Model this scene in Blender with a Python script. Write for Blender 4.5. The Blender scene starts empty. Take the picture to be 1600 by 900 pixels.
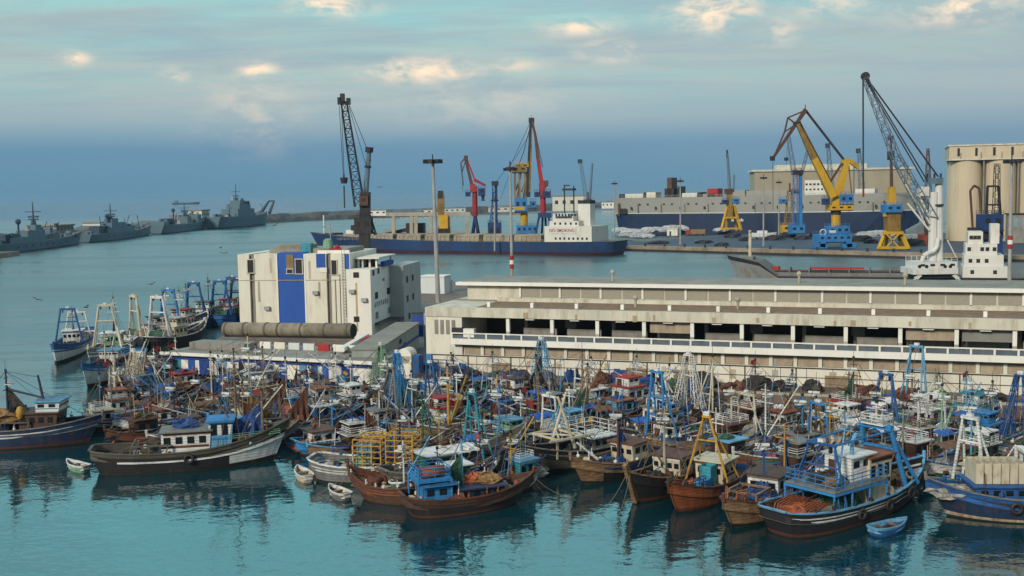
HAZE = 0.00007
SHOWSLOTS = False
import bpy, math, random
from mathutils import Vector, Matrix, Quaternion

RD = math.radians
R = random.Random(11)
sc = bpy.context.scene
col = sc.collection

# ------------------------------------------------------------------ camera
CAM_H, FOC = 25.0, 1715.0
PITCH, ROLL = math.atan(150 / FOC), RD(1.0)
_f = Vector((0, math.cos(PITCH), -math.sin(PITCH)))
_r0 = Vector((1, 0, 0)); _u0 = Vector((0, math.sin(PITCH), math.cos(PITCH)))
_u = _u0 * math.cos(ROLL) + _r0 * math.sin(ROLL)
_r = _r0 * math.cos(ROLL) - _u0 * math.sin(ROLL)
CAM = Vector((0, 0, CAM_H))

def ray(x, y):
    return _f + _r * ((x - 800) / FOC) + _u * ((450 - y) / FOC)

def P(x, y, z=0.0):
    """survey: where the line of sight of a photo point meets height z"""
    d = ray(x, y)
    return CAM + d * ((z - CAM_H) / d.z)

def Q(x, y, Y):
    """survey: where it meets the vertical plane at distance Y"""
    d = ray(x, y)
    return CAM + d * (Y / d.y)

cam = bpy.data.cameras.new('camera')
camo = bpy.data.objects.new('camera', cam)
col.objects.link(camo)
camo.matrix_world = Matrix(((_r.x, _u.x, -_f.x, 0), (_r.y, _u.y, -_f.y, 0), (_r.z, _u.z, -_f.z, CAM_H), (0, 0, 0, 1)))
cam.sensor_width = 36
cam.lens = 36 * FOC / 1600
cam.clip_start, cam.clip_end = 0.5, 60000
sc.camera = camo

# ------------------------------------------------------------------ materials
MATS = {}

def mat(name, colr, rough=0.65, var=0.22, scale=0.8, dirt=0.0, dirtc=(0.10, 0.045, 0.02), streak=2.2, metal=0.0, bump=0.0, bscale=6.0, dscale=None, seam=0.0):
    if name in MATS:
        return MATS[name]
    m = bpy.data.materials.new(name); m.use_nodes = True
    nt = m.node_tree; N, Lk = nt.nodes, nt.links
    bs = N['Principled BSDF']
    bs.inputs['Roughness'].default_value = rough
    bs.inputs['Metallic'].default_value = metal
    geo = N.new('ShaderNodeNewGeometry')
    mp = N.new('ShaderNodeMapping'); mp.inputs['Scale'].default_value = (1, 1, 1.0 / streak)
    Lk.new(geo.outputs['Position'], mp.inputs['Vector'])
    n1 = N.new('ShaderNodeTexNoise'); n1.inputs['Scale'].default_value = scale; n1.inputs['Detail'].default_value = 6
    n1.inputs['Roughness'].default_value = 0.65
    Lk.new(mp.outputs[0], n1.inputs['Vector'])
    mx = N.new('ShaderNodeMix'); mx.data_type = 'RGBA'
    a = [max(0, c * (1 - var)) for c in colr] + [1]; b = [min(1, c * (1 + var)) for c in colr] + [1]
    mx.inputs[6].default_value = a; mx.inputs[7].default_value = b
    mr = N.new('ShaderNodeMapRange'); mr.inputs[1].default_value = 0.3; mr.inputs[2].default_value = 0.7
    Lk.new(n1.outputs['Fac'], mr.inputs[0]); Lk.new(mr.outputs[0], mx.inputs[0])
    out = mx.outputs[2]
    if dirt > 0:
        n2 = N.new('ShaderNodeTexNoise'); n2.inputs['Scale'].default_value = dscale or scale * 2.3
        n2.inputs['Detail'].default_value = 8; n2.inputs['Roughness'].default_value = 0.7
        mp2 = N.new('ShaderNodeMapping'); mp2.inputs['Location'].default_value = (13.1, 5.2, 7.7)
        mp2.inputs['Scale'].default_value = (1, 1, 1.0 / streak)
        Lk.new(geo.outputs['Position'], mp2.inputs['Vector']); Lk.new(mp2.outputs[0], n2.inputs['Vector'])
        m2 = N.new('ShaderNodeMapRange'); m2.inputs[1].default_value = 0.62 - 0.3 * dirt; m2.inputs[2].default_value = 0.85 - 0.3 * dirt
        m2.inputs[4].default_value = min(1.0, 0.55 + dirt * 0.4)
        Lk.new(n2.outputs['Fac'], m2.inputs[0])
        mx2 = N.new('ShaderNodeMix'); mx2.data_type = 'RGBA'
        Lk.new(out, mx2.inputs[6]); mx2.inputs[7].default_value = list(dirtc) + [1]
        Lk.new(m2.outputs[0], mx2.inputs[0]); out = mx2.outputs[2]
    if seam > 0:      # plank or plate seams
        sp = N.new('ShaderNodeSeparateXYZ'); Lk.new(geo.outputs['Position'], sp.inputs[0])
        def mt(op, a, b):
            n = N.new('ShaderNodeMath'); n.operation = op
            for i, v in enumerate((a, b)):
                if isinstance(v, (int, float)): n.inputs[i].default_value = v
                else: Lk.new(v, n.inputs[i])
            return n.outputs[0]
        zz = mt('ADD', sp.outputs[2], mt('MULTIPLY', n1.outputs['Fac'], 0.25))
        line = mt('LESS_THAN', mt('FRACT', mt('DIVIDE', zz, seam), 0.0), 0.16)
        mx3 = N.new('ShaderNodeMix'); mx3.data_type = 'RGBA'; Lk.new(mt('MULTIPLY', line, 0.55), mx3.inputs[0])
        Lk.new(out, mx3.inputs[6]); mx3.inputs[7].default_value = (0.02, 0.016, 0.013, 1); out = mx3.outputs[2]
    Lk.new(out, bs.inputs['Base Color'])
    if bump > 0:
        n3 = N.new('ShaderNodeTexNoise'); n3.inputs['Scale'].default_value = bscale; n3.inputs['Detail'].default_value = 4
        Lk.new(geo.outputs['Position'], n3.inputs['Vector'])
        bp = N.new('ShaderNodeBump'); bp.inputs['Strength'].default_value = bump; bp.inputs['Distance'].default_value = 0.3
        Lk.new(n3.outputs['Fac'], bp.inputs['Height']); Lk.new(bp.outputs[0], bs.inputs['Normal'])
    MATS[name] = m
    return m

RUST = (0.13, 0.045, 0.018)
GRIME = (0.05, 0.045, 0.04)
# boat paints: colour word -> material
PAL = {
    'blue': mat('blue paint', (0.016, 0.11, 0.34), dirt=0.5, dirtc=(0.03, 0.035, 0.06), seam=0.27),
    'bright blue': mat('bright blue paint', (0.03, 0.23, 0.54), dirt=0.4, dirtc=(0.03, 0.06, 0.12), seam=0.27),
    'pale blue': mat('pale blue paint', (0.13, 0.38, 0.60), dirt=0.4, dirtc=RUST, seam=0.27),
    'turquoise': mat('turquoise paint', (0.03, 0.30, 0.38), dirt=0.4, dirtc=GRIME, seam=0.27),
    'navy': mat('navy paint', (0.008, 0.032, 0.085), dirt=0.45, dirtc=RUST, seam=0.27),
    'white': mat('white boat paint', (0.74, 0.75, 0.72), dirt=0.35, dirtc=(0.30, 0.19, 0.11), streak=2.5, seam=0.27),
    'cream': mat('cream boat paint', (0.62, 0.55, 0.40), dirt=0.4, dirtc=(0.22, 0.12, 0.06), streak=2.5),
    'rust': mat('rusted steel', (0.125, 0.042, 0.02), var=0.5, dirt=0.4, dirtc=(0.05, 0.03, 0.02), seam=0.27),
    'orange': mat('orange red paint', (0.30, 0.085, 0.03), var=.4, dirt=0.6, dirtc=RUST, seam=0.27),
    'red': mat('red paint', (0.38, 0.022, 0.02), dirt=0.4, dirtc=(0.12, 0.02, 0.015)),
    'brown': mat('brown varnished wood', (0.085, 0.038, 0.022), var=0.4, dirt=0.45, dirtc=(0.03, 0.02, 0.015), streak=0.6, seam=0.27),
    'tan': mat('bare tan wood', (0.30, 0.185, 0.095), var=0.4, dirt=0.6, dirtc=RUST, streak=0.6, seam=0.27),
    'black': mat('black tar paint', (0.014, 0.014, 0.017), dirt=0.35, dirtc=(0.04, 0.028, 0.02), seam=0.27),
    'green': mat('green paint', (0.02, 0.14, 0.06), dirt=0.45, dirtc=GRIME, seam=0.27),
    'pale green': mat('pale green paint', (0.22, 0.42, 0.28), dirt=0.4, dirtc=RUST, seam=0.27),
    'grey': mat('grey paint', (0.19, 0.20, 0.19), dirt=0.45, dirtc=RUST, seam=0.27),
    'yellow': mat('ochre yellow paint', (0.52, 0.29, 0.035), dirt=0.45, dirtc=RUST),
    'olive': mat('olive grey paint', (0.10, 0.095, 0.07), dirt=0.4, dirtc=RUST, seam=0.27),
}
M_BOTTOM = {
    'rust': mat('rust red antifouling', (0.13, 0.035, 0.02), dirt=0.5, dirtc=(0.03, 0.03, 0.02)),
    'black': mat('black bottom paint', (0.014, 0.014, 0.015), dirt=0.4, dirtc=RUST),
}
M_DECK = mat('weathered deck planks', (0.085, 0.066, 0.05), var=0.5, scale=1.6, dirt=0.5, dirtc=(0.05, 0.04, 0.035))
M_DECKW = mat('pale painted deck', (0.55, 0.56, 0.54), var=0.25, dirt=0.45, dirtc=(0.2, 0.15, 0.1))
M_GLASS = mat('dark window glass', (0.012, 0.016, 0.02), rough=0.12, var=0.1)
M_DARK = mat('dark iron', (0.022, 0.022, 0.024), var=0.4, dirt=0.3, dirtc=RUST)
M_CABLE = mat('weathered rope', (0.16, 0.145, 0.12), var=0.2)
M_CABLED = mat('dark wire', (0.035, 0.04, 0.045), var=0.2)
M_GALV = mat('galvanised steel', (0.36, 0.37, 0.36), var=0.2, dirt=0.3, dirtc=RUST, rough=0.5)
NETS = {
    'rust brown': mat('rust brown net', (0.17, 0.062, 0.034), var=0.6, scale=3, bump=0.6, dirt=0.4, dirtc=(0.05, 0.02, 0.015)),
    'dark': mat('dark tarred net', (0.03, 0.026, 0.026), var=0.6, scale=3, bump=0.6, dirt=0.4, dirtc=(0.10, 0.07, 0.05)),
    'green': mat('green net', (0.03, 0.11, 0.06), var=0.6, scale=3, bump=0.6, dirt=0.4, dirtc=GRIME),
    'blue': mat('blue net', (0.018, 0.075, 0.26), var=0.6, scale=3, bump=0.6, dirt=0.4, dirtc=GRIME),
    'orange': mat('orange net', (0.40, 0.10, 0.035), var=0.6, scale=3, bump=0.6, dirt=0.4, dirtc=RUST),
    'pale': mat('pale grey net', (0.44, 0.42, 0.36), var=0.5, scale=3, bump=0.6, dirt=0.5, dirtc=(0.14, 0.10, 0.07)),
    'ochre': mat('ochre net', (0.30, 0.17, 0.06), var=0.6, scale=3, bump=0.6, dirt=0.4, dirtc=RUST),
}
CANVAS = {
    'blue': mat('blue tarpaulin', (0.02, 0.11, 0.42), var=0.25, dirt=0.3, dirtc=(0.06, 0.09, 0.16), rough=0.8),
    'white': mat('white tarpaulin', (0.68, 0.70, 0.70), var=0.15, dirt=0.35, dirtc=(0.25, 0.22, 0.18), rough=0.8),
    'brown': mat('brown tarpaulin', (0.14, 0.075, 0.045), var=0.35, dirt=0.3, rough=0.8),
}

# ------------------------------------------------------------------ mesh helpers
def new_obj(name, me, parent=None, loc=None):
    o = bpy.data.objects.new(name, me)
    col.objects.link(o)
    if parent is not None:
        o.parent = parent
    if loc is not None:
        o.location = loc
    return o

def thing(name, label, cat, loc=(0, 0, 0), rz=0.0, group=None):
    o = bpy.data.objects.new(name, None); o.empty_display_size = 0.5
    col.objects.link(o)
    o.location = loc; o.rotation_euler = (0, 0, rz)
    o['label'] = label; o['category'] = cat
    if group: o['group'] = group
    return o

def tag(o, label, cat, group=None):
    o['label'] = label; o['category'] = cat
    if group: o['group'] = group
    return o

def struct(o, kind='structure'):
    o['kind'] = kind
    return o

class MB:
    def __init__(s):
        s.v, s.f, s.m = [], [], []
    def add(s, vs, fs, mi=0):
        k = len(s.v); s.v += [tuple(p) for p in vs]
        for f in fs:
            s.f.append(tuple(i + k for i in f)); s.m.append(mi)
    def box(s, c, d, mi=0, rz=0.0):
        cx, cy, cz = c; hx, hy, hz = d[0] / 2, d[1] / 2, d[2] / 2
        ca, sa = math.cos(rz), math.sin(rz)
        vs = []
        for z in (-hz, hz):
            for x, y in ((-hx, -hy), (hx, -hy), (hx, hy), (-hx, hy)):
                vs.append((cx + x * ca - y * sa, cy + x * sa + y * ca, cz + z))
        s.add(vs, [(3, 2, 1, 0), (4, 5, 6, 7), (0, 1, 5, 4), (1, 2, 6, 5), (2, 3, 7, 6), (3, 0, 4, 7)], mi)
        return s
    def span(s, a, b, mi=0):
        return s.box([(a[i] + b[i]) / 2 for i in range(3)], [abs(b[i] - a[i]) for i in range(3)], mi)
    def frame(s, p0, p1):
        d = (Vector(p1) - Vector(p0)); L = d.length; d = d / max(L, 1e-6)
        up = Vector((0, 0, 1)) if abs(d.z) < 0.95 else Vector((0, 1, 0))
        a = d.cross(up).normalized(); b = a.cross(d)
        return Vector(p0), Vector(p1), a, b
    def bar(s, p0, p1, w, h=None, w1=None, h1=None, mi=0):
        h = h or w; w1 = w1 or w; h1 = h1 or (h if w1 == w else h * w1 / w)
        p0, p1, a, b = s.frame(p0, p1)
        vs = []
        for p, ww, hh in ((p0, w, h), (p1, w1, h1)):
            for x, y in ((-1, -1), (1, -1), (1, 1), (-1, 1)):
                vs.append(p + a * x * ww / 2 + b * y * hh / 2)
        s.add(vs, [(3, 2, 1, 0), (4, 5, 6, 7), (0, 1, 5, 4), (1, 2, 6, 5), (2, 3, 7, 6), (3, 0, 4, 7)], mi)
        return s
    def tube(s, p0, p1, r0, r1=None, n=8, mi=0):
        r1 = r0 if r1 is None else r1
        p0, p1, a, b = s.frame(p0, p1)
        vs = []
        for p, r in ((p0, r0), (p1, r1)):
            for k in range(n):
                t = 2 * math.pi * k / n
                vs.append(p + a * math.cos(t) * r + b * math.sin(t) * r)
        fs = [(k, (k + 1) % n, n + (k + 1) % n, n + k) for k in range(n)]
        fs += [tuple(range(n - 1, -1, -1)), tuple(range(n, 2 * n))]
        s.add(vs, fs, mi)
        return s
    def path(s, pts, r, n=6, mi=0):
        for a, b in zip(pts[:-1], pts[1:]):
            s.tube(a, b, r, n=n, mi=mi)
        return s
    def prism(s, pts, z0, z1, mi=0):
        n = len(pts)
        vs = [(p[0], p[1], z0) for p in pts] + [(p[0], p[1], z1) for p in pts]
        fs = [(k, (k + 1) % n, n + (k + 1) % n, n + k) for k in range(n)]
        fs += [tuple(range(n - 1, -1, -1)), tuple(range(n, 2 * n))]
        s.add(vs, fs, mi)
        return s
    def extr(s, pts, vec, mi=0):
        """planar polygon pushed along vec"""
        n = len(pts); vec = Vector(vec)
        vs = [Vector(p) for p in pts] + [Vector(p) + vec for p in pts]
        fs = [(k, (k + 1) % n, n + (k + 1) % n, n + k) for k in range(n)]
        fs += [tuple(range(n - 1, -1, -1)), tuple(range(n, 2 * n))]
        s.add(vs, fs, mi)
        return s
    def ball(s, c, r, n=8, mi=0, sz=1.0):
        vs = [(c[0], c[1], c[2] - r * sz)]
        m = n // 2
        for i in range(1, m):
            a = -math.pi / 2 + math.pi * i / m
            for k in range(n):
                t = 2 * math.pi * k / n
                vs.append((c[0] + r * math.cos(a) * math.cos(t), c[1] + r * math.cos(a) * math.sin(t), c[2] + r * sz * math.sin(a)))
        vs.append((c[0], c[1], c[2] + r * sz))
        fs = [(0, 1 + (k + 1) % n, 1 + k) for k in range(n)]
        for i in range(m - 2):
            for k in range(n):
                a = 1 + i * n
                fs.append((a + k, a + (k + 1) % n, a + n + (k + 1) % n, a + n + k))
        e = len(vs) - 1; a = 1 + (m - 2) * n
        fs += [(a + k, a + (k + 1) % n, e) for k in range(n)]
        s.add(vs, fs, mi)
        return s
    def truss(s, p0, p1, w0, w1, nb, r, mi=0):
        """four-chord lattice from p0 to p1"""
        p0, p1, a, b = s.frame(p0, p1)
        rings = []
        for i in range(nb + 1):
            t = i / nb; p = p0.lerp(p1, t); w = (w0 + (w1 - w0) * t) / 2
            rings.append([p + a * x * w + b * y * w for x, y in ((-1, -1), (1, -1), (1, 1), (-1, 1))])
        for k in range(4):
            s.tube(rings[0][k], rings[-1][k], r, n=5, mi=mi)
        for i in range(nb):
            for k in range(4):
                j = (k + 1) % 4
                q0, q1 = (rings[i][k], rings[i + 1][j]) if (i + k) % 2 else (rings[i][j], rings[i + 1][k])
                s.tube(q0, q1, r * 0.62, n=4, mi=mi)
                s.tube(rings[i + 1][k], rings[i + 1][j], r * 0.55, n=4, mi=mi)
        return s
    def mesh(s, name, mats, smooth=False):
        me = bpy.data.meshes.new(name)
        me.from_pydata(s.v, [], s.f)
        if not isinstance(mats, (list, tuple)): mats = [mats]
        for m in mats: me.materials.append(m)
        for p, i in zip(me.polygons, s.m):
            p.material_index = i; p.use_smooth = smooth
        me.update()
        return me
    def build(s, name, mats, parent=None, smooth=False, loc=None):
        return new_obj(name, s.mesh(name, mats, smooth), parent, loc)

_unit = {}
def blk(name, m, parent, c, d, rz=0.0):
    """one box part: shared unit mesh, sized by its object"""
    k = ('b', m.name)
    if k not in _unit: _unit[k] = MB().box((0, 0, 0), (1, 1, 1)).mesh('box', m)
    o = new_obj(name, _unit[k], parent, c); o.scale = d; o.rotation_euler = (0, 0, rz)
    return o
def rod(name, m, parent, p0, p1, r, taper=1.0, n=8):
    k = ('r', m.name, taper, n)
    if k not in _unit: _unit[k] = MB().tube((0, 0, 0), (0, 0, 1), 1, taper, n).mesh('rod', m, smooth=False)
    p0, p1 = Vector(p0), Vector(p1); d = p1 - p0
    o = new_obj(name, _unit[k], parent, p0)
    o.rotation_mode = 'QUATERNION'; o.rotation_quaternion = Vector((0, 0, 1)).rotation_difference(d.normalized())
    o.scale = (r, r, d.length)
    return o
# ------------------------------------------------------------------ light and sky
SUN_AZ = Vector((-0.55, -0.83, 0)).normalized()
SUN_EL = RD(26)
sdir = Vector((SUN_AZ.x * math.cos(SUN_EL), SUN_AZ.y * math.cos(SUN_EL), math.sin(SUN_EL)))
sun = bpy.data.lights.new('sun', 'SUN'); sun.energy = 2.0; sun.angle = RD(10); sun.color = (1.0, 0.90, 0.76)
suno = bpy.data.objects.new('sun', sun); col.objects.link(suno)
suno.rotation_euler = (-sdir).to_track_quat('-Z', 'Y').to_euler()
suno.location = sdir * 400

w = bpy.data.worlds.new('World'); sc.world = w; w.use_nodes = True
nt = w.node_tree; N, Lk = nt.nodes, nt.links
for n in list(N): N.remove(n)
def nd(t, **k):
    n = N.new(t)
    for a, b in k.items(): setattr(n, a, b)
    return n
def mth(op, a, b=None, c=None, clamp=False):
    n = nd('ShaderNodeMath', operation=op); n.use_clamp = clamp
    for i, v in enumerate((a, b, c)):
        if v is None: continue
        if isinstance(v, (int, float)): n.inputs[i].default_value = v
        else: Lk.new(v, n.inputs[i])
    return n.outputs[0]
def mixc(fac, a, b):
    n = nd('ShaderNodeMix', data_type='RGBA')
    for i, v in ((0, fac), (6, a), (7, b)):
        if isinstance(v, (int, float)): n.inputs[i].default_value = v
        elif isinstance(v, tuple): n.inputs[i].default_value = v + (1,)
        else: Lk.new(v, n.inputs[i])
    return n.outputs[2]
def ramp(v, stops, interp='LINEAR'):
    n = nd('ShaderNodeValToRGB'); cr = n.color_ramp; cr.interpolation = interp
    while len(cr.elements) < len(stops): cr.elements.new(0.5)
    for e, (p, c) in zip(cr.elements, stops):
        e.position = p; e.color = (c + (1,)) if isinstance(c, tuple) else (c, c, c, 1)
    Lk.new(v, n.inputs[0]); return n.outputs[0]
out = nd('ShaderNodeOutputWorld')
tc = nd('ShaderNodeTexCoord'); vec = tc.outputs['Generated']
sx = nd('ShaderNodeSeparateXYZ'); Lk.new(vec, sx.inputs[0])
X, Y, Z = sx.outputs
sky = nd('ShaderNodeTexSky', sky_type='NISHITA'); sky.sun_disc = False
sky.sun_elevation = SUN_EL; sky.sun_rotation = math.atan2(SUN_AZ.x, SUN_AZ.y)
bg1 = nd('ShaderNodeBackground'); Lk.new(sky.outputs[0], bg1.inputs[0]); bg1.inputs[1].default_value = 0.10
# cloud deck seen from below: project the direction on a plane, squeeze to streaks near the horizon
zc = mth('MAXIMUM', Z, 0.0)
den = mth('ADD', zc, 0.09)
cx = nd('ShaderNodeCombineXYZ')
Lk.new(mth('DIVIDE', X, den), cx.inputs[0]); Lk.new(mth('DIVIDE', Y, den), cx.inputs[1])
def noise(scale, detail, rough, off, stretch=(1, 1, 1), dist=0.0):
    mp = nd('ShaderNodeMapping'); mp.inputs['Location'].default_value = off; mp.inputs['Scale'].default_value = stretch
    Lk.new(cx.outputs[0], mp.inputs['Vector'])
    n = nd('ShaderNodeTexNoise'); n.inputs['Scale'].default_value = scale; n.inputs['Detail'].default_value = detail
    n.inputs['Roughness'].default_value = rough; n.inputs['Distortion'].default_value = dist
    Lk.new(mp.outputs[0], n.inputs['Vector']); return n.outputs['Fac']
elev = mth('MULTIPLY', zc, 1.0)
# clear gaps: teal, paler low down; bright ring above the view added for water reflections
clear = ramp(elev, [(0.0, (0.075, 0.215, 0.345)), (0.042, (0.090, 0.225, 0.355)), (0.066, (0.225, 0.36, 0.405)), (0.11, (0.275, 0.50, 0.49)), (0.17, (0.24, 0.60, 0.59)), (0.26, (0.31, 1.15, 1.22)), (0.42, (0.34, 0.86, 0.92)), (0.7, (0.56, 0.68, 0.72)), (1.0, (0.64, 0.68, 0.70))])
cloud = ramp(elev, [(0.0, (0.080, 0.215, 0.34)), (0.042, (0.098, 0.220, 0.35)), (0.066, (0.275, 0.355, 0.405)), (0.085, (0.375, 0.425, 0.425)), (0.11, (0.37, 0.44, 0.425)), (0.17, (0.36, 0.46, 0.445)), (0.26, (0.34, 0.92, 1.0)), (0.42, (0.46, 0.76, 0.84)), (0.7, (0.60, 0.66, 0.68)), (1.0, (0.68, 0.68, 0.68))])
cov = ramp(noise(0.85, 8, 0.62, (3.1, 0.7, 0), (0.5, 1.0, 1)), [(0.33, 0.0), (0.58, 1.0)])
wisp = ramp(noise(3.2, 9, 0.68, (1.3, 4.4, 0), (0.40, 1.0, 1), 0.5), [(0.34, 0.0), (0.64, 1.0)])
cv = mth('ADD', mth('MULTIPLY', cov, 0.55), mth('MULTIPLY', wisp, 0.55), clamp=True)
# greyer and darker to the right of the view
side = nd('ShaderNodeMapRange'); Lk.new(X, side.inputs[0]); side.inputs[1].default_value = 0.05; side.inputs[2].default_value = 0.42
cv2 = mth('MAXIMUM', cv, mth('MULTIPLY', side.outputs[0], 0.85))
base = mixc(cv2, clear, cloud)
dk = mixc(mth('MULTIPLY', side.outputs[0], 0.55), base, mixc(0.5, base, (0.20, 0.27, 0.325)))
# cloud bodies a shade darker where thick
thick = ramp(noise(2.0, 9, 0.64, (7.7, 2.2, 0), (0.42, 1.0, 1), 0.4), [(0.42, 0.0), (0.66, 1.0)])
band = ramp(elev, [(0.055, 0.0), (0.10, 1.0)])
dk = mixc(mth('MULTIPLY', mth('MULTIPLY', thick, band), 0.60), dk, (0.235, 0.315, 0.39))
# sunset-lit cloudlets
tot = None
for px_, py_, rx_, ry_, g in [(660, 110, 75, 16, 1.0), (405, 112, 26, 12, 0.9), (515, 8, 55, 14, 1.0), (1115, 18, 60, 26, 1.0), (1500, 12, 75, 22, 0.8), (905, 42, 50, 12, .7), (955, 80, 40, 14, .8), (120, 90, 16, 9, .8), (1195, 50, 40, 18, .6), (275, 118, 20, 10, .5), (745, 150, 120, 40, .2), (400, 165, 70, 60, .22), (1290, 8, 60, 18, .5), (800, 102, 40, 10, .4)]:
    d = ray(px_, py_).normalized()
    up = Vector((0, 0, 1)); rt = d.cross(up).normalized(); uu = rt.cross(d)
    dp = nd('ShaderNodeVectorMath', operation='DOT_PRODUCT'); Lk.new(vec, dp.inputs[0]); dp.inputs[1].default_value = rt
    dq = nd('ShaderNodeVectorMath', operation='DOT_PRODUCT'); Lk.new(vec, dq.inputs[0]); dq.inputs[1].default_value = uu
    a = mth('POWER', mth('ABSOLUTE', mth('MULTIPLY', dp.outputs['Value'], FOC / rx_)), 2)
    b = mth('POWER', mth('ABSOLUTE', mth('MULTIPLY', dq.outputs['Value'], FOC / ry_)), 2)
    e = mth('MULTIPLY', mth('POWER', 2.718, mth('MULTIPLY', mth('ADD', a, b), -1.0)), g)
    e = mth('MULTIPLY', e, mth('GREATER_THAN', Y, 0.0))
    tot = e if tot is None else mth('MAXIMUM', tot, e)
pm_ = nd('ShaderNodeMapping'); pm_.inputs['Scale'].default_value = (26, 26, 58); Lk.new(vec, pm_.inputs['Vector'])
pn = nd('ShaderNodeTexNoise'); pn.inputs['Scale'].default_value = 1.0; pn.inputs['Detail'].default_value = 8; pn.inputs['Roughness'].default_value = 0.6; pn.inputs['Distortion'].default_value = 0.3
Lk.new(pm_.outputs[0], pn.inputs['Vector'])
puff = ramp(pn.outputs['Fac'], [(0.42, 0.0), (0.62, 1.0)])
warm = mth('MULTIPLY', mth('MULTIPLY', tot, mth('ADD', mth('MULTIPLY', puff, 1.25), 0.10)), 1.0, clamp=True)
dk = mixc(warm, dk, (0.98, 0.74, 0.52))
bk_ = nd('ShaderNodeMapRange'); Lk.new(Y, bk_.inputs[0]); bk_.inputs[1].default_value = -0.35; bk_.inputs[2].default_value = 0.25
dk = mixc(bk_.outputs[0], mixc(0.62, dk, (0.10, 0.10, 0.11)), dk)      # unseen sky behind the camera dimmed to lower fill light
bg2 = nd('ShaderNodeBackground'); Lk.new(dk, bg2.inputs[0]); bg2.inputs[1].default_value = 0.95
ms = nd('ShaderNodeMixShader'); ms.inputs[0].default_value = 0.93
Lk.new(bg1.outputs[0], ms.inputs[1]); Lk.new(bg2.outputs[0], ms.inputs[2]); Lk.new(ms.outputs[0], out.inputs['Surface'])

sc.view_settings.view_transform = 'Standard'; sc.view_settings.look = 'None'
sc.view_settings.exposure = 0.36; sc.view_settings.gamma = 1.0
sc.render.engine = 'CYCLES'
cy = sc.cycles
cy.use_denoising = True
cy.max_bounces = 5; cy.diffuse_bounces = 1; cy.glossy_bounces = 3; cy.transmission_bounces = 2; cy.volume_bounces = 0
cy.caustics_reflective = False; cy.caustics_refractive = False
cy.sample_clamp_indirect = 4.0

# ------------------------------------------------------------------ water
def water_mat():
    m = bpy.data.materials.new('harbour water'); m.use_nodes = True
    nt = m.node_tree; N, Lk = nt.nodes, nt.links
    b = N['Principled BSDF']
    b.inputs['Base Color'].default_value = (0.002, 0.036, 0.048, 1)
    b.inputs['Roughness'].default_value = 0.07
    b.inputs['IOR'].default_value = 2.5
    g = N.new('ShaderNodeNewGeometry')
    def nz(s, d, sc3, rot=0):
        mp = N.new('ShaderNodeMapping'); mp.inputs['Scale'].default_value = sc3; mp.inputs['Rotation'].default_value = (0, 0, rot)
        Lk.new(g.outputs['Position'], mp.inputs['Vector'])
        n = N.new('ShaderNodeTexNoise'); n.inputs['Scale'].default_value = s; n.inputs['Detail'].default_value = d
        Lk.new(mp.outputs[0], n.inputs['Vector']); return n.outputs['Fac']
    # small ripples, calmer in broad patches
    rp = nz(1.1, 3, (0.7, 1, 1), 0.5); sw = nz(0.22, 2, (0.6, 1, 1), 0.2); pt = nz(0.02, 3, (0.5, 1, 1), 0.3)
    a = N.new('ShaderNodeMath'); a.operation = 'MULTIPLY_ADD'; Lk.new(sw, a.inputs[0]); a.inputs[1].default_value = 1.6; Lk.new(rp, a.inputs[2])
    lw = nz(0.045, 2, (0.5, 1.3, 1), 0.25); a2 = N.new('ShaderNodeMath'); a2.operation = 'MULTIPLY_ADD'; Lk.new(lw, a2.inputs[0]); a2.inputs[1].default_value = 7.0; Lk.new(a.outputs[0], a2.inputs[2]); a = a2
    # sheltered and glassy round the boats, wind-ruffled in the open basin
    sp = N.new('ShaderNodeSeparateXYZ'); Lk.new(g.outputs['Position'], sp.inputs[0])
    wy = N.new('ShaderNodeMath'); wy.operation = 'MULTIPLY_ADD'; Lk.new(pt, wy.inputs[0]); wy.inputs[1].default_value = 60.0; Lk.new(sp.outputs[1], wy.inputs[2])
    rr = N.new('ShaderNodeMapRange'); Lk.new(wy.outputs[0], rr.inputs[0]); rr.inputs[1].default_value = 150; rr.inputs[2].default_value = 270; rr.inputs[3].default_value = 0.06; rr.inputs[4].default_value = 0.38
    r2 = N.new('ShaderNodeMapRange'); Lk.new(sp.outputs[1], r2.inputs[0]); r2.inputs[1].default_value = 700; r2.inputs[2].default_value = 1500; r2.inputs[3].default_value = 0.0; r2.inputs[4].default_value = 0.27
    ro = N.new('ShaderNodeMath'); ro.operation = 'SUBTRACT'; Lk.new(rr.outputs[0], ro.inputs[0]); Lk.new(r2.outputs[0], ro.inputs[1])
    sl = nz(0.012, 4, (0.35, 1.6, 1), 0.15); sm = N.new('ShaderNodeMapRange'); Lk.new(sl, sm.inputs[0]); sm.inputs[1].default_value = 0.40; sm.inputs[2].default_value = 0.62; sm.inputs[3].default_value = 0.60; sm.inputs[4].default_value = 1.15
    rm = N.new('ShaderNodeMath'); rm.operation = 'MULTIPLY'; Lk.new(ro.outputs[0], rm.inputs[0]); Lk.new(sm.outputs[0], rm.inputs[1])
    Lk.new(rm.outputs[0], b.inputs['Roughness'])
    bp = N.new('ShaderNodeBump'); bp.inputs['Distance'].default_value = 0.09
    mr = N.new('ShaderNodeMapRange'); mr.inputs[1].default_value = 0.35; mr.inputs[2].default_value = 0.65; mr.inputs[3].default_value = 0.35; mr.inputs[4].default_value = 0.75
    Lk.new(pt, mr.inputs[0]); Lk.new(mr.outputs[0], bp.inputs['Strength'])
    Lk.new(a.outputs[0], bp.inputs['Height']); Lk.new(bp.outputs[0], b.inputs['Normal'])
    return m
M_WATER = water_mat()
S_ = 16000.0
wm = MB(); wm.add([(-S_, -300, 0), (S_, -300, 0), (S_, S_, 0), (-S_, S_, 0)], [(0, 1, 2, 3)])
struct(wm.build('water', M_WATER))

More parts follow.
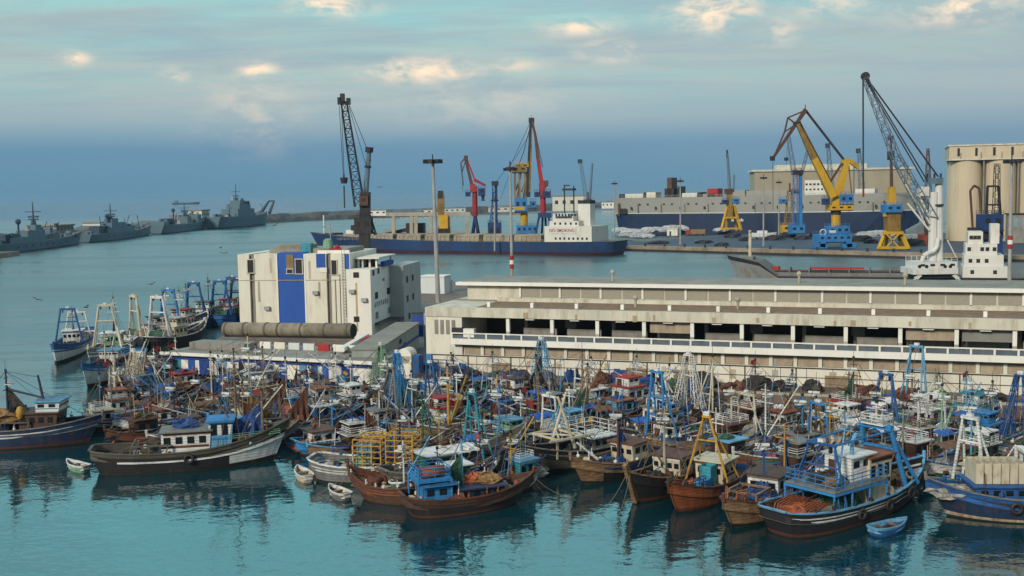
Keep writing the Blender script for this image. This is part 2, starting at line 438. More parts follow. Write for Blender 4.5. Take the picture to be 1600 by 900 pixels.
# ------------------------------------------------------------------ haze: the sea air, one even volume
if HAZE:
    hm = bpy.data.materials.new('sea haze'); hm.use_nodes = True
    n_ = hm.node_tree.nodes; n_.remove(n_['Principled BSDF'])
    pv = n_.new('ShaderNodeVolumePrincipled'); pv.inputs['Color'].default_value = (0.40, 0.66, 0.90, 1)
    pv.inputs['Density'].default_value = HAZE
    hm.node_tree.links.new(pv.outputs[0], n_['Material Output'].inputs['Volume'])
    hz = MB(); hz.span((-S_ - 60, -360, -3), (S_ + 60, S_ + 60, 74))
    struct(hz.build('haze', hm), 'stuff')
# ------------------------------------------------------------------ quays
M_CONC = mat('pale concrete', (0.42, 0.38, 0.30), var=0.2, dirt=0.35, dirtc=(0.18, 0.14, 0.10), scale=0.3, streak=3)
M_QUAY = mat('stained quay concrete', (0.17, 0.125, 0.095), var=0.35, dirt=0.5, dirtc=(0.06, 0.045, 0.035), scale=0.4)
M_ASPH = mat('worn asphalt', (0.085, 0.08, 0.092), var=0.25, dirt=0.35, dirtc=(0.05, 0.045, 0.045), scale=0.25)
M_CREAM = mat('cream render', (0.78, 0.745, 0.63), var=0.10, dirt=0.34, dirtc=(0.44, 0.36, 0.25), scale=0.25, streak=5)
M_CREAM2 = mat('weathered cream concrete', (0.66, 0.625, 0.51), var=0.16, dirt=0.42, dirtc=(0.30, 0.23, 0.14), scale=0.35, streak=5)
M_WHITEW = mat('whitewashed concrete', (0.86, 0.84, 0.77), var=0.06, dirt=0.2, dirtc=(0.45, 0.38, 0.28), scale=0.4, streak=4)
M_COOLW = mat('cool white render', (0.66, 0.70, 0.70), var=0.08, dirt=0.2, dirtc=(0.40, 0.38, 0.33), scale=0.3, streak=5)
M_LOUV = mat('brown louvre slats', (0.40, 0.32, 0.225), var=0.25, dirt=0.3, dirtc=(0.14, 0.10, 0.07), scale=0.8)
M_GREYP = mat('grey partition', (0.26, 0.25, 0.22), var=0.2, dirt=0.35, dirtc=(0.12, 0.10, 0.08), scale=0.5)
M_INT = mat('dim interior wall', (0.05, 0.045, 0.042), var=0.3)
M_BLUEW = mat('cobalt blue render', (0.012, 0.09, 0.42), var=0.14, dirt=0.2, dirtc=(0.02, 0.07, 0.27), scale=0.3, streak=4)
M_BLUED = mat('blue steel door', (0.01, 0.055, 0.30), var=0.25, dirt=0.3, dirtc=(0.03, 0.04, 0.10))
M_ROOFG = mat('grey gravel roof', (0.27, 0.25, 0.21), var=0.25, dirt=0.4, dirtc=(0.15, 0.12, 0.09), scale=0.3)
M_ROOFR = mat('rust stained gutter', (0.24, 0.14, 0.075), var=0.4, dirt=0.5, dirtc=(0.10, 0.06, 0.04), scale=0.7)
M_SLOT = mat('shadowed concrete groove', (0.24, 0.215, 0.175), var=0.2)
M_GALL = mat('dirty corrugated sheet', (0.28, 0.245, 0.18), var=0.25, dirt=0.5, dirtc=(0.12, 0.09, 0.06), scale=0.5)
M_STRAP = mat('dark gallery strap', (0.10, 0.085, 0.065), var=0.3)

YAW = RD(-20)
UX = Vector((math.cos(YAW), math.sin(YAW), 0)); BK = Vector((-math.sin(YAW), math.cos(YAW), 0))   # along the quay, and inland
H0 = P(667, 578, 1.5)                                             # hall's front left foot
QE = H0 - BK * 6.5                                                # a point of the quay edge
def qpt(k, b, z=0.0):
    p = QE + UX * k + BK * b; return Vector((p.x, p.y, z))
A_, B_, C_, D_, E_ = qpt(-37, 0), qpt(125, 0), qpt(125, 128), P(700, 440, 1.5), Vector((-52, 300, 0))
land = MB().prism([(p.x, p.y) for p in (A_, B_, C_, D_, E_)], -2.0, 1.5)
struct(land.build('quay', M_QUAY))
# road running inland between the sheds and the hall
g1, g2, g3, g4 = P(600, 592, 1.5), P(700, 592, 1.5), P(676, 476, 1.5), P(640, 476, 1.5)
rd = MB().prism([(p.x, p.y) for p in (g1, g2, g3, g4)], 1.4, 1.504)
struct(rd.build('road', M_ASPH))
kb = MB(); kb.bar(qpt(-37, 0.25, 1.6), qpt(125, 0.25, 1.6), 0.5, 0.25)
struct(kb.build('kerb', M_CONC))

# ------------------------------------------------------------------ fish market hall
hall = thing('market_hall', 'long cream two storey fish market hall with white balcony rail along the quay', 'building', (H0.x, H0.y, 0), YAW)
LH = 112.0; ZG, ZB, ZF, ZR = 1.5, 5.15, 8.75, 9.95
m = MB(); m.span((0, 0, ZG), (LH, 26, 3.75)); m.span((0, 0.35, 3.75), (LH, 26, ZB)); m.span((0, 0, 3.75), (5.2, 0.35, ZB))
m.build('lower_storey', M_CREAM, hall)
m = MB(); m.span((0, 0.0, ZB + .002), (5.2, 26, ZF)); m.build('end_bay', M_CREAM, hall)
blk('balcony_floor', M_CONC, hall, ((5.2 + LH) / 2, 4.6, ZB + .08), (LH - 5.2, 9, .16))
# clerestory under the balcony
k = 0; x = 5.4
while x < LH:
    blk('louvre_panel', M_LOUV, hall, (x + 1.2, 0.27, 4.48), (2.3, .12, 1.3))
    if x < 80: blk('pilaster', M_CREAM, hall, (x + 2.6, 0.17, 4.45), (.42, .34, 1.38))
    x += 2.85
# pipe line and posts on the lower wall
rod('pipe', M_DARK, hall, (0.1, -0.12, 3.66), (LH, -0.12, 3.66), .06)
rod('pipe', M_DARK, hall, (0.1, -0.10, 2.55), (LH, -0.10, 2.55), .035)
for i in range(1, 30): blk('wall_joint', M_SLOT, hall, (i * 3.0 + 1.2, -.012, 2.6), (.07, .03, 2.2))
for i in range(1, 16): rod('downpipe', M_DARK, hall, (i * 6.0, -0.10, 1.5), (i * 6.0, -0.10, 3.6), .06)
for i in (2, 5, 6, 9, 13): blk('wall_stain_panel', mat('bare brown brick panel', (0.27, 0.20, 0.12), var=.3, scale=1.5), hall, (i * 6.0 - 1.4, -0.03, 2.2), (2.6, .06, 1.3))
# balcony beam and railing
blk('balcony_beam', M_WHITEW, hall, ((4.0 + LH) / 2, -.55, 5.62), (LH - 4.0, .9, .78))
rl = MB(); rl.bar((4.0, -.95, 6.72), (LH, -.95, 6.72), .16, .14)
x = 4.05
while x < LH:
    rl.span((x, -1.02, 6.01), (x + .22, -.88, 6.65)); x += 2.42
rl.build('railing', M_WHITEW, hall)
gl = blk('rail_screen', mat('slate blue mesh screen', (0.10, 0.13, 0.16), var=.25), hall, ((4.1 + LH) / 2, -.86, 6.3), (LH - 4.2, .03, .52))
blk('stair_box', M_DARK, hall, (4.9, -.5, 6.9), (1.6, .8, .9)); blk('stair_box', M_WHITEW, hall, (6.5, -.5, 6.75), (1.5, .8, 1.1))
# upper floor: columns, partition, dark hall behind
for i in range(18):
    x = 11.6 + i * 6.0
    blk('column', M_WHITEW, hall, (x, .35, (6.95 + ZF) / 2), (.45, .5, ZF - 6.95))
    blk('column', M_CONC, hall, (x, .35, (ZB + .16 + 6.95) / 2), (.45, .5, 6.95 - ZB - .16))
    blk('partition', M_GREYP, hall, (x + 3.4, 3.2, 6.25), (4.6, .15, 1.75))
    blk('inner_column', M_CONC, hall, (x + .9, 5.0, 6.95), (.45, .45, 3.4))
    if i in (3, 8, 9, 12): blk('roller_shutter', M_LOUV if i != 9 else M_GREYP, hall, (x + 3.2, .9, 8.0), (5.2, .1, 1.5))
    blk('lamp', M_WHITEW, hall, (x + 3.0, .2, 8.6), (1.2, .2, .14))
    blk('stain_streak', mat('fascia run off stain', (.40, .32, .21), var=.35, streak=6), hall, (x + R.uniform(.5, 5), -.165, 9.3 - R.uniform(0, .25)), (R.uniform(.25, .7), .03, R.uniform(.5, 1.0)))
    blk('stain_streak', mat('wall run off stain', (.48, .41, .30), var=.35, streak=6), hall, (x + R.uniform(.5, 5), -.018, 3.0 - R.uniform(0, .4)), (R.uniform(.3, .8), .03, R.uniform(.7, 1.3)))
    if i % 2: blk('hoarding', M_GREYP, hall, (x + 1.2, 4.5, 7.75), (1.5, .2, 1.3))
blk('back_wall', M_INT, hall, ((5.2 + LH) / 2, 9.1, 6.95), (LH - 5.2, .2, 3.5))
# roof slab with its front fascia
blk('fascia', M_CREAM2, hall, (LH / 2, 13, (ZF + ZR) / 2), (LH, 26.3, ZR - ZF))
blk('gutter', M_ROOFR, hall, ((7 + LH) / 2, 4.6, ZR + .03), (LH - 7, 7.4, .06))
x = 8.6
while x < LH:
    blk('roof_stub', M_WHITEW, hall, (x, 1.3, ZR + .35), (.4, .5, .7)); x += 6.0
blk('roof_kerb', M_CREAM2, hall, ((7 + LH) / 2, 8.8, ZR + .28), (LH - 7, .5, .5))
blk('flat_roof', M_ROOFG, hall, (LH / 2, 9.8, ZR + .02), (LH - .6, 1.4, .04))
# slit windows of the end bay
for i in range(4):
    blk('slit_window', M_GREYP, hall, (1.55 + i * .82, -0.02, 7.35), (.52, .06, 1.9))
# set-back upper hall
SB = 11
up = MB(); up.span((1.6, SB, ZR), (LH, 22, 12.0)); up.build('upper_hall', M_CREAM2, hall)
x = 9.6; i = 0
while x < LH:
    blk('louvre_panel', mat('grey vertical louvres', (0.36, 0.33, 0.26), var=.2, scale=2.5, dirt=.3, dirtc=(.2, .16, .12), streak=.1), hall, (x + 1.42, SB - .03, 11.15), (2.7, .08, 1.5))
    if i % 2 == 0: blk('pilaster', M_WHITEW, hall, (x - .05, SB - .12, 11.15), (.28, .2, 1.55))
    x += 2.9; i += 1
blk('cornice', M_WHITEW, hall, ((.2 + LH) / 2, SB + 4.9, 12.23), (LH - .2, 11.8, .44))
blk('upper_roof', M_ROOFG, hall, ((.2 + LH) / 2, SB + 5.2, 12.49), (LH - .8, 10.6, .08))
for i, (x, y) in enumerate([(27.5, 4.5), (40.5, 4.5), (22, 14), (60, 13), (47, 14)]):
    v = MB(); v.tube((x, y, (ZR if y < 9 else 12.5)), (x, y, (ZR if y < 9 else 12.5) + 1.1), .18); v.ball((x, y, (ZR if y < 9 else 12.5) + 1.25), .36)
    v.build('roof_vent', M_CONC, hall)

# ------------------------------------------------------------------ ice factory
IY = 185.0
def at(px, py, Y, o):
    q = Q(px, py, Y); return q - Vector(o)
io = Q(375, 500, IY); io.z = 0
fac = thing('ice_factory', 'tall cream ice factory block with broad cobalt blue stripe and white office tower', 'building', io, RD(-9))
WF = 19.6; ZT = 15.3
m = MB()
SL = [(2.0, 2.9), (7.0, 11.6), (15.5, 16.3)]          # groove, blue bay, groove
xs = [0] + [v for s in SL for v in s] + [WF]
for a, b in zip(xs[0::2], xs[1::2]): m.span((a, 0, 1.5), (b, 16, ZT))
m.build('block', M_CREAM, fac)
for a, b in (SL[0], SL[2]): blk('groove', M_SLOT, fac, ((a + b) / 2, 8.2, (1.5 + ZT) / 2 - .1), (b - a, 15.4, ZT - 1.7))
blk('blue_bay', M_BLUEW, fac, ((7.0 + 11.6) / 2, 8.0, (1.5 + ZT) / 2 + .1), (4.596, 15.8, ZT - 1.5 + .2))
blk('white_edge', M_WHITEW, fac, (6.88, -.02, 8.3), (.24, .08, 13.6)); blk('white_edge', M_WHITEW, fac, (11.74, -.02, 8.3), (.24, .08, 13.6))
M_OPEN = mat('dark opening', (0.012, 0.011, 0.012), var=.2)
def opening(x, z, w, h, mm=None, y=-.03):
    if mm is None: [blk('frame', M_CREAM2, fac, (x + dx, y - .05, z + dz), d) for dx, dz, d in ((0, h / 2, (w + .2, .14, .14)), (0, -h / 2, (w + .3, .2, .12)), (-w / 2, 0, (.12, .14, h)), (w / 2, 0, (.12, .14, h)))]
    return blk('opening', mm or M_OPEN, fac, (x, y, z), (w, .1, h))
opening(2.3, 13.3, 1.2, 2.3); opening(9.2, 13.9, 1.25, 2.6, mat('ochre shutter', (0.24, 0.17, 0.07), var=.25), .04); opening(9.15, 12.4, 1.1, .8, None, .03)
opening(10.75, 13.2, 1.25, 2.5, None, .05); opening(16.9, 13.0, 1.0, 2.5)
opening(14.6, 14.15, 1.55, 2.3, M_BLUEW); opening(15.0, 12.6, 1.2, .8, M_WHITEW)
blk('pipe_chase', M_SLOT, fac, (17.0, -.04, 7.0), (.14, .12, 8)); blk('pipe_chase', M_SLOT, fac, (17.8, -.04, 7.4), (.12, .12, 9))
blk('joint', mat('weathered joint', (.40, .32, .22)), fac, (WF / 2, -.015, 10.9), (WF - .1, .04, .12))
blk('corner_panel', M_BLUEW, fac, (19.1, -.03, 14.0), (.75, .1, 2.5))
m = MB(); m.prism([(4.5, 3), (18.5, 3), (18.5, 12), (5.5, 12)], ZT + .004, ZT + .75); m.build('roof_deck', M_ROOFG, fac)
blk('roof_hut', M_GALL, fac, (8.5, 5.5, ZT + 1.05), (6, 4, .6)); blk('roof_hut', PAL['turquoise'], fac, (11.2, 3.2, ZT + .8), (1.7, 1.5, 1.6))
blk('parapet', M_WHITEW, fac, (16.5, 1.2, ZT + .25), (5.5, .5, .5))
t_ = MB(); t_.tube((14.6, 4, ZT + .7), (14.6, 4, ZT + 2.0), .95, .8, 12); t_.ball((14.6, 4, ZT + 2.0), .8, 10, sz=.5); t_.build('roof_tank', PAL['pale green'], fac)
a_ = MB(); a_.tube((14.9, 4.6, ZT + .7), (14.9, 4.6, ZT + 5.2), .07); a_.bar((14.3, 4.6, ZT + 4.4), (15.5, 4.6, ZT + 4.4), .08); a_.ball((14.9, 4.6, ZT + 3.3), .35); a_.build('roof_mast', M_GALV, fac)
r_ = MB(); r_.ball((16.4, 3.4, ZT + .85), .5); r_.box((16.2, 3.4, ZT + .5), (2, 1.2, .5)); r_.build('roof_plant', PAL['red'], fac)
# white office tower on its right
tw = MB(); tw.span((19.62, -2.2, 1.5), (23.7, 14, 12.75)); tw.build('tower', M_WHITEW, fac)
tw2 = MB(); tw2.span((23.71, 9.5, 1.5), (26.2, 22, 12.6)); tw2.build('rear_block', mat('grey shaded render', (.40, .42, .41), var=.12, dirt=.3, dirtc=(.24, .23, .2), streak=5), fac)  # rear block's shade is put into this grey colour
for x, z, w_, h_ in [(21.3, 11.9, .95, .9), (21.3, 4.6, .65, .9), (21.0, 4.6, .6, .9)]: blk('window', M_OPEN, fac, (x, -2.22, z), (w_, .1, h_))
for y, z, w_, h_ in [(-.4, 12.1, 1.0, .9), (2.6, 12.2, 1.0, .9), (1, 8.2, 1.6, 1.1), (8.5, 8.3, 1.8, 1.1), (1, 4.9, 1.5, 1.1), (8.7, 4.9, 1.4, 1.0), (5.6, 10.6, 1.3, .2), (5.6, 10.3, 1.3, .1)]:
    blk('window', M_OPEN if z != 4.9 else M_GREYP, fac, (23.72, y, z), (.08, w_, h_))
for y, z in [(12, 10.0), (16, 10.0), (12, 6.6), (16, 6.6), (13, 3.4)]: blk('window', M_OPEN, fac, (26.22, y, z), (.08, 1.1, 1.1))
# faded wall lettering, unreadable in the photograph: weathered upright strokes
lt = MB(); q = random.Random(4)
for i in range(7):
    y0 = -.2 + i * 1.25
    for j in range(2): lt.span((23.7, y0 + j * .55, 6.3), (23.73, y0 + j * .55 + .16, 7.15))
    lt.span((23.7, y0 + .1, q.choice((6.3, 6.65, 6.99))), (23.735, y0 + .65, q.choice((7.0, 7.12)) if i % 2 else 6.82))
lt.build('lettering', mat('faded grey lettering', (.17, .22, .24)), fac)
rs = mat('rust run', (.50, .36, .20), var=.2)
blk('rust_streak', rs, fac, (21.25, -2.215, 6.6), (.3, .04, 8.0))
for x, z in ((20.6, 9.2), (22.6, 7.8), (5.0, 6.2), (13.6, 8.8)): blk('cooling_unit', M_GALV, fac, (x, -2.5 if x > 19 else -.3, z), (.9, .5, .6))
ld = MB()
for x in (18.3, 18.75): ld.bar((x, -.18, 2), (x, -.18, ZT + .6), .06)
for k in range(26): ld.bar((18.3, -.18, 2.2 + k * .52), (18.75, -.18, 2.2 + k * .52), .05)
ld.build('ladder', M_GALV, fac)
for x, z, h in ((3.6, 9.0, 3.5), (5.8, 13.4, 2.6), (12.6, 12.6, 3.0), (14.2, 9.2, 2.8), (18.9, 7.2, 5)): blk('stain_streak', mat('wall water stain', (.47, .40, .29), var=.3, streak=6), fac, (x, -.012, z), (.35, .03, h))
# pergola on the tower top
for x, y in [(20.2, 3), (20.9, 3), (22, 3.5), (23.3, 3), (23.3, 12), (20.2, 12)]: blk('pergola_post', M_WHITEW, fac, (x, y, 13.5), (.3, .3, 1.5))
blk('pergola_roof', M_CREAM, fac, (21.7, 7.5, 14.37), (4.6, 11, .25)); blk('plant_unit', M_DARK, fac, (21.8, 5.5, 13.4), (1.6, 1.6, 1.2)); blk('corner_box', M_BLUED, fac, (23.9, 7.5, 13.2), (.7, 6, .8))
blk('canopy', M_DARK, fac, (25, 4, 3.6), (3.0, 9, .25))

# ------------------------------------------------------------------ quay shed with the round gallery on top
S0 = P(262, 582, 1.5)
shed = thing('quay_shed', 'low white and blue quay shed with a row of blue doors below the ice factory', 'building', (S0.x, S0.y, 0), RD(-22))
LS = 31.5
m = MB(); m.span((0, 0, 1.5), (LS, 10, 4.05)); m.build('wall', M_WHITEW, shed)
blk('roof_slab', M_ROOFG, shed, (LS / 2, 4.8, 4.17), (LS + .8, 11.2, .24)); blk('fascia', M_WHITEW, shed, (LS / 2, -.86, 4.25), (LS + .9, .12, .42)); blk('blue_band', M_BLUED, shed, (LS / 2, -.10, 3.62), (LS, .16, .32))
q = random.Random(9); x = 1.2
while x < LS - 1:
    w_ = q.choice((.9, 1.1, 1.6)); blk('door', q.choice((M_BLUED, M_BLUEW, M_OPEN, PAL['pale blue'], PAL['turquoise'])), shed, (x + w_ / 2, -.03, 2.5), (w_, .1, 1.95)); x += w_ + q.choice((.7, 1.2, 1.9))
for i in range(9):
    blk('roof_bay', q.choice((M_WHITEW, M_COOLW, M_CREAM, PAL['red'], M_OPEN)), shed, (9 + i * 2.3, 6.6, 4.75), (1.7, .3, .9))
blk('side_extension', M_GREYP, shed, (5.5, 5, 4.75), (9, 3, .9))
# round conveyor gallery
g0 = Q(352, 514, 168); g1 = Q(552, 516.5, 160)
gal = thing('conveyor_gallery', 'brown half round conveyor gallery lying along the roof of the quay shed', 'conveyor gallery', (g0.x, g0.y, g0.z))
v1 = g1 - g0; m = MB(); m.tube((0, 0, 0), v1, 1.05, n=20); m.build('gallery_tube', M_GALL, gal, smooth=True)
for t in (0.02, .17, .34, .44, .62, .80, .97):
    c = v1 * t; b = MB(); b.tube(c - v1.normalized() * .12, c + v1.normalized() * .12, 1.12, n=20); b.build('strap', M_STRAP, gal)
b = MB(); b.tube(v1 * .999, v1 * 1.004, 1.0, n=20); b.build('open_end', M_OPEN, gal)
for t in (.08, .22, .36, .5, .64, .78, .92):
    c = v1 * t; blk('support', M_DARK, gal, (c.x, c.y, (4.3 - g0.z + c.z - 1) / 2), (.35, .8, abs(4.3 - g0.z - c.z + 1)))
bm_ = MB(); bm_.bar((0, 0, -1.12), v1 + Vector((0, 0, -1.12)), .5, .16); bm_.build('bed_beam', M_DARK, gal)

# workshop along the road, right of the shed
W0 = P(592, 592, 1.5); W1 = P(655, 543, 1.5)
dv = W1 - W0; wy = math.atan2(dv.y, dv.x)
ws = thing('workshop', 'grey corrugated workshop with blue dado beside the road between shed and hall', 'building', (W0.x, W0.y, 0), wy)
LW = dv.length
m = MB(); m.span((0, 0, 1.5), (LW, 3.4, 5.2)); m.build('wall', mat('pale corrugated sheet', (.30, .33, .32), var=.2, scale=2.0, streak=6, dirt=.3, dirtc=(.22, .2, .17)), ws)
blk('dado', M_BLUED, ws, (LW / 2, -.04, 3.4), (LW, .08, .35)); blk('door', M_BLUED, ws, (LW * .42, -.06, 2.55), (2.0, .1, 2.1)); blk('door', M_BLUEW, ws, (LW * .60, -.06, 2.7), (1.4, .1, 2.3))
blk('roof', M_ROOFG, ws, (LW / 2, 1.7, 5.32), (LW + .3, 3.8, .24)); blk('window', M_OPEN, ws, (LW * .5, -.05, 4.4), (1.3, .1, .6))
blk('roof_lip', M_WHITEW, ws, (LW * .35, 5.5, 4.9), (LW * .5, .8, .5))
rdm = MB(); rdm.tube((0, 0, 0), (0, 2.0, 0), .95, n=14); c = P(577, 541, 4.3)
tag(rdm.build('tank', PAL['red'], None, loc=Q(575, 537, 150)), 'round red tank on the roof at the right end of the quay shed', 'tank')
# blue gate and kiosk, bollard huts at the road mouth
gp = P(651, 541, 1.5)
gate = thing('gate', 'tall dark blue sheet gate standing across the road beside the hall', 'gate', gp, RD(-10))
blk('gate_leaf', M_BLUED, gate, (.3, 0, 3.2), (1.7, .15, 3.4)); blk('gate_frame', M_DARK, gate, (.3, 0.2, 5.1), (2.0, .2, .3)); blk('gate_post', M_GALV, gate, (1.4, 0, 2.6), (.25, .3, 5.2))
kp = P(637, 590, 1.5)
ki = thing('kiosk', 'small cream kiosk with rounded top and blue side at the road mouth', 'kiosk', kp, YAW)
m = MB(); m.prism([(-1, -.9), (1, -.9), (1, .9), (-1, .9)], 0, 2.9); m.build('wall', M_CREAM, ki); m = MB(); m.tube((0, -.9, 2.9), (0, .9, 2.9), 1.0, n=16); m.build('roof', M_CREAM, ki); blk('door', PAL['blue'], ki, (1.5, 0, 1.5), (.9, 1.4, 3.0))
fp = P(672, 592, 1.5)
fn = thing('fence', 'blue pipe fence panel at the left corner of the market hall', 'fence', fp, YAW)
blk('post', PAL['bright blue'], fn, (0, 0, 1.6), (.7, .5, 3.2))
f_ = MB()
for z in (.2, 1.4, 2.5): f_.bar((.3, 0, z), (3.4, 0, z), .1)
for x in (1.2, 2.3, 3.4): f_.bar((x, 0, .0), (x, 0, 2.5), .1)
f_.build('rails', PAL['blue'], fn)
# white walled yard behind the road
yd = P(672, 456, 1.5)
yw = thing('yard_wall', 'white yard wall with gatehouse behind the road left of the hall roof', 'wall', yd, YAW)
blk('wall', M_WHITEW, yw, (-2, 0, 1.5), (16, .4, 3.0)); blk('gatehouse', M_COOLW, yw, (2.5, -2, 2.0), (6, 4, 4.0)); blk('roof', M_WHITEW, yw, (2.5, -2, 4.1), (6.4, 4.4, .25))

# ------------------------------------------------------------------ tall floodlight masts
def flood_mast(px0, py0, px1, py1, Y, label, band=False, r=.32, heads=6, group='floodlight masts'):
    b, t = Q(px0, py0, Y), Q(px1, py1, Y)
    b = b + (b - t) * ((b.z - 1.5) / (t.z - b.z)) if abs(t.z - b.z) > 1e-6 else b
    th = thing('floodlight_mast', label, 'floodlight mast', b, 0, group)
    v = t - b
    m = MB(); m.tube((0, 0, 0), v, r * 1.25, r * .75, 10); m.build('pole', M_GALV, th)
    hd = MB(); hd.tube(v - Vector((0, 0, .5)), v + Vector((0, 0, .1)), r * 3.2, n=10); hd.tube(v, v + Vector((0, 0, 1.2)), .12); hf = hd.build('head_frame', M_DARK, th)
    for k in range(heads):
        a = 2 * math.pi * k / heads + .3
        blk('floodlight', M_DARK, hf, v + Vector((math.cos(a) * r * 3.8, math.sin(a) * r * 3.8, -.3)), (r * 2.2, r * 2.2, r * 2.0), a)
    if band:
        c = v * band; n = v.normalized()
        for j, mm in enumerate((PAL['red'], M_WHITEW, PAL['red'])):
            s = MB(); s.tube(c + n * (j * .8), c + n * (j * .8 + .78), r * 1.5, n=10); s.build('band', mm, th)
    return th
flood_mast(684, 455, 676, 250, 235, 'leaning grey floodlight mast rising behind the road and yard wall', r=.42)
flood_mast(800, 430, 797, 262, 205, 'thin floodlight mast with red and white band behind the left end of hall roof', band=.33, r=.26, heads=4)
flood_mast(1577, 440, 1581, 250, 200, 'floodlight mast with red and white band in front of the pale silos', band=.42, r=.3)
# ------------------------------------------------------------------ hull lofter, for boats and ships alike
class Hull:
    def __init__(s, L, B, h, bow=1.2, sr=.3, rake=1.6, srake=.6, tr=.62, bul=.8, draft=.6, fore=.5, n=15, step=None):
        s.step = step
        s.L, s.B, s.h, s.bow, s.sr, s.rake, s.srake, s.tr, s.bul, s.draft, s.fore, s.n = L, B, h, bow, sr, rake, srake, tr, bul, draft, fore, n
        s.ts = [0.5 - 0.5 * math.cos(math.pi * i / n) for i in range(n + 1)]
    def zr(s, t):
        if s.step: return s.h + s.step[1] * min(1, max(0, (t - s.step[0]) / s.step[2])) + s.bow * max(0, (t - .8) / .2) ** 2
        return s.h + s.bow * max(0, (t - .38) / .62) ** 2.2 + s.sr * max(0, (.4 - t) / .4) ** 2
    def rail(s, t):
        a = 1.0
        if t < .3: a = s.tr + (1 - s.tr) * math.sqrt(max(0, 1 - (1 - t / .3) ** 2))
        elif t > s.fore: a = max(0.012, 1 - ((t - s.fore) / (1 - s.fore)) ** 2.3)
        return s.B / 2 * a
    def wl(s, t):
        a = .9
        if t < .3: a = .9 * (s.tr * .55 + (1 - s.tr * .55) * math.sqrt(max(0, 1 - (1 - t / .3) ** 2)))
        elif t > s.fore - .08: a = max(0.012, .9 * (1 - ((t - s.fore + .08) / (1.08 - s.fore)) ** 1.7))
        return s.B / 2 * a
    def x(s, t, f):
        x = -s.L / 2 + s.L * t
        g = 1 - max(0, f)
        if t > .55: x -= g * s.rake * ((t - .55) / .45) ** 2
        if t < .3: x += g * s.srake * ((.3 - t) / .3) ** 2
        return x
    def pt(s, t, f, side):
        if f < 0: return (s.x(t, 0), side * s.wl(t) * (1 + .5 * f), f * s.draft)
        y = s.wl(t) + (s.rail(t) - s.wl(t)) * f ** .75
        return (s.x(t, f), side * y, f * s.zr(t))
    def t_of(s, x): return min(1, max(0, (x + s.L / 2) / s.L))
    def zd(s, x): return s.zr(s.t_of(x)) - s.bul
    def hb(s, x): return s.rail(s.t_of(x)) - .14
    def shell(s, bands, patch=None, thick=.12):
        """bands: (upper limit, material index); patch: (t0, f0, f1, index)"""
        m = MB(); fs = [-1, 0] + [b[0] for b in bands]
        if bands[0][0] > 0.5: fs = [-1, 0, .5] + [b[0] for b in bands]
        nf = len(fs)
        def idx(t, f):
            if patch and t > patch[0] + (patch[4] * (f - patch[1]) if len(patch) > 4 else 0) and patch[1] <= f <= patch[2]: return patch[3]
            for lim, i in bands:
                if f <= lim: return i
            return bands[-1][1]
        for side in (1, -1):
            vs = [s.pt(t, f, side) for t in s.ts for f in fs]; fa = []
            for i in range(s.n):
                for j in range(nf - 1):
                    a, b, c, d = i * nf + j, (i + 1) * nf + j, (i + 1) * nf + j + 1, i * nf + j + 1
                    q = (a, b, c, d) if side < 0 else (d, c, b, a)
                    m.add([vs[k] for k in q], [(0, 1, 2, 3)], idx((s.ts[i] + s.ts[i + 1]) / 2, (fs[j] + fs[j + 1]) / 2))
        for j in range(nf - 1):
            m.add([s.pt(0, fs[j], 1), s.pt(0, fs[j], -1), s.pt(0, fs[j + 1], -1), s.pt(0, fs[j + 1], 1)], [(3, 2, 1, 0)], idx(0, (fs[j] + fs[j + 1]) / 2))
        if s.bul > 0.05:
            top = bands[-1][1]
            def inn(t, dz, side):
                p = s.pt(t, 1, side); return (p[0] * (1 - thick / s.L), side * max(.005, abs(p[1]) - thick), p[2] - dz)
            for side in (1, -1):
                for i in range(s.n):
                    t0, t1 = s.ts[i], s.ts[i + 1]
                    m.add([inn(t0, 0, side), inn(t1, 0, side), inn(t1, s.bul + .05, side), inn(t0, s.bul + .05, side)], [(0, 1, 2, 3) if side > 0 else (3, 2, 1, 0)], top)
            m.add([inn(0, 0, 1), inn(0, 0, -1), inn(0, s.bul + .05, -1), inn(0, s.bul + .05, 1)], [(0, 1, 2, 3)], top)
        return m
    def deck(s):
        m = MB(); vs = []
        for t in s.ts:
            p = s.pt(t, 1, 1); y = max(.005, p[1] - .1 if s.bul > .05 else p[1])
            vs += [(p[0], y, p[2] - s.bul), (p[0], -y, p[2] - s.bul)]
        m.add(vs, [(2 * i + 1, 2 * i + 3, 2 * i + 2, 2 * i) for i in range(s.n)]); return m
    def cap(s, w=.26, th=.1):
        m = MB()
        for side in (1, -1):
            for i in range(s.n):
                a, b = s.pt(s.ts[i], 1, side), s.pt(s.ts[i + 1], 1, side)
                a2 = (a[0], side * max(.01, abs(a[1]) - w * .55), a[2]); b2 = (b[0], side * max(.01, abs(b[1]) - w * .55), b[2])
                a1 = (a[0], side * (abs(a[1]) + w * .35), a[2]); b1 = (b[0], side * (abs(b[1]) + w * .35), b[2])
                up = lambda p: (p[0], p[1], p[2] + th)
                fl = side < 0
                for q in ((up(a1), up(b1), up(b2), up(a2)), (a1, b1, up(b1), up(a1)), (up(a2), up(b2), b2, a2), (a1, a2, b2, b1)):
                    m.add(q, [(0, 1, 2, 3) if not fl else (3, 2, 1, 0)])
        a, b = s.pt(0, 1, 1), s.pt(0, 1, -1)
        m.bar((a[0], a[1], a[2] + th / 2), (b[0], b[1], b[2] + th / 2), w, th)
        return m
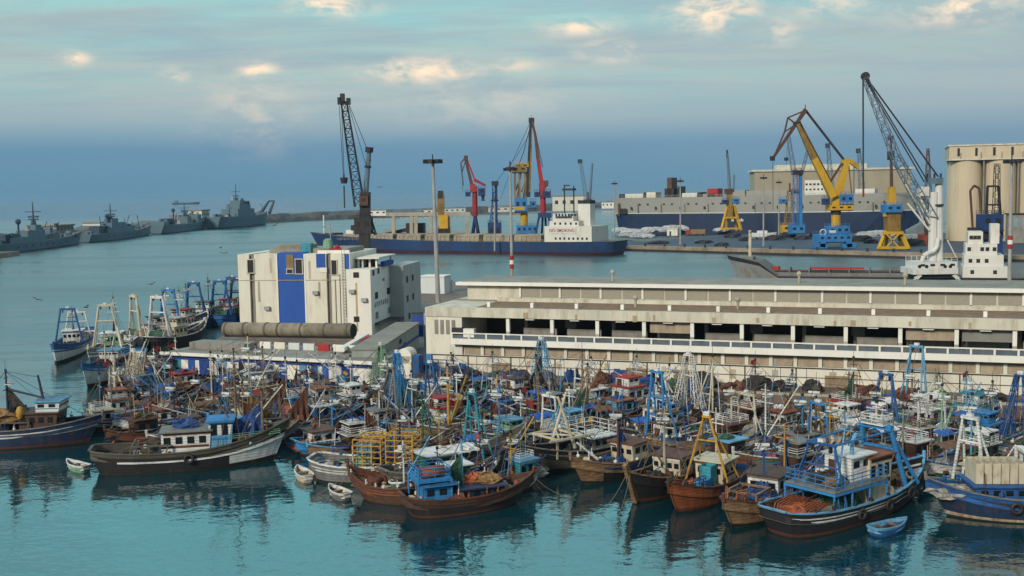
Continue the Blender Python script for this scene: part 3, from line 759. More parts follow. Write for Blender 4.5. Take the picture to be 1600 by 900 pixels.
# ------------------------------------------------------------------ basin behind the hall: pier, far quay, breakwater
M_FQ = mat('tan quay wall', (0.30, 0.235, 0.165), var=0.3, dirt=0.45, dirtc=(0.10, 0.075, 0.055), scale=0.15, streak=2)
M_FASPH = mat('blue grey apron', (0.032, 0.05, 0.085), var=0.35, dirt=0.3, dirtc=(0.04, 0.05, 0.07), scale=0.06)
M_ROCK = mat('breakwater rock', (0.13, 0.115, 0.10), var=0.5, scale=0.12, dirt=0.4, dirtc=(0.05, 0.05, 0.05), bump=.6, bscale=.4)
M_NAVY = mat('naval grey', (0.10, 0.18, 0.225), var=0.12, dirt=0.25, dirtc=(0.12, 0.12, 0.12), scale=0.1, streak=4)
M_NAVYD = mat('dark naval grey', (0.03, 0.065, 0.10), var=0.2)
M_CRRED = mat('crane red', (0.36, 0.022, 0.03), dirt=0.35, dirtc=(.12, .02, .02), scale=.3)
M_CRYEL = mat('crane yellow', (0.60, 0.35, 0.02), dirt=0.3, dirtc=(.22, .11, .02), scale=.3)
M_CRYELD = mat('dirty crane yellow', (0.28, 0.17, 0.03), var=.4, dirt=0.5, dirtc=(.06, .04, .02), scale=.3)
M_CRBLU = mat('crane blue', (0.03, 0.20, 0.50), dirt=0.3, dirtc=(.03, .09, .2), scale=.3)
M_CRNAV = mat('crane dark blue', (0.015, 0.045, 0.16), dirt=0.3, dirtc=(.02, .02, .04), scale=.3)
M_CRDRK = mat('crane black steel', (0.022, 0.024, 0.03), var=.4, dirt=.3, dirtc=RUST, scale=.4)
M_CRBRN = mat('crane brown steel', (0.11, 0.045, 0.025), var=.4, dirt=.3, dirtc=(.05, .03, .02), scale=.4)
M_CRWHT = mat('crane white', (0.70, 0.70, 0.66), var=.1, dirt=.3, dirtc=(.35, .28, .2), scale=.3, streak=3)
M_CRGRY = mat('crane blue grey', (0.13, 0.19, 0.25), var=.25, dirt=.3, dirtc=(.06, .07, .09), scale=.3)

def slab(name, pts, z0, z1, mm, kind='structure'):
    return struct(MB().prism([(p.x, p.y) for p in pts], z0, z1).build(name, mm), kind)

# pier on the far side of the blue bulk carrier
fq0, fq1 = P(958, 391, 0), P(1700, 412, 0)
fd = (fq1 - fq0).normalized(); fb = Vector((-fd.y, fd.x, 0))
p_l = fq0 - fd * 150
slab('far_quay', [fq0 - fd * 12, fq1 + fd * 60, fq1 + fd * 60 + fb * 270, fq0 - fd * 12 + fb * 105], -2, 2.0, M_FQ)
slab('quay_fender', [fq0 - fd * 12.4 - fb * .5, fq1 + fd * 60 - fb * .5, fq1 + fd * 60 - fb * .01, fq0 - fd * 12.4 - fb * .01], -1.5, 0.75, M_DARK)
slab('far_apron', [fq0 - fd * 11 + fb * 5, fq1 + fd * 59 + fb * 5, fq1 + fd * 59 + fb * 268, fq0 - fd * 11 + fb * 103], 1.9, 2.006, M_FASPH)
slab('jetty', [P(600, 378, 0), P(960, 391, 0), P(960, 381, 0), P(700, 365, 0), P(600, 362, 0)], -2, 2.0, M_FQ)
# breakwater: long rough ridge running in from the right, with the mole the warships lie along
def ridge(name, pts, w, h, label):
    m = MB(); q = random.Random(3); prev = None
    P2 = []
    for a, b in zip(pts[:-1], pts[1:]):
        n = max(2, int((b - a).length / 14))
        for i in range(n): P2.append(a.lerp(b, i / n))
    P2.append(pts[-1]); vs = []
    for i, p in enumerate(P2):
        d = (P2[min(i + 1, len(P2) - 1)] - P2[max(i - 1, 0)]).normalized(); nn = Vector((-d.y, d.x, 0))
        for s_, zz in ((-1, -1), (-.8, h * .45), (-.45, h), (.45, h), (.8, h * .5), (1, -1)):
            r_ = q.uniform(-.08, .08)
            v = p + nn * (s_ + r_) * w / 2; vs.append((v.x, v.y, zz + (q.uniform(-.12, .16) * h if zz > 0 else 0)))
    fs = [(i * 6 + j, i * 6 + j + 1, i * 6 + j + 7, i * 6 + j + 6) for i in range(len(P2) - 1) for j in range(5)]
    m.add(vs, fs)
    return tag(m.build(name, M_ROCK), label, 'breakwater')
ridge('breakwater', [Vector((-265, 420, 0)), Vector((-268, 800, 0)), P(380, 350, 0), P(470, 344.5, 0), P(560, 340, 0), P(760, 332.5, 0), P(960, 322, 0), P(1100, 317, 0)], 26, 7.5, 'long dark rock breakwater crossing behind the warships and the harbour mouth')

def members(root, base, lst):
    """lst: (part, material, kind, [(px,py)...], Y, size, size2)"""
    made = []
    for it in lst:
        nm, mm, kind, pts, Y, w = it[:6]; w1 = it[6] if len(it) > 6 else w
        pp = [Q(x, y, Y if not isinstance(Y, (list, tuple)) else Y[i]) - base for i, (x, y) in enumerate(pts)]
        m = MB()
        for i in range(len(pp) - 1):
            n = len(pp) - 1; wa = w + (w1 - w) * i / n; wb = w + (w1 - w) * (i + 1) / n
            if kind == 'bar': m.bar(pp[i], pp[i + 1], wa, wa, wb, wb)
            elif kind == 'tube': m.tube(pp[i], pp[i + 1], wa / 2, wb / 2, 10)
            elif kind == 'truss': m.truss(pp[i], pp[i + 1], wa, wb, max(4, int((pp[i + 1] - pp[i]).length / ((wa + wb) / 2) / 1.1)), max(.09, (wa + wb) * .035))
        made.append(m.build(nm, mm, root))
    return made
def pbox(root, base, nm, mm, x0, y0, x1, y1, Y, dep):
    """block seen between two photo corners, standing at distance Y, dep metres deep"""
    a, b = Q(x0, y0, Y) - base, Q(x1, y1, Y) - base
    z0, z1 = min(a.z, b.z), max(a.z, b.z); x0, x1 = min(a.x, b.x), max(a.x, b.x)
    m = MB(); m.span((x0, a.y, z0), (x1, a.y + dep, z1)); o = m.build(nm, mm, root)
    if nm in ('machinery_house', 'cab', 'portal_body', 'portal_top', 'house', 'base', 'portal', 'machine_house', 'turntable', 'winch_house', 'tower_head'):
        w = x1 - x0; h = z1 - z0; rl = MB(); n = max(2, int(w / 1.3))
        for yy in (a.y + .06, a.y + dep - .06):
            for k in range(n + 1): rl.bar((x0 + .06 + (w - .12) * k / n, yy, z1), (x0 + .06 + (w - .12) * k / n, yy, z1 + 1.0), .09)
            for f in (.5, 1.0): rl.bar((x0 + .06, yy, z1 + f), (x1 - .06, yy, z1 + f), .08)
        rl.build('railing', mm, o)
        q = max(1, int(w / 2.2))
        for k in range(q): blk('window' if h < 4.5 else 'door', M_OPEN, o, (x0 + w * (k + .5) / q, a.y - .03, z0 + h * .62), (w / q * .45, .08, h * .28))
        blk('grime_sill', M_CRDRK, o, (x0 + w / 2, a.y - .06, z0 + h * .08), (w * 1.02, .14, h * .1))
    return o
def crane(label, bx, by, Y, z=2.0, name='harbour_crane', cat='crane', group=None):
    b = Q(bx, by, Y); b.z = z
    return thing(name, label, cat, b, 0, group), Vector(b)

# A: dark mobile crane left, with lattice boom
Y = 300; t, b = crane('black mobile harbour crane with tall lattice boom and hanging hook behind the ice factory', 568, 430, Y, 1.5, group='harbour cranes')
members(t, b, [('boom', M_CRDRK, 'truss', [(562, 322), (537.5, 160)], Y, 2.6, 1.5),
    ('tower', M_CRGRY, 'tube', [(571, 305), (577, 234)], Y + 1, 1.6, 1.2), ('tower_ring', M_CRDRK, 'tube', [(576.6, 238), (577.2, 230)], Y + 1, 2.2), ('tower_ring', M_CRDRK, 'tube', [(574.6, 262), (574.8, 259)], Y + 1, 1.9), ('tower_lamp', M_CRDRK, 'bar', [(574, 250), (580, 250)], Y + 1, .4),
    ('column', M_CRDRK, 'bar', [(569, 432), (571, 300)], Y, 3.0, 2.6), ('cable', M_CABLED, 'bar', [(530, 165), (537, 283)], Y, .14), ('cable', M_CABLED, 'bar', [(533.5, 165), (538, 283)], Y, .14), ('stay', M_CABLED, 'bar', [(544, 160), (575, 236)], Y, .16), ('stay', M_CABLED, 'bar', [(545, 166), (573, 262)], Y, .14),
    ('hook_rod', M_CRDRK, 'bar', [(537.5, 290), (538.5, 325)], Y, .35), ('strut', M_CRDRK, 'bar', [(576, 330), (588, 367)], Y, .5), ('strut', M_CRDRK, 'bar', [(576, 352), (586, 367)], Y, .4)])
m = MB(); c = Q(537.5, 281, Y) - b; m.tube(c + Vector((0, 0, -1)), c + Vector((0, 0, .6)), .8, 1.1, 8); m.tube(c + Vector((0, 0, .2)), c + Vector((0, 0, 1.7)), .3, .2, 6); m.build('hook_block', M_CRDRK, t)
for x0, y0, x1, y1 in ((527, 152, 533, 163), (541, 153, 547, 163), (531, 146, 538, 158)): pbox(t, b, 'sheave_head', M_CRDRK, x0, y0, x1, y1, Y - .7, 1.4)
pbox(t, b, 'head_beam', M_CRDRK, 528, 158, 547, 163, Y - .5, 1.0)
pbox(t, b, 'machinery_house', M_CRDRK, 553, 340, 580, 366, Y - 1.5, 5); pbox(t, b, 'cab', M_CRBRN, 561, 306, 575, 322, Y - 2.2, 2.5); pbox(t, b, 'counterweight', M_CRDRK, 548, 352, 560, 360, Y - 1, 4)
pbox(t, b, 'carriage', M_CRDRK, 548, 418, 592, 432, Y - 3, 7)

# B: concrete conveyor trestle behind the ship
Y = 482
t, b = crane('beige concrete conveyor trestle standing on the pier behind the blue bulk carrier', 650, 384, Y, 2.0, 'conveyor_trestle', 'trestle')
for x in (615, 643, 650, 673, 680, 702, 730): members(t, b, [('leg', M_CONC, 'bar', [(x, 384), (x, 338)], Y, 1.5)])
members(t, b, [('deck_beam', M_CONC, 'bar', [(603, 335), (735, 334)], Y, 1.6), ('diagonal_belt', M_CRDRK, 'bar', [(580, 372), (660, 353)], Y + 4, 1.6)])
pbox(t, b, 'conveyor_house', M_CRDRK, 634, 349, 664, 380, Y + 3, 6); pbox(t, b, 'gallery', M_CRGRY, 603, 327, 660, 333, Y - .6, 4)
t, b = crane('ochre loading hopper with dark head tower on the pier behind the blue ship', 692, 384, Y, 2.0, 'loading_hopper', 'hopper')
pbox(t, b, 'bin', M_CRYEL, 685, 336, 700, 357, Y - 2, 6); pbox(t, b, 'head_tower', M_CRYELD, 683, 302, 694, 336, Y - 1, 4); pbox(t, b, 'head_house', M_CRDRK, 684, 298, 692, 310, Y - 1.2, 4.4)
for x in (686, 699): members(t, b, [('leg', M_CONC, 'bar', [(x, 384), (x, 357)], Y, 1.2)])
pbox(t, b, 'base', M_CRDRK, 684, 357, 702, 366, Y - 1.5, 5)

# C: two red cranes
def red_crane(label, ox, Y, pts):
    t, b = crane(label, ox, 384, Y, 2.0, group='harbour cranes'); return t, b
Y = 500; t, b = crane('red slewing crane with folded dark jib, the left one of the two red cranes', 742, 382, Y, 2.0, group='harbour cranes')
members(t, b, [('pedestal', M_CRRED, 'tube', [(742, 338), (742, 291)], Y, 2.6, 2.2), ('column', M_CRRED, 'bar', [(741, 300), (738, 288)], Y, 3.2, 2.6), ('boom', M_CRBRN, 'bar', [(738, 292), (727, 247)], Y, 1.5, 1.1), ('jib', M_CRBRN, 'bar', [(728, 245), (720, 255), (724, 290)], Y, .7, .45), ('fly_tie', M_CRDRK, 'bar', [(728, 249), (722.5, 268)], Y, .35), ('tie', M_CRRED, 'bar', [(729, 247), (743, 284)], Y, .7), ('arm', M_CRRED, 'bar', [(741, 281), (759, 290)], Y, 1.6, .9), ('cable', M_CABLED, 'bar', [(722, 258), (723, 300)], Y, .15)])
pbox(t, b, 'machinery_house', M_CRNAV, 747, 294, 758, 306, Y - 2, 5); pbox(t, b, 'cab', M_CRNAV, 727, 300, 735, 307, Y - 2, 3); pbox(t, b, 'counterweight', M_CRNAV, 752, 306, 757, 314, Y - 1, 3); pbox(t, b, 'head', M_CRBRN, 725, 243, 731, 251, Y - .7, 1.4)
for x in (735, 749): members(t, b, [('leg', M_CRNAV, 'bar', [(x, 384), (742, 336)], (Y - 2, Y), 1.0)])
for x in (738, 752): members(t, b, [('leg', M_CRNAV, 'bar', [(x, 384), (743, 336)], (Y + 4, Y), 1.0)])
Y = 470; t, b = crane('red slewing crane with long brown raised boom beside the yellow lattice crane', 849, 384, Y, 2.0, group='harbour cranes')
members(t, b, [('pedestal', M_CRRED, 'tube', [(849, 340), (848, 293)], Y, 2.6, 2.2), ('column', M_CRRED, 'bar', [(848, 306), (846, 286)], Y, 3.0, 2.2), ('boom', M_CRRED, 'bar', [(847, 290), (840.5, 248)], Y, 1.9, 1.4), ('boom', M_CRBRN, 'bar', [(840.5, 248), (837, 215), (832, 190)], Y, 1.5, .8), ('boom_lattice', M_CRBRN, 'truss', [(846, 262), (835, 205)], Y + .6, 1.4, .7), ('arm', M_CRNAV, 'bar', [(848, 296), (855, 285)], Y, 1.4)])
pbox(t, b, 'machinery_house', M_CRNAV, 848, 299, 861, 309, Y - 2, 5); pbox(t, b, 'cab', M_CRNAV, 835, 300, 843, 308, Y - 2, 3); pbox(t, b, 'upper_house', M_CRBRN, 849, 282, 857, 291, Y - 1, 2.5); pbox(t, b, 'portal_deck', M_CRNAV, 841, 333, 862, 340, Y - 3, 6)
for x in (835, 846, 854, 864): members(t, b, [('leg', M_CRNAV, 'bar', [(x, 378), (850 + (x - 850) * .5, 337)], Y - 2 if x in (835, 864) else Y + 2, .9)])
# D: yellow lattice crane with blue house
Y = 478; t, b = crane('yellow lattice crane with black raised boom and sky blue machinery house', 820, 384, Y, 2.0, group='harbour cranes')
members(t, b, [('pedestal', M_CRYEL, 'tube', [(819, 353), (819, 333)], Y, 3.2), ('boom', M_CRDRK, 'bar', [(825, 308), (830, 187)], Y, 2.0, 1.3), ('boom_face', M_CRYELD, 'bar', [(827.5, 300), (831, 200)], Y - .8, .7, .5), ('mast_tip', M_CRDRK, 'tube', [(830, 190), (830, 180)], Y, .4, .15),
    ('tie', M_CABLED, 'bar', [(828, 200), (818, 238), (808, 265)], Y, .35), ('tie', M_CABLED, 'bar', [(829, 190), (796, 262)], Y, .2), ('tie', M_CABLED, 'bar', [(826, 212), (806, 246), (770, 290)], Y, .18), ('cable', M_CABLED, 'bar', [(798, 268), (782, 310)], Y, .15)])
for x in (805, 812, 821): members(t, b, [('tower_leg', M_CRYELD, 'bar', [(x, 312), (x - .5, 262)], Y - .5, .9)])
for x in (808, 818): members(t, b, [('tower_leg', M_CRYELD, 'bar', [(x, 312), (x + 6, 268)], Y + 3, .8), ('brace', M_CRYELD, 'bar', [(x - 3, 300), (x + 4, 280)], Y + .5, .6)])
pbox(t, b, 'tower_head', M_CRYELD, 800, 260, 823, 270, Y - 1.5, 4); pbox(t, b, 'winch_house', M_CRYEL, 805, 256, 826, 262, Y - 1, 3); pbox(t, b, 'machinery_house', M_CRBLU, 804, 310, 824, 333, Y - 3, 7); pbox(t, b, 'house_stripe', M_CRYEL, 803.8, 323, 820, 328, Y - 3.1, .3)
pbox(t, b, 'cab', M_CRBLU, 828, 314, 838, 326, Y - 1, 4); pbox(t, b, 'portal', M_CRBLU, 807, 353, 840, 366, Y - 3, 7); pbox(t, b, 'boom_head', M_CRDRK, 826, 184, 835, 192, Y - .8, 1.6)
for x in (808, 838): members(t, b, [('leg', M_CRBLU, 'bar', [(x, 384), (x, 364)], Y - 2, 1.4)])
# E: dark blue lattice tower
Y = 490; t, b = crane('slim dark blue lattice tower between the red and yellow cranes', 772, 384, Y, 2.0, 'lattice_tower', 'crane tower', group='harbour cranes')
members(t, b, [('lattice', M_CRNAV, 'truss', [(773, 350), (773, 287)], Y, 2.4, 2.0), ('spine', M_CRNAV, 'bar', [(775, 350), (775, 286)], Y + .5, 1.1), ('brace', M_CRBLU, 'bar', [(765, 352), (771, 300)], Y, .8)])
pbox(t, b, 'head', M_CRDRK, 768, 283, 779, 290, Y - 1.2, 3); pbox(t, b, 'base', M_CRNAV, 762, 348, 784, 384, Y - 2, 6)
# F: far grey pair of booms
Y = 900; t, b = crane('distant pale grey twin boom crane showing above the ship funnel', 918, 345, Y, 2.0, group='harbour cranes')
members(t, b, [('boom', M_CRGRY, 'truss', [(917, 318), (907, 252)], Y, 3.2, 1.8), ('boom', M_CRGRY, 'tube', [(921, 316), (925.5, 255)], Y, 2.4, 1.6), ('column', M_CRGRY, 'tube', [(918, 345), (918, 300)], Y, 4, 2)])
pbox(t, b, 'head', M_CRDRK, 903, 249, 910, 255, Y, 3); pbox(t, b, 'house', M_CRDRK, 912, 312, 926, 322, Y - 2, 6); pbox(t, b, 'base', M_CRNAV, 908, 335, 930, 347, Y - 3, 8)

# right side -------------------------------------------------------
# G: small yellow tripod base crane
Y = 545; t, b = crane('yellow four legged crane with thin grey mast in front of the long grey ship', 1142, 360, Y, 2.0, group='harbour cranes')
members(t, b, [('tower', M_CRYELD, 'bar', [(1140, 342), (1140, 295)], Y, 3.0, 2.4), ('mast', M_CRGRY, 'tube', [(1140, 298), (1136.5, 240)], Y, 1.8, 1.1), ('mast_tip', M_CRDRK, 'tube', [(1136.5, 246), (1136, 234)], Y, 1.2, .8), ('rear_mast', M_CRGRY, 'tube', [(1146, 300), (1147, 273)], Y, 1.0)])
for x, yy in ((1127, Y - 4), (1158, Y - 4), (1134, Y + 5), (1151, Y + 5)): members(t, b, [('leg', M_CRYEL, 'bar', [(x, 360), (1142 + (x - 1142) * .35, 322)], (yy, Y), 1.0)])
members(t, b, [('ring_beam', M_CRYEL, 'bar', [(1132, 340), (1153, 340)], Y - 2.5, .9), ('sill_beam', M_CRYEL, 'bar', [(1127, 357), (1158, 357)], Y - 4, .8)])
pbox(t, b, 'machinery_house', M_CRBLU, 1144, 310, 1156, 318, Y - 2, 5); pbox(t, b, 'cab', M_CRNAV, 1130, 312, 1138, 319, Y - 2, 4); pbox(t, b, 'head', M_CRBRN, 1134, 295, 1145, 303, Y - 1.5, 4)
# H: blue tower pair with thin booms
Y = 500; t, b = crane('blue double tower crane with two thin grey booms left of the big yellow crane', 1243, 362, Y, 2.0, group='harbour cranes')
members(t, b, [('tower', M_CRBLU, 'truss', [(1243, 352), (1243, 268)], Y, 1.9), ('tower', M_CRBLU, 'bar', [(1251, 352), (1251, 268)], Y, 1.3), ('boom', M_CRGRY, 'truss', [(1241, 272), (1232, 214)], Y, 2.0, 1.3), ('boom', M_CRGRY, 'truss', [(1253, 270), (1262, 235)], Y, 1.3, .9), ('hook_cable', M_CABLED, 'bar', [(1230, 228), (1229, 256)], Y, .15)])
pbox(t, b, 'tower_head', M_CRDRK, 1240, 266, 1255, 273, Y - 1.5, 4); pbox(t, b, 'base', M_CRBLU, 1236, 352, 1258, 366, Y - 3, 7); pbox(t, b, 'hook_block', M_CRDRK, 1226, 246, 1232, 251, Y, 1)
Y = 505; t, b = crane('narrow yellow frame crane with blue cab at the foot of the blue towers', 1230, 362, Y, 2.0, group='harbour cranes')
members(t, b, [('frame', M_CRYELD, 'truss', [(1232, 350), (1234, 298)], Y, 3.0, 1.8), ('mast', M_CRBRN, 'tube', [(1234, 300), (1234, 286)], Y, .8)])
pbox(t, b, 'cab', M_CRBLU, 1219, 311, 1229, 318, Y - 1, 3); pbox(t, b, 'base', M_CRYEL, 1223, 352, 1236, 364, Y - 2, 5)
# I: big yellow double link crane with blue portal
bI = P(1304, 387, 2.0); Y = bI.y
t, b = crane('huge yellow double link level luffing crane on a sky blue stepped base', 1304, 387, Y, 2.0, group='harbour cranes')
members(t, b, [('pedestal', M_CRYEL, 'tube', [(1306, 357), (1306, 330)], Y, 3.4), ('slew_ring', M_CRDRK, 'tube', [(1306, 335), (1306, 328)], Y, 3.9), ('boom', M_CRYEL, 'bar', [(1302, 308), (1272, 248)], Y - .8, 2.9, 2.3), ('boom', M_CRYELD, 'bar', [(1272, 248), (1246, 194)], Y - .8, 2.3, 1.2), ('boom_walk', M_CRBRN, 'bar', [(1298, 284), (1251, 194)], Y + .6, .7), ('mast_arm', M_CRYEL, 'bar', [(1303, 324), (1318, 272), (1323, 252)], Y + 1, 3.0, 1.8), ('counter_arm', M_CRYEL, 'bar', [(1315, 252), (1328, 251), (1341, 262)], Y + 1, 1.8, 1.4), ('brace', M_CRBRN, 'bar', [(1297, 284), (1318, 252)], Y + .8, .8),
    ('jib', M_CRBRN, 'bar', [(1207, 248), (1245, 192), (1259, 171)], Y - .5, .9, 1.5), ('jib_top', M_CRBRN, 'bar', [(1209, 246), (1226, 206), (1231, 184), (1257, 173)], Y - .5, .55), ('jib_web', M_CRBRN, 'bar', [(1231, 184), (1244, 194), (1226, 206)], Y - .5, .5), ('tie', M_CRDRK, 'bar', [(1260, 174), (1318, 249)], Y + .3, .75), ('peak', M_CRDRK, 'tube', [(1258, 173), (1258.5, 163)], Y - .5, .5, .2), ('cable', M_CABLED, 'bar', [(1207.5, 250), (1208, 328)], Y, .16), ('rear_stay', M_CRYELD, 'bar', [(1326, 256), (1331, 306)], Y + 1, .4)])
pbox(t, b, 'jib_tip', M_CRDRK, 1204, 244, 1211, 251, Y - 1, 1.2); pbox(t, b, 'boom_pivot', M_CRDRK, 1241, 190, 1252, 196, Y - 1.2, 2)
pbox(t, b, 'turntable', M_CRYEL, 1297, 321, 1333, 329, Y - 2.5, 6); pbox(t, b, 'machinery_house', M_CRBLU, 1313, 304, 1334, 321, Y - 1.5, 5); pbox(t, b, 'cab', M_CRNAV, 1287, 310, 1297, 320, Y - 2, 3)
pbox(t, b, 'portal_top', M_CRBLU, 1296, 354, 1328, 368, Y - 3, 7); pbox(t, b, 'portal_body', M_CRBLU, 1280, 367, 1331, 379, Y - 4, 9); pbox(t, b, 'portal_sign', M_CRWHT, 1296, 360, 1306, 364, Y - 3.1, .2)
for x in (1271, 1316):
    for yy in (Y - 4.5, Y + 4): pbox(t, b, 'bogie', M_CRBLU, x, 381, x + 22, 388, yy, 2)
members(t, b, [('leg', M_CRBLU, 'bar', [(1284, 386), (1286, 376)], Y - 3.5, 2.0), ('leg', M_CRBLU, 'bar', [(1327, 386), (1325, 376)], Y - 3.5, 2.0), ('leg', M_CRBLU, 'bar', [(1287, 386), (1289, 376)], Y + 5, 2.0), ('leg', M_CRBLU, 'bar', [(1324, 386), (1322, 376)], Y + 5, 2.0)])
m = MB(); c = Q(1286, 363, Y - 3.3) - b
for k in range(12):
    a, a2 = 2 * math.pi * k / 12, 2 * math.pi * (k + 1) / 12
    m.tube(c + Vector((math.cos(a) * 1.1, 0, math.sin(a) * 1.1)), c + Vector((math.cos(a2) * 1.1, 0, math.sin(a2) * 1.1)), .22, n=6)
m.build('cable_reel', M_CRWHT, t)
# J: white mobile crane on pier
Y = 258; t, b = crane('white mobile harbour crane with long lattice boom, cables and white pipe column behind hall roof', 1462, 440, Y, 1.5, group='harbour cranes')
members(t, b, [('column', M_CRWHT, 'tube', [(1457, 410), (1459, 300)], Y, 2.2, 2.0), ('column', M_CRWHT, 'tube', [(1467, 408), (1467, 284)], Y, 1.9, 1.7), ('exhaust_pipe', M_CRWHT, 'tube', [(1440, 410), (1443, 400), (1450, 395), (1458, 393), (1464, 386), (1466, 372)], Y - 1.8, 1.0), ('boom', M_CRGRY, 'truss', [(1455, 345), (1400, 245), (1352, 122)], Y, 2.6, 1.1), ('cable', M_CRDRK, 'bar', [(1354, 122), (1466, 276)], Y, .3), ('cable', M_CRDRK, 'bar', [(1353, 126), (1444, 284)], Y + .6, .24), ('cable', M_CRDRK, 'bar', [(1354, 124), (1450, 284)], Y - .6, .24), ('hook_cable', M_CABLED, 'bar', [(1348.5, 124), (1349, 302)], Y, .3), ('hook_rod', M_CRRED, 'bar', [(1349, 295), (1349, 308)], Y, .35),
    ('strut', M_CRWHT, 'bar', [(1415, 288), (1453, 350)], Y - .5, .45), ('strut', M_CRWHT, 'bar', [(1418, 318), (1452, 360)], Y - .7, .4), ('strut', M_CRWHT, 'bar', [(1436, 306), (1455, 345)], Y - .5, .4), ('strut', M_CRWHT, 'bar', [(1432, 320), (1446, 352)], Y + .5, .3), ('rail_stay', M_CRWHT, 'bar', [(1480, 375), (1494, 402)], Y, .25), ('collar', M_CRDRK, 'tube', [(1465, 322), (1465, 319)], Y, 2.8)])
pbox(t, b, 'column_head', M_CRGRY, 1452, 278, 1474, 287, Y - 1.4, 2.8); pbox(t, b, 'winch', M_CRWHT, 1438, 292, 1452, 306, Y - 1, 2.5)
for x in (1449, 1460, 1470): members(t, b, [('head_lamp', M_CRDRK, 'bar', [(x, 279), (x, 271)], Y, .35)])
m = MB(); c = Q(1352, 119, Y) - b; m.tube(c + Vector((0, -.5, 0)), c + Vector((0, .5, 0)), .95, n=14); m.build('sheave', M_CRDRK, t)
pbox(t, b, 'machine_house', M_CRWHT, 1434, 410, 1496, 421, Y - 4, 8); pbox(t, b, 'house_skirt', M_CRWHT, 1427, 420, 1497, 428, Y - 4.2, 8.4); pbox(t, b, 'chassis', M_CRDRK, 1432, 428, 1494, 434, Y - 3, 6)
for x in (1437, 1448, 1477, 1485):
    c = Q(x, 416.5, Y - 4.05) - b; p_ = MB(); p_.tube(c, c + Vector((0, .1, 0)), .42, n=10); p_.build('porthole', M_OPEN, t)
for x in (1430, 1497): members(t, b, [('outrigger', M_CRWHT, 'bar', [(x + (8 if x < 1450 else -8), 429), (x, 436), (x, 441)], Y - 3.5, .8)])
# K: yellow tower crane right of the big crane
bK = P(1395, 390, 2.0); Y = bK.y; t, b = crane('yellow portal crane with blue house and tall thin dark mast near the white crane', 1395, 390, Y, 2.0, group='harbour cranes')
members(t, b, [('mast', M_CRBRN, 'tube', [(1393, 300), (1392, 212)], Y, 1.3, .8), ('mast_cage', M_CRDRK, 'bar', [(1392, 250), (1392, 236)], Y, 2.0), ('mast_cage', M_CRDRK, 'bar', [(1392, 219), (1392, 212)], Y, 1.7), ('tower', M_CRYEL, 'bar', [(1393, 322), (1393, 292)], Y, 2.6, 2.2), ('tower', M_CRYELD, 'bar', [(1394, 366), (1394, 334)], Y, 4.6, 4.6), ('ring', M_CRYEL, 'bar', [(1380, 336), (1408, 336)], Y - 1, 1.0), ('ring', M_CRYEL, 'bar', [(1380, 364), (1409, 364)], Y - 2.5, 1.0)])
for x, yy in ((1373, Y - 4), (1420, Y - 4), (1381, Y + 5), (1411, Y + 5)): members(t, b, [('leg', M_CRYEL, 'bar', [(x, 390), (1395 + (x - 1395) * .5, 362)], (yy, Y), 1.1)])
members(t, b, [('sill_beam', M_CRYEL, 'bar', [(1372, 387), (1421, 387)], Y - 4, .9)])
for a_, c_ in ((1385, 1404), (1404, 1385)): members(t, b, [('brace', M_CRYEL, 'bar', [(a_, 386), (c_, 366)], Y - 4, .5)])
pbox(t, b, 'machinery_house', M_CRBLU, 1385, 320, 1410, 333, Y - 3, 6)
# L: thin reddish mast truss behind the white crane, and small booms behind the ship
for px_, y0, y1, Y, mm, lab in ((1450, 330, 232, 300, M_CRBRN, 'reddish lattice mast just behind the white crane column'), (1294, 300, 226, 640, M_CRGRY, 'small grey boom rising behind the yellow crane'), (1342, 300, 234, 640, M_CRGRY, 'small grey boom rising behind the counterweight arm')):
    t, b = crane(lab, px_, 360, Y, 2.0, 'crane_mast', 'crane mast', group='harbour cranes')
    dx = 0 if px_ == 1450 else 5
    members(t, b, [('lattice', mm, 'truss', [(px_ + dx, y0), (px_, y1)], Y, 3.0 if Y > 400 else 1.8, 1.4 if Y > 400 else .5), ('foot', mm, 'bar', [(px_ + dx, 368), (px_ + dx, y0)], Y, 1.6)])
    if dx: pbox(t, b, 'head', M_CRDRK, px_ - 3, y1 - 2, px_ + 3, y1 + 5, Y, 2); pbox(t, b, 'base', M_CRBLU, px_ - 8, 350, px_ + 18, 368, Y - 2, 6)
# M: dark ship loader in front of the silos
Y = 330; t, b = crane('dark steel ship loader tower standing in front of the pale silos', 1548, 420, Y, 1.5, 'ship_loader', 'ship loader', group='harbour cranes')
members(t, b, [('tower', M_CRDRK, 'truss', [(1556, 372), (1558, 256)], Y, 2.0, 1.2), ('frame', M_CRDRK, 'bar', [(1540, 372), (1543, 291), (1560, 291), (1566, 372)], Y, .6), ('frame', M_CRDRK, 'bar', [(1540, 320), (1564, 320)], Y, .5), ('frame', M_CRDRK, 'bar', [(1540, 340), (1565, 340)], Y, .5), ('gooseneck', M_CRBRN, 'tube', [(1520, 360), (1516, 298), (1522, 290), (1530, 294), (1533, 330)], Y, .7), ('column', M_CRNAV, 'bar', [(1552, 430), (1552, 368)], Y, 4.0)])
pbox(t, b, 'house', M_CRNAV, 1536, 335, 1568, 362, Y - 2, 5); pbox(t, b, 'lower_house', M_CRDRK, 1520, 356, 1545, 374, Y - 1, 4); pbox(t, b, 'roof_sign', M_CRWHT, 1546, 362, 1560, 376, Y - 2.2, .3)

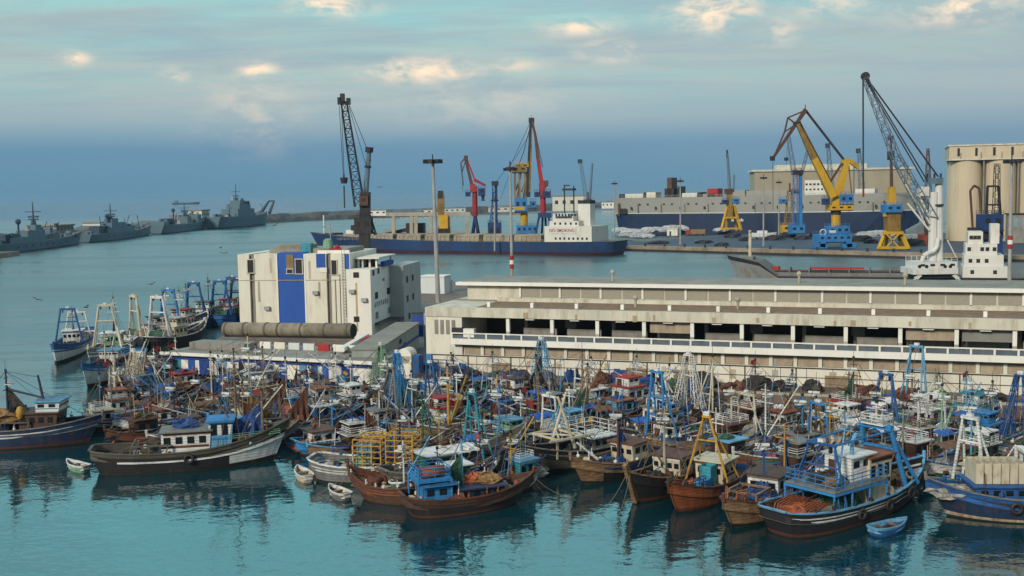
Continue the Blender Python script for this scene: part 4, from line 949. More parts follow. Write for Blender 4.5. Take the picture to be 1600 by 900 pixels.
# ------------------------------------------------------------------ silos
so = P(1482, 377, 2.0)
silo = thing('grain_silo', 'row of tall pale cream grain silos with flat gallery on top at the right edge', 'silo', so, RD(-18))
M_SILO = mat('pale silo concrete', (0.62, 0.52, 0.36), var=.10, dirt=.3, dirtc=(.40, .30, .20), scale=.12, streak=8)
sh = (Q(1482, 250, so.y) - so).z; st = (Q(1482, 229, so.y) - so).z
for row in range(2):
    for i in range(5):
        m = MB(); m.tube((6.4 + i * 12.7, 6.4 + row * 12.7, 0), (6.4 + i * 12.7, 6.4 + row * 12.7, sh), 6.3, n=28); m.build('cylinder', M_SILO, silo, smooth=False)
m = MB(); m.span((-.3, -.3, sh), (63, 26, st)); m.build('gallery', M_SILO, silo)
for i in range(4): rod('downpipe', M_GREYP, silo, (12.75 + i * 12.7, .5, 0), (12.75 + i * 12.7, .5, sh), .35)
for i in range(8): blk('stain_streak', mat('silo stain', (.36, .27, .18), var=.3), silo, (4 + i * 7.6, -.42, sh + 1.5), (.5, .1, 2.6))
blk('cornice', M_CREAM2, silo, (31.4, 12.8, st + .3), (64.2, 27, .6)); blk('ledge', M_CREAM2, silo, (31.4, 12.8, sh), (63.8, 26.6, .5))
for i in range(9): blk('slot_window', M_OPEN, silo, (3.2 + i * 6.6, -.35, (sh + st) / 2 + .3), (.9, .2, 3.2))
lo = Q(1579, 378, so.y - 22); lo.z = 2.0
ln = thing('silo_annex', 'grey glazed annex building in front of the silos at the right edge', 'building', lo, RD(-18))
blk('wall', M_GREYP, ln, (12, 4, 5.5), (26, 8, 11)); [blk('window', mat('pale blue glazing', (.25, .33, .36), rough=.2), ln, (2 + i * 3.2, -.05, 8), (2.4, .1, 3.5)) for i in range(7)]; blk('roof', M_DARK, ln, (12, 4, 11.2), (27, 9, .4))
# sheds and containers left of the silos
cr = random.Random(5)
o_ = P(1416, 378, 2.0); cs = thing('transit_shed', 'grey pitched roof transit shed left of the silos', 'shed', o_, RD(-18))
m = MB(); m.extr([(0, 0, 4), (0, 0, 0), (14, 0, 0), (14, 0, 4), (7, 0, 8)], (0, 20, 0)); m.build('shell', mat('slate grey sheeting', (.16, .18, .19), var=.2), cs)
for i, (x0, x1, c) in enumerate([(1413, 1433, 'white'), (1434, 1449, 'red')]):
    a, b_ = Q(x0, 376, 420), Q(x1, 376, 420); a.z = 2.0
    t = thing('container', f'{c} shipping container standing in front of the grey transit shed', 'container', a, RD(-5)); Lc = b_.x - a.x
    blk('body', PAL['white' if c == 'white' else 'orange'], t, (Lc / 2, 1.2, 2.1), (Lc, 2.4, 4.2)); rb = MB()
    for k in range(9): rb.span((Lc * k / 9 + .1, -.06, .2), (Lc * k / 9 + .25, .02, 4.0))
    rb.build('ribs', PAL['white' if c == 'white' else 'red'], t)

# white tarpaulin covered stacks on the apron
def heap_mesh(seed, mm, flat=.6, n=14, bump=.22):
    q = random.Random(seed); m = MB(); vs = []; rings = 6
    for i in range(rings + 1):
        a = i / rings * math.pi / 2
        for k in range(n):
            t = 2 * math.pi * k / n; rr = math.cos(a) ** flat * (1 + q.uniform(-bump, bump)); vs.append((rr * math.cos(t), rr * math.sin(t), max(0 if i == 0 else .02, math.sin(a) * (1 + q.uniform(-bump, bump)))))
    fs = [(i * n + k, i * n + (k + 1) % n, (i + 1) * n + (k + 1) % n, (i + 1) * n + k) for i in range(rings) for k in range(n)] + [tuple(rings * n + k for k in range(n))]
    m.add(vs, fs); return m.mesh('heap', mm)
tarps = [heap_mesh(s_, mat('dusty white tarpaulin', (.50, .52, .52), var=.25, dirt=.45, dirtc=(.22, .2, .17), rough=.8), .35, 14, .12) for s_ in (1, 2, 3)]
for i, (x, y, w_, h_) in enumerate([(970, 363, 7, 3.6), (986, 364, 8, 3.2), (1003, 366, 6.5, 3), (1013, 363, 6, 3.8), (1030, 362, 8, 3.5), (1048, 361, 7, 4.4), (1070, 360, 9, 4.2), (1092, 359, 9, 4.0), (1113, 358, 7, 3.2), (1127, 361, 6, 2.4), (978, 369, 5, 2.4), (995, 370, 5, 2.4), (1012, 371, 5, 2.3), (1355, 370, 7, 3.2), (1370, 369, 7, 3.6), (1386, 368, 6, 3)]):
    p = P(x, y, 2.0); o = new_obj('cargo_stack', tarps[i % 3], None, p); o.scale = (w_ * .75, 4, h_ * .72)
    tag(o, 'cargo stack under white tarpaulin on the blue grey apron before the long grey ship', 'cargo stack', 'white cargo stacks on the far apron')
dk_ = [heap_mesh(s_, M_CRDRK, .5, 12, .2) for s_ in (7, 8)]
for i, (x, y, w_, h_) in enumerate([(1145, 371, 4, 2), (1165, 376, 3, 1.6), (1210, 375, 5, 2), (1232, 371, 4, 2), (1255, 374, 4, 1.6), (1275, 369, 3, 2), (1345, 377, 5, 2.2), (1362, 380, 3, 1.6), (1425, 384, 5, 2.4), (1440, 380, 6, 2.6), (1100, 380, 4, 1.2), (1030, 381, 5, 1.2), (1128, 384, 3, 1.2)]):
    o = new_obj('scrap_pile', dk_[i % 2], None, P(x, y, 2.0)); o.scale = (w_, 2.2, h_); tag(o, 'dark scrap pile lying on the blue grey apron of the far quay', 'scrap pile', 'dark scrap piles on the far apron')
for i in range(14):
    p = fq0 + fd * (6 + i * 9.5) + fb * 1.2; p.z = 2.0; m = MB(); m.tube((0, 0, 0), (0, 0, .9), .45, .35, 8); m.tube((0, 0, .9), (0, 0, 1.25), .6, .5, 8); o = m.build('bollard', M_DARK, None, loc=p); tag(o, 'dark iron mooring bollard on the edge of the far quay', 'bollard', 'bollards along the far quay edge')
p = P(1052, 368, 2.0); t = thing('site_hut', 'cream site hut among the white cargo stacks on the far apron', 'hut', p, -.5)
blk('wall', M_CREAM, t, (0, 0, 1.6), (5.5, 3, 3.2)); blk('roof', M_COOLW, t, (0, 0, 3.3), (5.9, 3.4, .2)); blk('door', M_OPEN, t, (-1, -1.52, 1.1), (.9, .08, 2.1))
p = P(1087, 368, 2.0); t = thing('lorry', 'rust red lorry with pale trailer parked by the site hut', 'lorry', p, -.45)
blk('cab', PAL['red'], t, (-3.4, 0, 1.7), (2, 2.4, 2.4)); blk('trailer', PAL['tan'], t, (1.5, 0, 1.9), (7.4, 2.4, 2.2)); [rod('wheel', M_DARK, t, (x, -1.25, .5), (x, 1.25, .5), .5) for x in (-3.4, 0, 3.6)]
p = P(1099, 356, 2.0); t = thing('signal_hut', 'small red topped hut on legs in front of the dark ship hull', 'hut', p)
blk('house', PAL['red'], t, (0, 0, 8), (4, 4, 3)); [blk('leg', M_GALV, t, (x, y, 3.2), (.4, .4, 6.5)) for x in (-1.6, 1.6) for y in (-1.6, 1.6)]
p = P(1193, 374, 2); t = thing('motor_yacht', 'white boat on a cradle beside a lamp mast on the far apron', 'boat', p, -.4)
hh = Hull(12, 3.2, 1.6, .5, .1, 1.2, .2, .8, .05); hh.shell([(1, 0)]).build('hull', CANVAS['white'], t, loc=(0, 0, 1.2)); hh.deck().build('deck', CANVAS['white'], t, loc=(0, 0, 1.2)); blk('cabin', CANVAS['white'], t, (-.5, 0, 3.3), (4.5, 2.2, 1.2)); [blk('cradle', M_DARK, t, (x, 0, .6), (.4, 2.6, 1.4)) for x in (-3, 3)]

for i, (px_, y0, y1, Y, lab) in enumerate([(1193, 372, 277, 430, 'thin floodlight mast on the far apron beside the white cradled boat'), (1217, 352, 284, 520, 'thinner floodlight mast behind the left one on the far apron'), (1063, 368, 282, 455, 'slender lamp mast before the middle of the long grey ship'), (960, 372, 286, 520, 'slender lamp mast standing left of the long grey ship stern'), (773, 384, 312, 440, 'slim pale lamp mast on the pier in front of dark blue tower')]):
    flood_mast(px_, y0, px_, y1, Y, lab, r=.3, heads=4)

# ------------------------------------------------------------------ ships
def ship(name, label, cat, stern, bow, B, h, bowr, sr, rake, bands, mats, bul=.0, draft=1.5, tr=.85, patch=None, fore=.72, step=None):
    v = bow - stern; L = v.length; c = (stern + bow) / 2; c.z = 0
    t = thing(name, label, cat, c, math.atan2(v.y, v.x)); H = Hull(L, B, h, bowr, sr, rake, .5, tr, bul, draft, fore, 18, step)
    H.shell(bands, patch, thick=.3).build('hull', mats, t); H.deck().build('deck', M_DECKS, t)
    return t, H
M_DECKS = mat('ship deck', (.15, .12, .10), var=.3, dirt=.3, scale=.2)
M_SHBLUE = mat('ship blue', (0.012, 0.048, 0.145), var=.25, dirt=.45, dirtc=(.05, .035, .04), scale=.12, streak=4)
M_SHRED = mat('ship boot red', (0.055, 0.018, 0.035), var=.2, dirt=.3, scale=.1)
M_SHWHT = mat('ship white', (0.72, 0.71, 0.65), var=.07, dirt=.25, dirtc=(.45, .36, .26), scale=.2, streak=4)
M_SHGREY = mat('roro grey', (0.33, 0.33, 0.30), var=.08, dirt=.2, dirtc=(.25, .22, .18), scale=.05, streak=4)
M_SHNAVY = mat('roro navy', (0.012, 0.03, 0.085), var=.2, dirt=.2, dirtc=(.03, .035, .05), scale=.05)
M_HATCH = mat('dusty hatch covers', (.36, .31, .23), var=.25, dirt=.4, dirtc=(.16, .11, .07), scale=.2)
# blue bulk carrier, bow left
bb, bs_ = P(486, 391, 0), P(970, 398, 0)
t, H = ship('bulk_carrier', 'long blue bulk carrier with white bridge aft lying along the pier', 'cargo ship', bs_, bb, 17, 5.0, 3.4, .5, 5.5, [(.22, 1), (1, 0)], [M_SHBLUE, M_SHRED])
def sx(px_):
    """ship-local x of a photo column, on the ship's centreline"""
    d = ray(px_, 380); c = t.location; dirv = Vector((math.cos(t.rotation_euler.z), math.sin(t.rotation_euler.z)))
    den = d.x * dirv.y - d.y * dirv.x
    return (d.y * c.x - d.x * c.y) / den
zdk = 5.0; xa, xb = sx(864), sx(545)
n_ = 7
for i in range(n_):
    x0 = xa + 2 + (xb - xa - 2) * i / n_; x1 = xa + 2 + (xb - xa - 2) * (i + .86) / n_
    cm = MB(); cm.span((x0, -6.2, zdk), (x1, 6.2, zdk + 2.0)); k = x0
    while abs(k - x0) < abs(x1 - x0) - .6:
        cm.span((k, -6.5, zdk), (k + math.copysign(.35, x1 - x0), 6.5, zdk + 2.1)); k += math.copysign(2.2, x1 - x0)
    c_ = cm.build('hatch_coaming', M_HATCH, t); blk('hatch_cover', M_HATCH, t, ((x0 + x1) / 2, 0, zdk + 2.45), (abs(x1 - x0) * .98, 12.2, .7))
rl = MB()
k = xa
while k < xb:
    for s_ in (-1, 1): rl.bar((k, s_ * 8.2, zdk), (k, s_ * 8.2, zdk + 1.1), .12)
    k += 2.2
for s_ in (-1, 1):
    for z in (.55, 1.1): rl.bar((xa, s_ * 8.2, zdk + z), (xb, s_ * 8.2, zdk + z), .09)
rl.build('railing', M_HATCH, t)
x0, x1 = sx(938), sx(865)
for (a, b_, wd, z0, z1) in [(0, 1, 15.5, 0, 2.9), (.003, .998, 15.3, 2.9, 6.3), (.30, .92, 13, 6.3, 8.3), (.42, .86, 12, 8.3, 10.2), (.46, .80, 15.6, 10.2, 11.2)]:
    blk('superstructure', M_SHWHT, t, (x0 + (x1 - x0) * (a + b_) / 2, 0, zdk + (z0 + z1) / 2), (abs(x1 - x0) * (b_ - a), wd, z1 - z0))
for lv, nn in ((1.5, 8), (7.3, 5), (10.7, 7)):
    for i in range(nn):
        xx = x0 + (x1 - x0) * (.1 + .75 * i / nn if lv < 5 else .35 + .56 * i / nn) if lv < 9 else x0 + (x1 - x0) * (.34 + .46 * i / nn)
        for s_ in (-1, 1): blk('window', M_OPEN, t, (xx, s_ * ({1.5: 7.77, 7.3: 6.52, 10.7: 7.82}[lv]), zdk + lv), (.8, .08, .9))
fu = MB(); fx = x0 + (x1 - x0) * .28; fu.prism([(fx - 2.6, -2.2), (fx + 2.6, -2.2), (fx + 2.6, 2.2), (fx - 2.6, 2.2)], zdk + 6.3, zdk + 15.0); f_ = fu.build('funnel', M_SHWHT, t); blk('funnel_top', M_OPEN, f_, (fx, 0, zdk + 15.6), (5.4, 4.6, 1.3))
for xx in (.55, .75): rod('mast', M_CRDRK, t, (x0 + (x1 - x0) * xx, 0, zdk + 11.2), (x0 + (x1 - x0) * xx, 0, zdk + 22), .28)
blk('mast_platform', M_CRDRK, t, (x0 + (x1 - x0) * .65, 0, zdk + 20.6), (5, 2.5, .8)); blk('radar', M_CRDRK, t, (x0 + (x1 - x0) * .7, 0, zdk + 22.2), (2.5, .3, .5))
side = -1 if (t.matrix_basis.to_3x3() @ Vector((0, -1, 0))).y < 0 else 1
side = 1 if (Matrix.Rotation(t.rotation_euler.z, 3, 'Z') @ Vector((0, 1, 0))).y < 0 else -1
# red NO SMOKING lettering on the bridge front facing us
def lettering(txt, parent, loc, size, rot, mm, name='lettering', ext=.02):
    cu = bpy.data.curves.new(name, 'FONT'); cu.body = txt; cu.size = size; cu.extrude = ext; cu.align_x = 'CENTER'; cu.align_y = 'CENTER'; cu.offset = size * .012
    o = bpy.data.objects.new(name, cu); col.objects.link(o); bpy.context.view_layer.update()
    me = bpy.data.meshes.new_from_object(o.evaluated_get(bpy.context.evaluated_depsgraph_get())); bpy.data.objects.remove(o)
    me.materials.clear(); me.materials.append(mm); o = new_obj(name, me, parent, loc); o.rotation_euler = rot; return o
blk('name_board', M_SHWHT, t, (x0 + (x1 - x0) * .62, side * 7.80, zdk + 4.6), (abs(x1 - x0) * .58, .12, 2.4))
lettering('NO SMOKING', t, (x0 + (x1 - x0) * .62, side * 7.89, zdk + 4.6), 1.75, (RD(90), 0, RD(180) if side > 0 else 0), mat('sign red', (.35, .01, .015), var=.1))
fm = MB(); bx_ = sx(507); fm.tube((bx_, 0, zdk + 1), (bx_, 0, zdk + 11), .35); fm.bar((bx_, -1.5, zdk + 6), (bx_, 1.5, zdk + 6), .25); fm.build('foremast', M_SHWHT, t); blk('winch_house', M_CRDRK, t, (sx(522), 0, zdk + 2), (5, 7, 2)); blk('forecastle_house', M_SHWHT, t, (sx(553), 0, zdk + 2.2), (4, 6, 4.4))
# long ro-ro ship
sb, ss = P(1440, 362, 0), P(973, 358, 0)
ss2 = Q(973, 357, 640); ss2.z = 0; sb2 = Q(1452, 365, 560); sb2.z = 0
t, H = ship('vehicle_carrier', 'very long flat sided ship, grey above and navy below, across the far quay', 'cargo ship', ss2, sb2, 26, 20.5, 1.2, 0, 7, [(.56, 1), (.58, 2), (1, 0)], [M_SHGREY, M_SHNAVY, M_SHWHT], tr=.97, fore=.85)
for px0, px1, z1, mm in [(976, 983, 2.2, M_CRDRK), (985, 1013, 2.2, M_SHWHT), (1014, 1018, 3, M_CRDRK), (1018, 1032, 3, M_CREAM), (1046, 1060, 5, M_CRDRK), (1050, 1057, 11, M_CRBRN), (1066, 1070, 6, M_CRDRK), (1073, 1096, 2.2, M_SHWHT), (1098, 1103, 2.6, M_CRDRK), (1105, 1125, 1.6, M_SHGREY), (1112, 1128, 4.5, PAL['red']), (1148, 1170, 3.4, M_SHGREY), (1172, 1262, 3, M_SHGREY), (1262, 1300, 8, M_SHWHT), (1340, 1370, 3, M_SHWHT)]:
    a, b_ = sx(px0), sx(px1); blk('deck_house', mm, t, ((a + b_) / 2, -3, 20.5 + z1 / 2), (abs(a - b_), 9, z1))
a, b_ = sx(984), sx(993); blk('mooring_port', M_OPEN, t, ((a + b_) / 2, -12.9, 13), (abs(a - b_), .5, 3)); blk('stern_frame', M_CRBRN, t, (sx(981), -12.9, 14), (1, .6, 7))
for i in range(34):
    px_ = 1000 + i * 12.5
    blk('vent', M_CRDRK, t, (sx(px_), -13.03, 16.8 if i % 3 else 14.6), (1.1, .12, .8 if i % 3 else 1.6))
for i in range(12): blk('draught_streak', mat('hull rust streak', (.20, .15, .11), var=.3), t, (sx(1010 + i * 36), -13.02, 14.5), (.5, .08, 4.5))
rl = MB()
for i in range(60): rl.bar((sx(985 + i * 7.6), -12.7, 20.5), (sx(985 + i * 7.6), -12.7, 21.7), .14)
rl.bar((sx(985), -12.7, 21.7), (sx(1433), -12.7, 21.7), .14); rl.bar((sx(985), -12.7, 21.1), (sx(1433), -12.7, 21.1), .1); rl.build('railing', M_SHGREY, t)
for i in range(6): blk('window', M_OPEN, t, (sx(1265 + i * 6), -7.53, 26.3), (1.2, .1, 1.0)); blk('window', M_OPEN, t, (sx(1265 + i * 6), -7.53, 23.6), (1.0, .1, .9))
for px_ in (1245, 1252, 1312): m = MB(); m.ball((sx(px_), -9, 23.2), 1.6, 8, sz=.7); m.build('lifeboat', PAL['orange'], t)
for px_ in (1282, 1335): rod('mast', M_CRGRY, t, (sx(px_), -3, 21), (sx(px_), -3, 35), .35)
lt = MB()
for i in range(9): lt.span((sx(1154) + i * .75, -13.12, 7.0), (sx(1154) + i * .75 + .5, -13.0, 8.2 + (.5 if i in (0, 7) else 0)))
lt.build('lettering', M_SHWHT, t)
# warehouse behind it
wo = Q(1180, 310, 760); wo.z = 0
t = thing('warehouse', 'long beige flat roofed warehouse rising behind the grey ship', 'building', wo, RD(-6))
blk('wall', mat('beige sheeting', (.40, .34, .24), var=.12, scale=.1), t, (52, 15, 18), (105, 30, 36)); blk('roof', M_CREAM2, t, (52, 15, 36.6), (108, 32, 1.4)); blk('upper_block', M_CREAM2, t, (45, 10, 38.8), (60, 16, 3))
# tanker moored behind the hall: raised grey bow at left
tb, ts_ = P(1136, 447, 0), Q(1640, 455, 255); ts_.z = 0
t, H = ship('coastal_tanker', 'grey coastal tanker with raised rusty bow, red pipe deck and white bridge behind hall', 'tanker', ts_, tb, 14, 3.2, 1.2, 0, 3.0, [(.2, 1), (.86, 0), (1, 2)], [mat('tanker grey', (.30, .32, .31), var=.2, dirt=.45, dirtc=(.24, .12, .05), scale=.25, streak=2), M_SHRED, M_CRDRK], tr=.7, fore=.86, step=(.83, 3.6, .06))
zt = 3.2
blk('forecastle', PAL['grey'], t, (sx(1166), 0, zt + 4.0), (4, 5, .9)); fm = MB(); fm.tube((sx(1172), 0, zt + 3), (sx(1172), 0, zt + 11.0), .45, .38, 8); fm.bar((sx(1172), -1, zt + 10.9), (sx(1172), 1, zt + 10.9), .4); fm.build('foremast', PAL['cream'], t)
blk('red_trunk', PAL['red'], t, (sx(1204), -2, zt + .9), (4, 4, 1.8))
pm = MB(); a, b_ = sx(1205), sx(1490)
for yy in (-1.2, -.4, .5, 1.3): pm.tube((a, yy, zt + .9), (b_, yy, zt + .9), .2, n=6)
pm.build('deck_pipes', PAL['rust'], t)
for i in range(9):
    xx = a + (b_ - a) * i / 9; blk('pipe_stand', PAL['grey'], t, (xx, 0, zt + .9), (.35, 4.5, 1.8))
blk('catwalk', PAL['red'], t, (sx(1310), 1.8, zt + 1.7), (abs(sx(1270) - sx(1352)), 1.0, .5)); blk('tank_trunk', PAL['grey'], t, ((a + b_) / 2, 0, zt + .3), (abs(a - b_), 8, .6))
for (x0_, x1_, z0, z1, wd) in [(1503, 1572, 0, 2.6, 11), (1505, 1566, 2.6, 5.2, 10), (1507, 1556, 5.2, 7.8, 9), (1511, 1534, 7.8, 10.6, 8), (1546, 1560, 7.8, 12.4, 5)]:
    a, b_ = sx(x0_), sx(x1_); blk('superstructure', M_SHWHT, t, ((a + b_) / 2, 0, zt + (z0 + z1) / 2), (abs(a - b_), wd, z1 - z0))
for px_, z, wd in [(1516, 9.3, 4.02), (1522, 9.3, 4.02), (1528, 9.3, 4.02), (1515, 3.9, 5.02), (1527, 3.9, 5.02), (1540, 3.9, 5.02), (1513, 6.6, 4.52), (1533, 6.6, 4.52), (1541, 6.6, 4.52), (1552, 6.6, 4.52), (1518, 1.3, 5.52), (1553, 1.3, 5.52)]:
    for s_ in (-1, 1): blk('window', M_OPEN, t, (sx(px_), s_ * wd, zt + z), (.8, .08, .9))

# ------------------------------------------------------------------ warships along the mole
def warship(name, label, Lw, B, cx_, y0, y1, mast_h, houses, mx, extra=None, h=5.0, top=.0):
    t, H = ship(name, label, 'warship', Vector((cx_, y0, 0)), Vector((cx_ + top, y1, 0)), B, h, 2.6, .2, 5, [(.12, 1), (1, 0)], [M_NAVY, M_NAVYD], tr=.8, fore=.5)
    L = H.L; qq = random.Random(len(name))
    for k in range(26):
        xx = qq.uniform(-.44, .36) * L; zz = h + max([0] + [hh_[4] for hh_ in houses if hh_[0] * L - L / 2 <= xx <= hh_[1] * L - L / 2]) * qq.choice((1, 1, .6)); hh2 = qq.uniform(.8, 2.6)
        blk('deck_gear', qq.choice((M_NAVYD, M_NAVY, M_NAVYD, M_GALV)), t, (xx, qq.uniform(-.34, .34) * B, zz + hh2 / 2), (qq.uniform(1, 4.5), qq.uniform(.8, 3), hh2))
    for k in range(7):
        xx = qq.uniform(-.46, .42) * L; rod('pole', M_NAVYD, t, (xx, qq.uniform(-.3, .3) * B, h), (xx + qq.uniform(-1, 1), 0, h + qq.uniform(5, 11)), .22)
    for (a, b_, wd, z0, z1) in houses:
        blk('superstructure', M_NAVY, t, (-L / 2 + L * (a + b_) / 2, 0, h + (z0 + z1) / 2), (L * (b_ - a), B * wd, z1 - z0))
    x = -L / 2 + L * mx; zb = max(hh_[4] for hh_ in houses if hh_[0] <= mx <= hh_[1]) + h if any(hh_[0] <= mx <= hh_[1] for hh_ in houses) else h
    m = MB(); m.tube((x, 0, zb - .5), (x, 0, h + mast_h * .55), 1.6, .9, 6); m.tube((x, 0, h + mast_h * .5), (x, 0, h + mast_h), .5, .2, 6); m.bar((x, -4, h + mast_h * .75), (x, 4, h + mast_h * .75), .4); m.bar((x, -2.6, h + mast_h * .55), (x, 2.6, h + mast_h * .55), .7); ms_ = m.build('mast', M_NAVYD, t)
    blk('radar', M_NAVYD, ms_, (x, 0, h + mast_h * .62), (1.5, 5, .9))
    g = MB(); gx = L * .34; g.ball((gx, 0, H.zr(.84) + .6), 2.0, 10, sz=.8); g.tube((gx + 1, 0, H.zr(.84) + 1.2), (gx + 6, 0, H.zr(.84) + 1.8), .25); g.build('gun_turret', M_NAVY, t)
    for q_ in range(8):
        for s_ in (-1, 1): blk('porthole', M_OPEN, t, (-L / 2 + L * (.2 + .07 * q_), s_ * (B / 2 * .99), h * .6), (1.0, .15, .7))
    if extra: extra(t, H)
    return t, H
def aft_gear(t, H):
    L = H.L; blk('hangar', M_NAVYD, t, (-L * .3, 0, H.h + 2.2), (L * .12, 6, 4.4)); m = MB(); m.tube((-L * .18, 0, H.h), (-L * .18, 0, H.h + 9), .5); m.ball((-L * .18, 0, H.h + 10), 1.5); m.build('fire_director', M_NAVYD, t)
warship('patrol_ship', 'grey warship at the left edge with tall cross shaped mast, nearest of the warships', 108, 12, -243, 505, 622, 19.5, [(.16, .52, .7, 0, 2.6), (.36, .51, .6, 2.6, 5.4), (.44, .50, .4, 5.4, 8), (.56, .68, .5, 0, 2.6), (.60, .63, .3, 2.6, 6)], .47, aft_gear, h=4.6)
warship('corvette', 'grey corvette with thin spike mast moored behind the nearest warship', 104, 12, -246, 632, 752, 17.5, [(.22, .62, .75, 0, 3), (.30, .50, .6, 3, 6), (.33, .42, .4, 6, 8.5)], .37, aft_gear, h=4.6)
warship('supply_ship', 'low grey supply ship with cluttered deck moored ahead of the corvette', 122, 14, -246, 762, 888, 15, [(.02, .10, .7, 0, 2.5), (.5, .58, .5, 0, 5), (.68, .86, .7, 0, 3), (.72, .8, .5, 3, 6)], .54, aft_gear, h=6)
def horns(t, H):
    L = H.L; m = MB()
    for s_ in (-1, 1): m.bar((L * .46, s_ * 4, H.zr(.95) - 1), (L * .60, s_ * 2.5, H.zr(1) + 9), 2.2, 2.2, 1.2, 1.2)
    m.bar((L * .60, -2.5, H.zr(1) + 9), (L * .60, 2.5, H.zr(1) + 9), 1.4); m.build('bow_derrick', M_NAVYD, t)
warship('landing_ship', 'big dark grey landing ship with bow derrick horns and tallest mast, farthest warship', 130, 18, -236, 868, 985, 27, [(.30, .60, .8, 0, 6), (.36, .55, .65, 6, 10), (.40, .48, .5, 10, 13)], .42, horns, h=9, top=18)
wb = Q(-6, 390, 470); wb.z = 0
t = thing('mole_building', 'slate blue flat roofed building at the left edge behind the nearest warship', 'building', (-232, 490, 0), RD(90))
blk('wall', mat('slate blue sheeting', (.10, .16, .24), var=.3, scale=.3, streak=4), t, (0, 6, 10), (16, 12, 20)); blk('roof', M_CREAM2, t, (0, 6, 20.3), (17.5, 13.5, .8)); [blk('pilaster', M_COOLW, t, (-7 + i * 2.8, -.1, 10), (.5, .3, 19)) for i in range(6)]
slab('mole', [Vector((-252, 380, 0)), Vector((-225, 380, 0)), Vector((-225, 502, 0)), Vector((-252, 505, 0))], -2, 2.0, M_FQ)
q = random.Random(21)
for i, (px_, py_, w_, h_, mm, lab) in enumerate([(243, 343, 30, 5, M_GREYP, 'long low beige building on the mole behind the supply ship'), (262, 342, 18, 8, M_CREAM2, 'taller beige block on the mole beside the long low one'), (115, 352, 22, 4, M_GREYP, 'low brown store on the mole between the two nearest warships'), (140, 351, 9, 4, M_COOLW, 'small white hut on the mole behind the corvette'), (592, 333, 34, 6, M_WHITEW, 'white block building on the far breakwater right of the black crane'), (650, 331, 36, 5, M_WHITEW, 'long white roofed shed on the far breakwater'), (706, 329, 30, 6, M_COOLW, 'pale grey shed on the far breakwater left of the red crane'), (790, 327, 40, 6, M_CREAM2, 'tan shed on the far breakwater behind the yellow crane'), (893, 325, 44, 17, M_CREAM, 'broad cream building on the far shore left of the ship funnel'), (955, 321, 24, 8, M_WHITEW, 'small white building on the far shore right of the funnel')]):
    d = 985 if px_ < 300 else P(px_, py_ + 7, 0).y
    if px_ < 150: d = 700
    if px_ == 243 or px_ == 262: d = 860
    p = Q(px_, py_, d); p.z = 2.5 if d < 1000 else 2
    t = thing('port_building', lab, 'building', p, RD(q.uniform(-12, 12)))
    if px_ < 300: w_ *= .8; t.location.x = -262 - (0 if px_ > 200 else 3); t.location.y = {243: 880, 262: 925, 115: 640, 140: 700}[px_]; t.location.z = 6; t.rotation_euler.z = RD(80)
    blk('wall', mm, t, (0, 0, h_ / 2), (w_, 12, h_)); blk('roof', M_ROOFG, t, (0, 0, h_ + .4), (w_ + 1.5, 13.5, .8))
    for k in range(5): blk('window', M_OPEN, t, (-w_ * .4 + w_ * .2 * k, -6.03, h_ * .6), (w_ * .08, .1, h_ * .25))
p = Q(290, 316, 4200); p.z = 0; t, H = ship('distant_freighter', 'faint tiny freighter far out on the sea near the horizon', 'cargo ship', p + Vector((-50, 0, 0)), p + Vector((55, 0, 0)), 18, 6, 2, 0, 4, [(1, 0)], [M_NAVYD])
blk('bridge', M_NAVY, t, (-38, 0, 10), (12, 14, 9))
# ------------------------------------------------------------------ fishing boats
M_WEED = mat('weed and scum at the waterline', (0.022, 0.03, 0.016), var=.5, scale=2.5, dirt=.4, dirtc=(.07, .06, .04))
heaps = {}
def heap(kind, v):
    k = (kind, v)
    if k not in heaps: heaps[k] = heap_mesh(100 + v, NETS[kind], .45, 16, .30)
    return heaps[k]
_hulls = {}
ALLB = []
BOATS = []          # (centre, heading, length, beam) for keeping them apart

